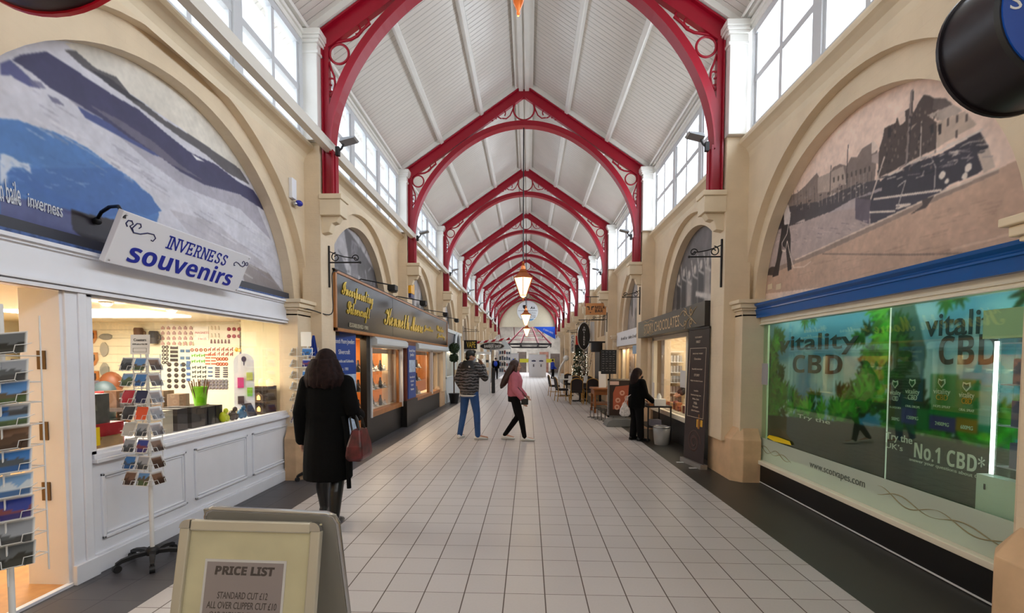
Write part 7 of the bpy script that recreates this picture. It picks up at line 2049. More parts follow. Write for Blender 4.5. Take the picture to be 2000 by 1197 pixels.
# ------------------------------------------------------------------ right side, beyond the chocolate shop
r = front('milk_bar_front', 'cream panelled shop front with a white fascia next to the chocolate shop', 'shopfront', 2.98, 12.2, 16.0, 1, WOOD_W, mat('tan painted timber', (214, 182, 140), .5), DIMW, (2.05, 2.5), 2, .55)
text('lettering', 'the milk bar · shakes & waffles', mat('grey print', (120, 120, 126), .5), r, 'R', (2.935, 14.1, 2.28), w=2.4, h=.1)
area('milk_bar_light', (3.13, 14.2, 1.95), (0, 0, 0), .15, 3.0, 18, (1, .85, .6))
solo('blue_sign', MB().box(2.96, 12.7, 1.78, 2.97, 13.7, 2.02), mat('pale blue sign', (150, 180, 210), .4), 'pale blue sign at the top of the milk bar window', 'sign')
for k in (3, 4, 5, 6, 7, 8):
    y0, y1 = TY(k) + .6, TY(k + 1) - .5
    front('shopfront', '%s shop front below the arch on the right, %s along the hall' % (['tan', 'dark', 'cream'][k % 3], ORD[k]), 'shopfront', 2.98, y0, y1, 1, [mat('tan painted timber', (214, 182, 140), .5), BLACKW, CREAMW][k % 3], [mat('tan painted timber', (214, 182, 140), .5), BLACKW, CREAMW][k % 3], DIMW)
    area('shop_light', (3.13, TY(k) + 2.4, 1.94), (0, 0, 0), .15, 3.0, 14, (1.0, .82, .58))
r = thing('hanging_sign', 'tan board sign lettered MILK BAR with a cow face, hung from a bracket', 'sign', (2.29, 16.4, 3.14)); part('board', MB().box(1.94, 16.38, 3.14, 2.635, 16.42, 3.53), mat('tan sign board', (206, 140, 84), .5), r)
text('lettering', '𝗠𝗜𝗟𝗞', BLACKP, r, 'F', (2.43, 16.378, 3.39), w=.34, h=.1, offset=0.0); text('lettering', '𝗕𝗔𝗥', BLACKP, r, 'F', (2.39, 16.378, 3.27), w=.27, h=.1)
mb = MB()
for s_ in (-1, 1): mb.prism([(2.1 + s_ * .03, 3.3), (2.1 + s_ * .06, 3.3), (2.1 + s_ * .06, 3.38), (2.1 + s_ * .13, 3.4), (2.1 + s_ * .13, 3.43), (2.1 + s_ * .03, 3.42)], 'y', 16.372, 16.379)
mb.box(2.08, 16.372, 3.2, 2.12, 16.379, 3.23); part('cow_face', mb, BLACKP, r); part('hanger', MB().tube([(2.1, 16.4, 3.53), (2.1, 16.4, 3.75)], .01, 6).tube([(2.5, 16.4, 3.53), (2.5, 16.4, 3.75)], .01, 6).tube([(1.95, 16.4, 3.75), (2.66, 16.4, 3.75)], .014, 6), DARKMET, r)
r = thing('oval_sign', 'upright black oval sign lettered Ambiance on a white bracket board', 'sign', (2.15, 18.8, 2.0))
mb = MB(); mb.prism([(2.17 + .25 * cos(2 * pi * i / 36), 2.53 + .53 * sin(2 * pi * i / 36)) for i in range(36)], 'y', 18.78, 18.82); part('board', mb, mat('black sign enamel', (18, 18, 20), .3), r); mb = MB(); mb.tube([(2.17 + .25 * cos(2 * pi * i / 36), 18.79, 2.53 + .53 * sin(2 * pi * i / 36)) for i in range(36)], .02, 6, closed=True); part('rim', mb, CHROME, r)
for i, ch in enumerate('Ambiance'): text('lettering', ch, WIRE, r, 'F', (2.17, 18.775, 2.87 - i * .095), h=.07)
part('hanger', MB().tube([(2.17, 18.8, 3.06), (2.17, 18.8, 3.16)], .012, 6).tube([(1.95, 18.8, 3.16), (2.95, 18.8, 3.16)], .016, 6), DARKMET, r); part('white_board', MB().box(2.42, 18.86, 2.0, 2.58, 18.9, 3.1), WIRE, r)
r = thing('cafe_sign', 'narrow white vertical sign lettered CAFE with a red figure beside it', 'sign', (2.3, 24, 2.0)); part('board', MB().box(2.12, 24, 1.95, 2.3, 24.04, 2.85), WIRE, r)
for i, ch in enumerate('CAFE'): text('lettering', ch, BLACKP, r, 'F', (2.21, 23.998, 2.72 - i * .2), h=.15)
part('red_figure', MB().box(2.36, 24, 2.35, 2.6, 24.05, 2.8).ell((2.48, 24, 2.88), .08, .05, .08), mat('signal red', (206, 50, 40), .4), r); part('black_panel', MB().box(2.33, 24.02, 1.95, 2.62, 24.06, 2.35), BLACKP, r); part('hanger', MB().tube([(2.1, 24, 2.95), (2.95, 24, 2.95)], .014, 6).tube([(2.2, 24, 2.85), (2.2, 24, 2.95)], .01, 6), DARKMET, r)
r = thing('drum_lamp', 'black drum fitting on an arm beside the chalkboard', 'wall lamp', (2.4, 16.9, 1.9)); mb = MB(); mb.lathe([(.2, 1.88), (.2, 2.2)], (2.4, 16.9, 0), 20); part('drum', mb, BLACKP, r); part('arm', MB().box(2.1, 16.87, 2.2, 3.0, 16.93, 2.26), BLACKP, r)
solo('dark_screen', MB().box(2.55, 17.2, 0, 2.62, 18.4, 1.9), BLACKW, 'tall black screen panel behind the cafe tables', 'screen')
r = thing('chalkboard', 'black chalkboard menu hanging on the pier by the milk bar', 'menu board', (2.43, 14, 1.2)); part('board', MB().box(2.12, 13.98, 1.2, 2.56, 14.02, 1.9), mat('chalkboard', (40, 44, 50), .6), r)
mb = MB(); rng = random.Random(3)
for i in range(9):
    for j in range(4): mb.box(2.15 + j * .1, 13.975, 1.84 - i * .068, 2.15 + j * .1 + rng.uniform(.03, .08), 13.979, 1.846 - i * .068)
part('chalk_lines', mb, mat('chalk', (210, 210, 206), .8), r); part('post', MB().box(2.36, 14.03, 0, 2.4, 14.07, 1.85), BLACKP, r)
# cafe tables and chairs
GOLDF = mat('gold chair tube', (190, 146, 70), .35, .5); PAD = mat('dark chair pad', (34, 26, 30), .7)
ch0 = thing('banquet_chair', 'x', 'chair', (0, 0, 0))
part('seat', MB().loft([[(sx * w_, sy * .2 + .0, z) for sx, sy in ((-1, -1), (1, -1), (1, 1), (-1, 1))] for w_, z in ((.2, .42), (.215, .45), (.2, .49))], sm=False), PAD, ch0, world=False, bev=.015)
bp = [(-.2, .5), (.2, .5)] + [(.2 * cos(pi * i / 12), .8 + .13 * sin(pi * i / 12)) for i in range(13)]
mb = MB(); mb.prism(bp, 'y', -.22, -.18); mb.v = [(x, y - (z - .5) * .18, z) for x, y, z in mb.v]; part('backrest', mb, PAD, ch0, world=False, bev=.01)
mb = MB(); fr = [(-.2, .42)] + [(p[0] * 1.06, p[1] + .01) for p in reversed(bp[2:])] + [(.2, .42)]; mb.tube([(x, -.2 - (z - .5) * .18, z) for x, z in fr], .014, 8); part('back_frame', mb, GOLDF, ch0, world=False)
for sx, sy in ((-1, -1), (1, -1), (1, 1), (-1, 1)): part('leg', MB().tube([(sx * .2, sy * .19, .43), (sx * .22, sy * .24, 0)], .014, 8), GOLDF, ch0, world=False)
part('stretcher', MB().tube([(-.21, -.21, .2), (-.21, .21, .2)], .009, 6).tube([(.21, -.21, .2), (.21, .21, .2)], .009, 6), GOLDF, ch0, world=False)
chairs = [(1.74, 17.35, 0, 'its back to the hall, left of the two nearest'), (2.28, 17.4, .1, 'its back to the hall, right of the two nearest'), (1.3, 18.5, -1.35, 'side-on at the left of the near table'), (1.15, 21.0, -1.4, 'side-on beside the far table'),
          (1.95, 19.4, pi, 'facing the hall behind the near table'), (2.45, 19.5, pi, 'facing the hall by the black screen'), (1.9, 22.6, pi, 'facing the hall behind the far table')]
for i, (x, y, rz, lab) in enumerate(chairs):
    o = ch0 if i == 0 else dup(ch0); o.location = (x, y, 0); o.rotation_euler = (0, 0, rz); o['label'] = 'gold framed black banquet chair ' + lab; o['group'] = 'cafe chairs'
def table(x, y, label):
    r = thing('cafe_table', label, 'table', (x, y, 0)); part('top', MB().box(x - .45, y - .4, .72, x + .45, y + .4, .75), mat('pale grey table top', (206, 204, 200), .3), r, bev=.008)
    part('column', MB().tube([(x, y, .03), (x, y, .72)], .035, 10), DARKMET, r); part('foot', MB().box(x - .3, y - .04, 0, x + .3, y + .04, .04).box(x - .04, y - .3, 0, x + .04, y + .3, .04), DARKMET, r)
table(2.0, 18.5, 'pale topped cafe table nearest, between the banquet chairs'); table(1.7, 21.2, 'pale topped cafe table farther back on the right')
for x, y, lab in ((1.6, 18.3, 'left end of the near cafe table'), (2.2, 18.4, 'middle of the near cafe table'), (1.5, 21.0, 'far cafe table')): solo('menu_card', MB().prism([(y - .06, .75), (y + .06, .75), (y + .01, 1.0), (y - .01, 1.0)], 'x', x - .07, x + .07), mat('white card', (236, 236, 234), .5), 'white folded menu card on the ' + lab, 'menu')
solo('menu_stand', MB().prism([(14.9, .75), (14.95, .75), (15.05, 1.25), (15.0, 1.25)], 'x', 2.2, 2.42), mat('white card', (236, 236, 234), .5), 'white leaning menu on the wooden table by the doughnut board', 'menu')
r = thing('wooden_table', 'orange wooden table with shelves behind the doughnut board', 'table', (2.3, 14.9, 0)); OW = mat('orange wood table', (150, 92, 48), .45, var=.15, scale=10)
part('top', MB().box(1.95, 14.4, .7, 2.65, 15.3, .75), OW, r); part('apron', MB().box(2.0, 14.45, .55, 2.6, 15.25, .7), OW, r); part('shelf', MB().box(2.0, 14.45, .25, 2.6, 15.25, .28), OW, r)
for x_, y_ in ((1.99, 14.44), (2.55, 14.44), (1.99, 15.2), (2.55, 15.2)): part('leg', MB().box(x_, y_, 0, x_ + .06, y_ + .06, .7), OW, r)
for i in range(5):
    x_, y_ = 1.75 + i * .07, 13.3 - i * .22; mb = MB(); mb.tube([(x_ - .1, y_, .02), (x_ + .28, y_ + .05, .02), (x_ + .28, y_ + .05, .28), (x_ - .02, y_, .28), (x_ - .02, y_, .02)], .01, 6)
    solo('wire_foot', mb, DARKMET, 'black wire floor frame, %s in the row behind the doughnut board' % CL[i], 'frame')
r = thing('poster_board', 'silver framed pavement board showing doughnuts on a grey water base', 'A-board', (2.2, 11.75, 0))
part('base', MB().prism([(1.88, 0), (2.62, 0), (2.55, .14), (2.4, .2), (2.05, .2), (1.93, .12)], 'y', 11.5, 12.05), mat('grey plastic base', (110, 112, 112), .5), r, bev=.02)
part('panel', MB().box(1.98, 11.76, .24, 2.5, 11.79, 1.12), mat('dark brown poster', (52, 38, 34), .4), r); mb = MB(); mb.box(1.95, 11.74, .21, 1.99, 11.8, 1.15); mb.box(2.49, 11.74, .21, 2.53, 11.8, 1.15); mb.box(1.95, 11.74, 1.11, 2.53, 11.8, 1.15); mb.box(1.95, 11.74, .21, 2.53, 11.8, .25); part('frame', mb, CHROME, r)
part('picture', MB().prism([(2.08, .4), (2.08, .8), (2.14, .96), (2.49, 1.0), (2.49, .4)], 'y', 11.755, 11.76), mat('terracotta print', (176, 92, 66), .4), r); part('caption', MB().box(2.0, 11.755, 1.0, 2.22, 11.76, 1.09), mat('pink caption', (226, 190, 176), .4), r)
mb = MB()
for x_, z_ in ((2.2, .62), (2.3, .8), (2.18, .45), (2.36, .52), (2.42, .68)): mb.tube([(x_ + .045 * cos(2 * pi * i / 14), 11.752, z_ + .045 * sin(2 * pi * i / 14)) for i in range(14)], .02, 6, closed=True)
mb.v = [(x, 11.755 + (y - 11.752) * .15, z) for x, y, z in mb.v]; part('doughnuts', mb, mat('glazed doughnut', (226, 170, 146), .35), r)
part('feet', MB().tube([(2.1, 11.78, .2), (2.1, 11.78, .24)], .02, 8).tube([(2.4, 11.78, .2), (2.4, 11.78, .24)], .02, 8), BLACKP, r)
# sparkling tree
r = thing('artificial_tree', 'grey green artificial tree with white lights behind the cafe tables', 'plant', (2.35, 22.1, 0)); part('trunk', MB().tube([(2.35, 22.1, 0), (2.35, 22.1, 1.3)], .04, 8), mat('bark', (80, 60, 44), .8), r)
part('foliage', foliage([(2.35, 22.1, .95, .3), (2.35, 22.1, 1.3, .3), (2.35, 22.1, 1.65, .26), (2.35, 22.1, 1.95, .16)], 260, .06, 8), mat('grey green leaf', (74, 84, 66), .7, var=.3, scale=20), r)
mb = MB(); rng = random.Random(4)
for i in range(60):
    a, z = rng.uniform(0, 2 * pi), rng.uniform(.8, 2.0); q = .34; mb.ell((2.35 + q * cos(a), 22.1 + q * sin(a), z), .014, .014, .014, 5, 4)
part('fairy_lights', mb, mat('fairy light', (255, 250, 236), .5, emit=1.5), r)
r = thing('blossom_branches', 'white blossom branches in a dark vase behind the oval sign', 'plant', (2.35, 19.9, 0)); part('vase', MB().lathe([(.1, 0), (.14, .4), (.08, .75)], (2.35, 19.9, 0), 12), DARKMET, r)
mb = MB(); mb2 = MB()
for i in range(9):
    a = rng.uniform(0, 6.28); e = Vector((2.35 + .3 * cos(a), 19.9 + .25 * sin(a), rng.uniform(1.4, 1.95))); s0 = Vector((2.35, 19.9, .7)); mb.tube([s0, (s0 + e) / 2 + Vector((.04, 0, .05)), e], .008, 5)
    for j in range(12): p = s0.lerp(e, rng.uniform(.4, 1)); mb2.ell((p.x + rng.uniform(-.06, .06), p.y, p.z + rng.uniform(-.06, .06)), .016, .016, .016, 5, 4)
part('twigs', mb, mat('bark', (80, 60, 44), .8), r); part('blossom', mb2, mat('white blossom', (230, 224, 220), .6), r)
# white modern lamp or mannequin shape at the counter
r = thing('desk_lamp', 'white curved floor lamp leaning over the far cafe table', 'lamp', (1.55, 23.4, 0)); part('base', MB().lathe([(.2, 0), (.2, .04)], (1.5, 23.6, 0), 16), WIRE, r); part('stem', MB().tube([(1.5, 23.6, .04), (1.5, 23.6, .9), (1.56, 23.6, 1.2), (1.74, 23.6, 1.5), (1.82, 23.6, 1.62)], .05, 10), WIRE, r); part('shade', MB().ell((1.86, 23.6, 1.68), .15, .15, .14), WIRE, r)
# table with takeaway things by the right hand woman
r = thing('serving_table', 'small black two-tier table beside the chocolate window', 'table', (2.6, 9.85, 0)); part('top', MB().box(2.34, 9.42, .68, 2.82, 10.3, .71), BLACKP, r); part('shelf', MB().box(2.36, 9.45, .28, 2.8, 10.27, .3), BLACKP, r)
for x_, y_ in ((2.35, 9.43), (2.79, 9.43), (2.35, 10.27), (2.79, 10.27)): part('leg', MB().box(x_, y_, 0, x_ + .025, y_ + .025, .7), BLACKP, r)
r = thing('tissue_box', 'white tissue box with a tissue pulled up on the black table', 'tissue box', (2.6, 9.6, .71)); part('box', MB().box(2.5, 9.5, .71, 2.72, 9.68, .84), mat('white card', (236, 236, 234), .5), r); part('tissue', MB().loft([[(2.61 + w_ * cos(q * pi / 4), 9.59 + w_ * .5 * sin(q * pi / 4), z) for q in range(8)] for w_, z in ((.04, .84), (.05, .88), (.02, .95))]), mat('white card', (236, 236, 234), .5), r)
solo('leaflet_tray', MB().box(2.4, 9.5, .71, 2.48, 9.75, .75), OW, 'brown leaflet tray beside the tissue box', 'tray'); solo('carton', MB().box(2.45, 9.55, .3, 2.65, 9.75, .42), mat('grey card', (120, 116, 130), .5), 'grey carton on the lower shelf of the black table', 'box')
r = thing('waste_bin', 'clear grey waste bin on the floor in front of the black table', 'bin', (2.56, 9.2, 0)); part('tub', MB().lathe([(.13, 0), (.165, .34), (.16, .34), (.125, .02)], (2.56, 9.2, 0), 20), mat('clear grey plastic', (150, 148, 146), .3), r); part('rim', MB().tube([(2.56 + .165 * cos(2 * pi * i / 20), 9.2 + .165 * sin(2 * pi * i / 20), .34) for i in range(20)], .008, 6, closed=True), CHROME, r)
# ------------------------------------------------------------------ people
def bake(mb, name, m, parent, voxel=.01, smooth=5, label=None):
    """welds overlapping shapes into one continuous skin"""
    o = mb.build('tmp', m)
    r_ = o.modifiers.new('r', 'REMESH'); r_.mode = 'VOXEL'; r_.voxel_size = voxel; r_.use_smooth_shade = True
    s_ = o.modifiers.new('s', 'SMOOTH'); s_.iterations = smooth; s_.factor = .5
    dg = bpy.context.evaluated_depsgraph_get()
    me = bpy.data.meshes.new_from_object(o.evaluated_get(dg)); me.name = name
    old = o.data; bpy.data.objects.remove(o); bpy.data.meshes.remove(old)
    if not me.materials: me.materials.append(m)
    n = bpy.data.objects.new(name, me); COL.objects.link(n); n.parent = parent
    if label: n['label'] = label
    return n
def limb(mb, pts, rs, n=12):
    P = []; R_ = []
    for i in range(len(pts) - 1):
        for t in (0, .33, .66): P.append(Vector(pts[i]).lerp(Vector(pts[i + 1]), t)); R_.append(rs[i] + (rs[i + 1] - rs[i]) * t)
    P.append(Vector(pts[-1])); R_.append(rs[-1])
    mb.tube(P, R_, n); mb.ell(tuple(P[0]), rs[0], rs[0], rs[0]); mb.ell(tuple(P[-1]), rs[-1], rs[-1], rs[-1])
def rings(mb, spec, n=20):
    """spec: (x, y, z, rx, ry) from bottom to top"""
    mb.loft([[(x + rx * cos(2 * pi * q / n), y + ry * sin(2 * pi * q / n), z) for q in range(n)] for x, y, z, rx, ry in spec])
def xf(mb, c, yaw, s=1.0, pitch=0.0):
    Mx = Matrix.Translation(Vector(c)) @ Matrix.Rotation(yaw, 4, 'Z') @ Matrix.Rotation(pitch, 4, 'X') @ Matrix.Scale(s, 4)
    mb.v = [tuple(Mx @ Vector(v)) for v in mb.v]; return mb
def join(a, b):
    o = len(a.v); a.v += b.v; a.f += [[i + o for i in f] for f in b.f]; a.m += b.m; a.s += b.s
def head_mb():
    """faces +y, centre of the skull at 0"""
    h = MB(); h.ell((0, -.01, .025), .076, .094, .098, 18, 12); h.ell((0, .02, -.04), .062, .07, .078, 16, 10); h.ell((0, .045, -.085), .036, .034, .026)
    h.ell((0, .096, -.022), .012, .018, .013); h.tube([(0, .088, .02), (0, .1, -.015)], [.008, .011], 8); h.ell((0, .082, -.058), .024, .011, .007); h.ell((0, .08, -.069), .02, .012, .007)
    for s in (-1, 1): h.ell((s * .079, -.01, -.01), .011, .022, .032); h.ell((s * .045, .06, -.03), .022, .02, .02); h.ell((s * .034, .08, .022), .022, .01, .008)
    return h
def hand(mb, w, d, nrm, thumb, curl=.5):
    """palm and five fingers from wrist w along d; nrm = palm side, thumb = side of the thumb"""
    w, d, nrm, th = Vector(w), Vector(d).normalized(), Vector(nrm).normalized(), Vector(thumb).normalized()
    mb.loft([[tuple(w + d * t + th * (a * wd) + nrm * (b * hd)) for a, b in ((-1, -1), (1, -1), (1, 1), (-1, 1))] for t, wd, hd in ((-.01, .024, .016), (.03, .036, .015), (.085, .038, .012))], sm=True)
    for i, (off, L) in enumerate(((.03, .07), (.01, .08), (-.011, .074), (-.031, .056))):
        b = w + d * .083 + th * off; c1 = curl * (1 + .12 * i)
        p1 = b + (d * cos(c1 * .5) + nrm * sin(c1 * .5)) * L * .45; p2 = p1 + (d * cos(c1 * 1.3) + nrm * sin(c1 * 1.3)) * L * .32; p3 = p2 + (d * cos(c1 * 2) + nrm * sin(c1 * 2)) * L * .25
        mb.tube([b, p1, p2, p3], [.0095, .009, .008, .0065], 8)
    b = w + d * .03 + th * .032; mb.tube([b, b + (d * .6 + th * .7 + nrm * .3).normalized() * .035, b + (d * .85 + th * .5 + nrm * .45).normalized() * .06], [.012, .0105, .008], 8)
SKIN = mat('skin', (206, 160, 136), .5)
def mirror(J, s): return {k: Vector((v[0] * s, v[1], v[2])) for k, v in J.items()}
def body(root, H, J, head_yaw, head_c, skin=SKIN, pitch=0.0, lean=0.0):
    """one continuous body; J: joints by name with suffix L or R"""
    mb = MB(); k = H / 1.7; sz = (J['shL'][2] + J['shR'][2]) / 2; hz = (J['hipL'][2] + J['hipR'][2]) / 2
    hc = (Vector(J['hipL']) + Vector(J['hipR'])) / 2; sc = (Vector(J['shL']) + Vector(J['shR'])) / 2
    sp = lambda t: hc.lerp(sc, t)
    rings(mb, [(sp(t).x, sp(t).y, sp(t).z, rx * k, ry * k) for t, rx, ry in ((-.12, .14, .105), (.05, .165, .12), (.3, .135, .1), (.55, .145, .108), (.8, .165, .105), (.97, .13, .08), (1.1, .07, .065))])
    limb(mb, [sc + Vector((0, -.01, .03)), Vector(head_c) + Vector((0, -.015, -.06))], [.058 * k, .05 * k])
    for s in 'LR':
        limb(mb, [J['hip' + s], J['knee' + s], J['ank' + s]], [.085 * k, .052 * k, .036 * k]); limb(mb, [J['ank' + s] + Vector((0, 0, -.03)), J['toe' + s]], [.036 * k, .026 * k])
        limb(mb, [J['sh' + s], J['el' + s], J['wr' + s]], [.05 * k, .038 * k, .026 * k])
        d = J['wr' + s] - J['el' + s] if 'hd' + s not in J else J['hd' + s]
        n_ = J.get('hn' + s, Vector((-1 if s == 'R' else 1, 0, 0))); th_ = J.get('ht' + s, Vector((0, 1, 0)))
        hand(mb, J['wr' + s], d, n_, th_, .45)
    h = head_mb(); join(mb, xf(h, head_c, head_yaw, k * .98, pitch))
    b = bake(mb, 'body', skin, root, .0075, 3)
    e = MB()
    for s in (-1, 1): e.ell((s * .033, .0855, .005), .011, .006, .006, 8, 6)
    xf(e, head_c, head_yaw, k * .98, pitch).build('eyes', mat('dark eyes', (40, 30, 28), .2), root)
    return b
def shoe(name, ank, toe, m, root, sole_m, H=.1, heel=0.0):
    a, t = Vector(ank), Vector(toe); d = (t - a); d.z = 0; d.normalize(); sd = Vector((-d.y, d.x, 0)); z0 = min(a.z - .08, t.z - .03)
    mb = MB()
    for q, wd, hh in ((-.07, .03, .075), (-.03, .038, .085), (.03, .042, .075), (.09, .046, .055), (.14, .046, .045), (.185, .034, .035), (.2, .012, .025)):
        pass
    spec = ((-.075, .022, .06), (-.05, .036, .08), (.0, .04, .09), (.05, .042, .075), (.1, .047, .055), (.15, .046, .045), (.19, .032, .038), (.203, .01, .03))
    base = lambda q: a + d * q + Vector((0, 0, (z0 - a.z) + (t.z - .03 - z0) * max(0, min(1, q / .15)) if t.z - .03 < a.z - .08 else z0 - a.z))
    mb.loft([[tuple(base(q) + sd * (wd * cos(2 * pi * i / 12)) + Vector((0, 0, max(.012, hh * .5 + hh * .5 * sin(2 * pi * i / 12))))) for i in range(12)] for q, wd, hh in spec])
    o = mb.build(name, m, root)
    sb = MB(); sb.loft([[tuple(base(q) + sd * (s_ * (wd + .004)) + Vector((0, 0, z))) for s_, z in ((-1, 0), (1, 0), (1, .022), (-1, .022))] for q, wd, hh in spec], sm=False)
    sb.build('sole', sole_m, o)
def V3(*a): return Vector(a)
BLK = mat('black wool cloth', (10, 10, 11), .95, bump=.3, bscale=120, spec=.15); BLKT = mat('black trousers', (13, 12, 14), .9, spec=.2); HAIRB = mat('dark brown hair', (34, 20, 20), .75, var=.4, scale=30, bump=.5, bscale=60, spec=.2); HAIRK = mat('black hair', (16, 14, 14), .5, bump=.5, bscale=80)
BOOT = mat('black boot leather', (16, 15, 16), .3); SHOEW = mat('white trainers', (226, 224, 220), .5)

# woman in the long black coat, seen from behind
r = thing('person', 'person in a long black coat and boots walking away, nearest, seen from behind', 'person', (-1.96, 4.57, 0))
J = dict(hipL=V3(-.09, 0, .9), kneeL=V3(-.1, .1, .5), ankL=V3(-.11, .16, .13), toeL=V3(-.12, .3, .05), hipR=V3(.09, 0, .9), kneeR=V3(.1, -.0, .5), ankR=V3(.12, -.15, .13), toeR=V3(.13, -.0, .05),
         shL=V3(-.185, 0, 1.4), elL=V3(-.26, -.02, 1.1), wrL=V3(-.28, .05, .83), hdL=V3(0, .08, -1), shR=V3(.185, 0, 1.4), elR=V3(.265, -.03, 1.12), wrR=V3(.24, .2, 1.06), hdR=V3(-.1, 1, 0))
body(r, 1.7, J, 0.0, (0, .01, 1.585))
mb = MB(); rings(mb, [(.0, 0, .46, .235, .2), (0, 0, .6, .235, .195), (0, 0, .8, .225, .18), (0, 0, .98, .205, .155), (0, 0, 1.1, .198, .145), (0, 0, 1.25, .21, .145), (0, 0, 1.36, .21, .13), (0, -.0, 1.43, .15, .105), (0, 0, 1.48, .085, .085)])
for s in 'LR': limb(mb, [J['sh' + s] + V3(0, 0, -.01), J['el' + s], J['wr' + s]], [.085, .07, .062])
bake(mb, 'coat', BLK, r, .011, 4)
mb = MB(); rings(mb, [(0, 0, 1.06, .206, .152), (0, 0, 1.115, .204, .15)]); mb.tube([(.2, -.12, 1.08), (.24, -.15, .95), (.255, -.15, .7), (.26, -.14, .4)], [.018, .02, .022, .022], 8); part('belt', mb, BLK, r, world=False)
mb = MB(); mb.tube([(.12 * cos(2 * pi * i / 20), .115 * sin(2 * pi * i / 20), 1.455 + .01 * cos(i)) for i in range(20)], .05, 10, closed=True); part('fur_collar', mb, mat('dark fur', (26, 19, 20), .9, bump=1.0, bscale=90), r, world=False)
mb = MB(); mb.ell((0, -.01, 1.615), .1, .115, .115, 18, 12); rings(mb, [(0, -.075, 1.33, .1, .05), (0, -.07, 1.4, .155, .075), (0, -.05, 1.48, .155, .085), (0, -.03, 1.56, .125, .09), (0, -.02, 1.66, .08, .08)])
rng = random.Random(5)
for i in range(26):
    a = rng.uniform(pi * 1.02, pi * 1.98); rx = .12 + .03 * rng.random(); mb.tube([(rx * .75 * cos(a), -.03 + .1 * sin(a), 1.62), (rx * 1.05 * cos(a), -.04 + .11 * sin(a), 1.52), (rx * 1.2 * cos(a + .1), -.05 + .11 * sin(a), 1.43), (rx * 1.1 * cos(a - .1), -.05 + .1 * sin(a), 1.34 + .04 * rng.random())], [.02, .026, .024, .01], 7)
bake(mb, 'hair', HAIRB, r, .008, 2)
for s in 'LR':
    mb = MB(); limb(mb, [J['knee' + s] + V3(0, 0, .02), (J['knee' + s] + J['ank' + s]) / 2 + V3(0, -.015, .03), J['ank' + s]], [.072, .068, .047]); a, t = J['ank' + s], J['toe' + s]; limb(mb, [a + V3(0, -.03, -.03), a.lerp(t, .6) + V3(0, 0, -.02), t], [.042, .042, .03]); mb.box(a.x - .025, a.y - .065, 0, a.x + .025, a.y - .02, a.z - .04); bake(mb, 'boot', BOOT, r, .008, 2)
b = thing('handbag', 'dark red patchwork handbag hanging from the arm of the person in the black coat', 'handbag', (-1.64, 4.53, .66))
mb = MB(); mb.loft([[tuple(Vector((-1.635 + .02 * (z - .7), 4.53, z)) + V3(sx * wx, sy * wy, 0)) for sx, sy in ((-1, -1), (1, -1), (1, 1), (-1, 1))] for z, wx, wy in ((.66, .06, .13), (.69, .085, .16), (.8, .075, .15), (.95, .045, .1))], sm=False); part('bag', mb, mat('dark red patchwork leather', (84, 26, 30), .4, var=.7, scale=12), b, bev=.02)
mb = MB()
for s_ in (-.035, .035): mb.tube([(-1.64 + s_, 4.46, .94), (-1.67 + s_, 4.49, 1.05), (-1.71, 4.55, 1.135), (-1.67 + s_, 4.61, 1.05), (-1.64 + s_, 4.61, .94)], .01, 6)
part('strap', mb, BOOT, b)

# man in the striped puffer jacket
ZEB = bpy.data.materials.new('striped puffer cloth'); ZEB.use_nodes = True; nt = ZEB.node_tree; pb = nt.nodes['Principled BSDF']; pb.inputs['Roughness'].default_value = .6
tc = nt.nodes.new('ShaderNodeTexCoord'); wv = nt.nodes.new('ShaderNodeTexWave'); wv.bands_direction = 'Z'; wv.inputs['Scale'].default_value = 5.2; wv.inputs['Distortion'].default_value = 5.0; wv.inputs['Detail'].default_value = 2; wv.inputs['Detail Scale'].default_value = 2.2
cr = nt.nodes.new('ShaderNodeValToRGB'); cr.color_ramp.elements[0].position = .4; cr.color_ramp.elements[0].color = lin((30, 30, 33)); cr.color_ramp.elements[1].position = .56; cr.color_ramp.elements[1].color = lin((108, 104, 106))
nt.links.new(tc.outputs['Object'], wv.inputs['Vector']); nt.links.new(wv.outputs['Fac'], cr.inputs[0]); nt.links.new(cr.outputs[0], pb.inputs['Base Color'])
bp_ = nt.nodes.new('ShaderNodeBump'); bp_.inputs['Strength'].default_value = .7; bp_.inputs['Distance'].default_value = .03; nt.links.new(wv.outputs['Fac'], bp_.inputs['Height']); nt.links.new(bp_.outputs[0], pb.inputs['Normal'])
JEAN = mat('blue jeans', (40, 78, 132), .8, var=.2, scale=5, bump=.2, bscale=60)
r = thing('person', 'person in a grey striped puffer jacket and blue jeans, hand raised to a face mask', 'person', (-1.2, 9.66, 0), rz=-.5)
J = dict(hipL=V3(-.1, 0, .95), kneeL=V3(-.17, .03, .52), ankL=V3(-.2, -.06, .1), toeL=V3(-.24, .1, .035), hipR=V3(.1, 0, .95), kneeR=V3(.17, .02, .52), ankR=V3(.22, -.02, .1), toeR=V3(.36, .1, .035),
         shL=V3(-.175, 0, 1.48), elL=V3(-.25, -.06, 1.2), wrL=V3(-.2, .06, .98), hdL=V3(.15, .3, -1), shR=V3(.175, 0, 1.48), elR=V3(.28, .16, 1.24), wrR=V3(.13, .28, 1.5), hdR=V3(-.3, -.35, 1), hnR=V3(-.3, -1, 0), htR=V3(-1, 0, .2))
body(r, 1.8, J, -.6, (.01, .03, 1.675), mat('tan skin', (186, 138, 112), .5), pitch=-.1)
mb = MB(); rings(mb, [(0, 0, .9, .19, .155), (0, 0, .95, .2, .17), (0, 0, 1.05, .205, .18), (0, 0, 1.2, .21, .178), (0, 0, 1.35, .215, .17), (0, 0, 1.46, .205, .15), (0, 0, 1.53, .16, .13), (0, .0, 1.58, .11, .11)])
for s in 'LR': limb(mb, [J['sh' + s], J['el' + s], J['el' + s].lerp(J['wr' + s], .9)], [.09, .078, .058])
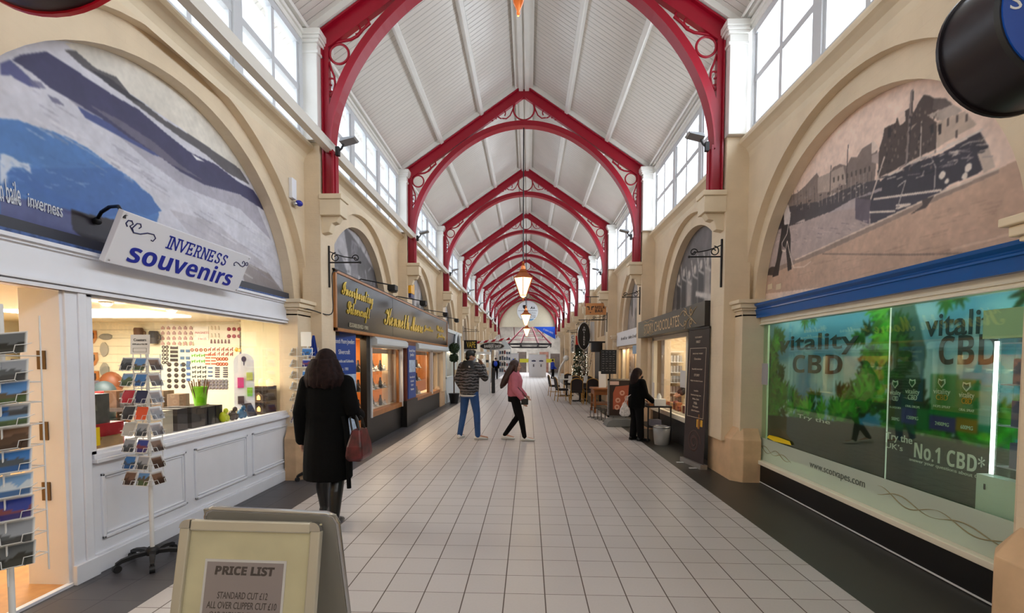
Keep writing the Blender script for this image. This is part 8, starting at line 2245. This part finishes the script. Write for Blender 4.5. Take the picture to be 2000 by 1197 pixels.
bake(mb, 'jacket', ZEB, r, .012, 3)
mb = MB(); rings(mb, [(0, -.01, 1.43, .215, .16), (0, -.01, 1.5, .195, .15), (0, 0, 1.55, .15, .13), (0, .0, 1.6, .118, .118)]); part('black_yoke', mb, mat('black nylon', (22, 22, 25), .45), r, world=False, label='black shoulder yoke')
part('logo', MB().box(.1, -.168, 1.46, .14, -.165, 1.475).box(.1, -.168, 1.48, .13, -.165, 1.49), WIRE, r, world=False)
mb = MB(); rings(mb, [(0, 0, .87, .19, .15), (0, 0, .905, .205, .17)]); part('shirt_hem', mb, mat('white cotton', (224, 222, 222), .8), r, world=False)
mb = MB(); rings(mb, [(0, 0, .84, .165, .13), (0, 0, .98, .165, .13)])
for s in 'LR': limb(mb, [J['hip' + s], J['knee' + s], J['ank' + s] + V3(0, 0, -.015)], [.105, .072, .056])
bake(mb, 'jeans', JEAN, r, .011, 3)
mb = MB(); mb.ell((.0, -.012, .045), .083, .1, .092, 16, 10); mb.ell((0, -.06, -.02), .066, .05, .06); mb.ell((0, .05, .105), .06, .05, .035); bake(xf(mb, (.01, .03, 1.675), -.6, 1.04, -.1), 'hair', HAIRK, r, .007, 1)
def mask(c, yaw, k, m, root):
    mb = MB(); mb.ell((0, .06, -.055), .058, .05, .045, 14, 9); o = xf(mb, c, yaw, k).build('face_mask', m, root)
    e = MB(); [e.tube([(s * .05, .07, -.04), (s * .078, .0, -.015), (s * .08, -.02, .0)], .003, 5) for s in (-1, 1)]; xf(e, c, yaw, k).build('ear_loop', m, o)
mask((.01, .03, 1.675), -.6, 1.04, mat('pale blue mask', (186, 206, 230), .7), r)
for s in 'LR': shoe('shoe', J['ank' + s], J['toe' + s], SHOEW, r, mat('grey sole', (186, 184, 180), .6))

# woman in the pink fleece, walking to the right
r = thing('person', 'person with long brown hair in a pink fleece and black leggings walking across the hall', 'person', (-.27, 9.5, 0), rz=-pi / 2)
J = dict(hipL=V3(-.08, 0, .86), kneeL=V3(-.09, .06, .47), ankL=V3(-.09, -.16, .14), toeL=V3(-.09, -.03, .04), hipR=V3(.08, 0, .86), kneeR=V3(.09, .13, .47), ankR=V3(.09, .2, .09), toeR=V3(.09, .36, .04),
         shL=V3(-.17, 0, 1.3), elL=V3(-.22, .05, 1.06), wrL=V3(-.2, .2, .9), shR=V3(.17, .0, 1.3), elR=V3(.22, .0, 1.04), wrR=V3(.2, .17, .83), hdR=V3(-.05, .4, -1))
J['ankL'] = V3(-.09, -.2, .12)
body(r, 1.6, J, .0, (0, .03, 1.485), pitch=-.05)
mb = MB(); rings(mb, [(0, 0, .87, .16, .13), (0, 0, .93, .18, .15), (0, 0, 1.08, .175, .145), (0, .01, 1.2, .185, .15), (0, 0, 1.3, .18, .125), (0, 0, 1.36, .1, .09), (0, 0, 1.4, .075, .075)])
for s in 'LR': limb(mb, [J['sh' + s], J['el' + s], J['wr' + s]], [.078, .066, .048])
bake(mb, 'fleece', mat('pink fleece', (196, 112, 128), .9, var=.08, scale=10, bump=.4, bscale=60), r, .01, 3)
mb = MB(); rings(mb, [(0, -.01, .78, .15, .125), (0, -.01, .9, .16, .13)])
for s in 'LR': limb(mb, [J['hip' + s], J['knee' + s], J['ank' + s] + V3(0, 0, -.02)], [.098, .064, .045])
bake(mb, 'leggings', BLKT, r, .01, 3)
mb = MB(); mb.ell((0, -.005, 1.52), .088, .104, .1, 16, 10); rings(mb, [(0, -.27, 1.04, .05, .02), (0, -.24, 1.1, .11, .06), (0, -.18, 1.22, .13, .085), (0, -.11, 1.36, .12, .09), (0, -.03, 1.5, .09, .085)]); mb.tube([(.08, .03, 1.5), (.1, .02, 1.4), (.11, .03, 1.28)], [.03, .028, .012], 8); mb.tube([(-.08, .03, 1.5), (-.1, .02, 1.4), (-.11, .03, 1.28)], [.03, .028, .012], 8)
bake(mb, 'hair', mat('long brown hair', (58, 36, 30), .45, var=.4, scale=14, bump=.5, bscale=40), r, .008, 2)
for s in 'LR': shoe('shoe', J['ank' + s], J['toe' + s], SHOEW, r, mat('grey sole', (186, 184, 180), .6))
b = thing('shoulder_bag', 'small black bag on a thin strap carried by the person in pink', 'bag', (-.07, 9.28, .74)); part('bag', MB().box(-.14, 9.25, .74, .0, 9.29, .86), BOOT, b, bev=.012)
mb = MB(); mb.tube([V3(-.02, 9.27, .86), V3(-.13, 9.3, 1.0), V3(-.31, 9.33, 1.18), V3(-.36, 9.42, 1.33), V3(-.33, 9.6, 1.36)], .006, 6); part('strap', mb, BOOT, b)

# woman at the chocolate window
r = thing('person', 'short person in black with a dark face mask standing at the black serving table', 'person', (2.17, 9.62, 0), rz=-1.25)
J = dict(hipL=V3(-.09, 0, .76), kneeL=V3(-.09, .02, .42), ankL=V3(-.09, -.02, .09), toeL=V3(-.1, .13, .035), hipR=V3(.09, 0, .76), kneeR=V3(.09, .03, .42), ankR=V3(.09, .05, .09), toeR=V3(.11, .2, .035),
         shL=V3(-.165, .02, 1.17), elL=V3(-.2, .0, .93), wrL=V3(-.14, .2, .84), shR=V3(.165, .02, 1.17), elR=V3(.2, .08, .93), wrR=V3(.14, .28, .8), hdR=V3(-.05, 1, -.3), hnR=V3(0, -.2, -1), htR=V3(-1, 0, 0), hnL=V3(0, -.2, -1), htL=V3(1, 0, 0))
body(r, 1.46, J, -.1, (0, .04, 1.33), pitch=-.1)
mb = MB(); rings(mb, [(0, 0, .66, .18, .15), (0, 0, .76, .19, .155), (0, .0, .95, .185, .15), (0, .01, 1.1, .19, .145), (0, .02, 1.18, .175, .12), (0, .02, 1.24, .09, .085)])
for s in 'LR': limb(mb, [J['sh' + s], J['el' + s], J['wr' + s]], [.078, .066, .052])
bake(mb, 'jacket', BLK, r, .01, 3)
mb = MB(); rings(mb, [(0, 0, .64, .15, .125), (0, 0, .78, .16, .13)])
for s in 'LR': limb(mb, [J['hip' + s], J['knee' + s], J['ank' + s] + V3(0, 0, .0)], [.098, .078, .07])
bake(mb, 'trousers', BLKT, r, .01, 3)
mb = MB(); mb.ell((0, .01, 1.365), .09, .105, .098, 16, 10); rings(mb, [(0, -.07, 1.1, .08, .04), (0, -.07, 1.18, .12, .06), (0, -.04, 1.3, .11, .08), (0, -.01, 1.38, .085, .085)]); bake(mb, 'hair', HAIRB, r, .008, 2)
mask((0, .04, 1.33), -.1, .9, mat('black mask', (22, 22, 24), .7), r)
for s in 'LR': shoe('shoe', J['ank' + s], J['toe' + s], BOOT, r, BLACKP)
b = thing('carrier_bag', 'white patterned shopping bag hanging behind the short person in black', 'bag', (1.92, 9.52, .5)); mb = MB(); mb.loft([[(1.92 + sx * wx, 9.52 + sy * wy, z) for sx, sy in ((-1, -1), (1, -1), (1, 1), (-1, 1))] for z, wx, wy in ((.5, .06, .05), (.54, .1, .07), (.64, .085, .06), (.76, .03, .02))], sm=False); part('bag', mb, mat('white patterned bag', (214, 208, 206), .5, var=.3, scale=30), b, bev=.015)
part('handles', MB().tube([(1.9, 9.52, .75), (1.96, 9.53, .88), (2.06, 9.55, .94), (1.98, 9.54, .88), (1.94, 9.52, .75)], .007, 6), mat('white patterned bag', (214, 208, 206), .5), b)

# figures far down the hall and in the chocolate shop
def simple(label, loc, rz, H, top_m, leg_m, arms_fwd=.1):
    r = thing('person', label, 'person', loc, rz=rz); k = H / 1.7
    J = {n: Vector(v) * k for n, v in dict(hipL=(-.09, 0, .9), kneeL=(-.1, .03, .48), ankL=(-.1, -.05, .09), toeL=(-.11, .1, .035), hipR=(.09, 0, .9), kneeR=(.1, .05, .48), ankR=(.1, .06, .09), toeR=(.12, .2, .035),
         shL=(-.19, 0, 1.4), elL=(-.25, 0, 1.12), wrL=(-.22, arms_fwd, .9), shR=(.19, 0, 1.4), elR=(.25, 0, 1.12), wrR=(.22, arms_fwd, .9)).items()}
    body(r, H, J, 0, (0, .02 * k, 1.585 * k))
    mb = MB(); rings(mb, [(0, 0, z * k, rx * k, ry * k) for z, rx, ry in ((.84, .19, .15), (1.0, .2, .155), (1.2, .205, .15), (1.38, .2, .13), (1.47, .1, .09))])
    for s in 'LR': limb(mb, [J['sh' + s], J['el' + s], J['wr' + s]], [.085 * k, .072 * k, .055 * k])
    bake(mb, 'jacket', top_m, r, .016, 2); mb = MB(); rings(mb, [(0, 0, .8 * k, .16 * k, .13 * k), (0, 0, .95 * k, .17 * k, .13 * k)])
    for s in 'LR': limb(mb, [J['hip' + s], J['knee' + s], J['ank' + s]], [.1 * k, .075 * k, .06 * k])
    bake(mb, 'trousers', leg_m, r, .016, 2); mb = MB(); mb.ell((0, .0, 1.63 * k), .088, .1, .09); part('hair', mb, HAIRK, r, world=False)
    for s in 'LR': shoe('shoe', J['ank' + s], J['toe' + s], BOOT, r, BLACKP)
    return r
simple('distant person in black with a blue backpack, seen from behind near the gift hut', (-2.62, 38.2, 0), 0, 1.72, BLK, BLKT)
b = thing('backpack', 'bright blue backpack on the distant person in black', 'backpack', (-2.62, 38.0, 1.05)); mb = MB(); mb.ell((-2.62, 37.99, 1.24), .15, .1, .22); part('pack', mb, mat('bright blue cloth', (24, 66, 190), .7), b); part('strap', MB().tube([(-2.72, 38.05, 1.38), (-2.74, 38.2, 1.44), (-2.72, 38.3, 1.3)], .02, 6).tube([(-2.52, 38.05, 1.38), (-2.5, 38.2, 1.44), (-2.52, 38.3, 1.3)], .02, 6), mat('bright blue cloth', (24, 66, 190), .7), b)
simple('distant person in a bright blue jacket at the far right of the hall', (2.0, 39.5, 0), -1.3, 1.6, mat('bright blue cloth', (24, 66, 190), .7), BLKT, .25)
simple('shop assistant in dark clothes inside the chocolate shop', (3.68, 10.85, .02), 1.4, 1.62, mat('dark apron', (46, 40, 40), .8), BLKT, .25)
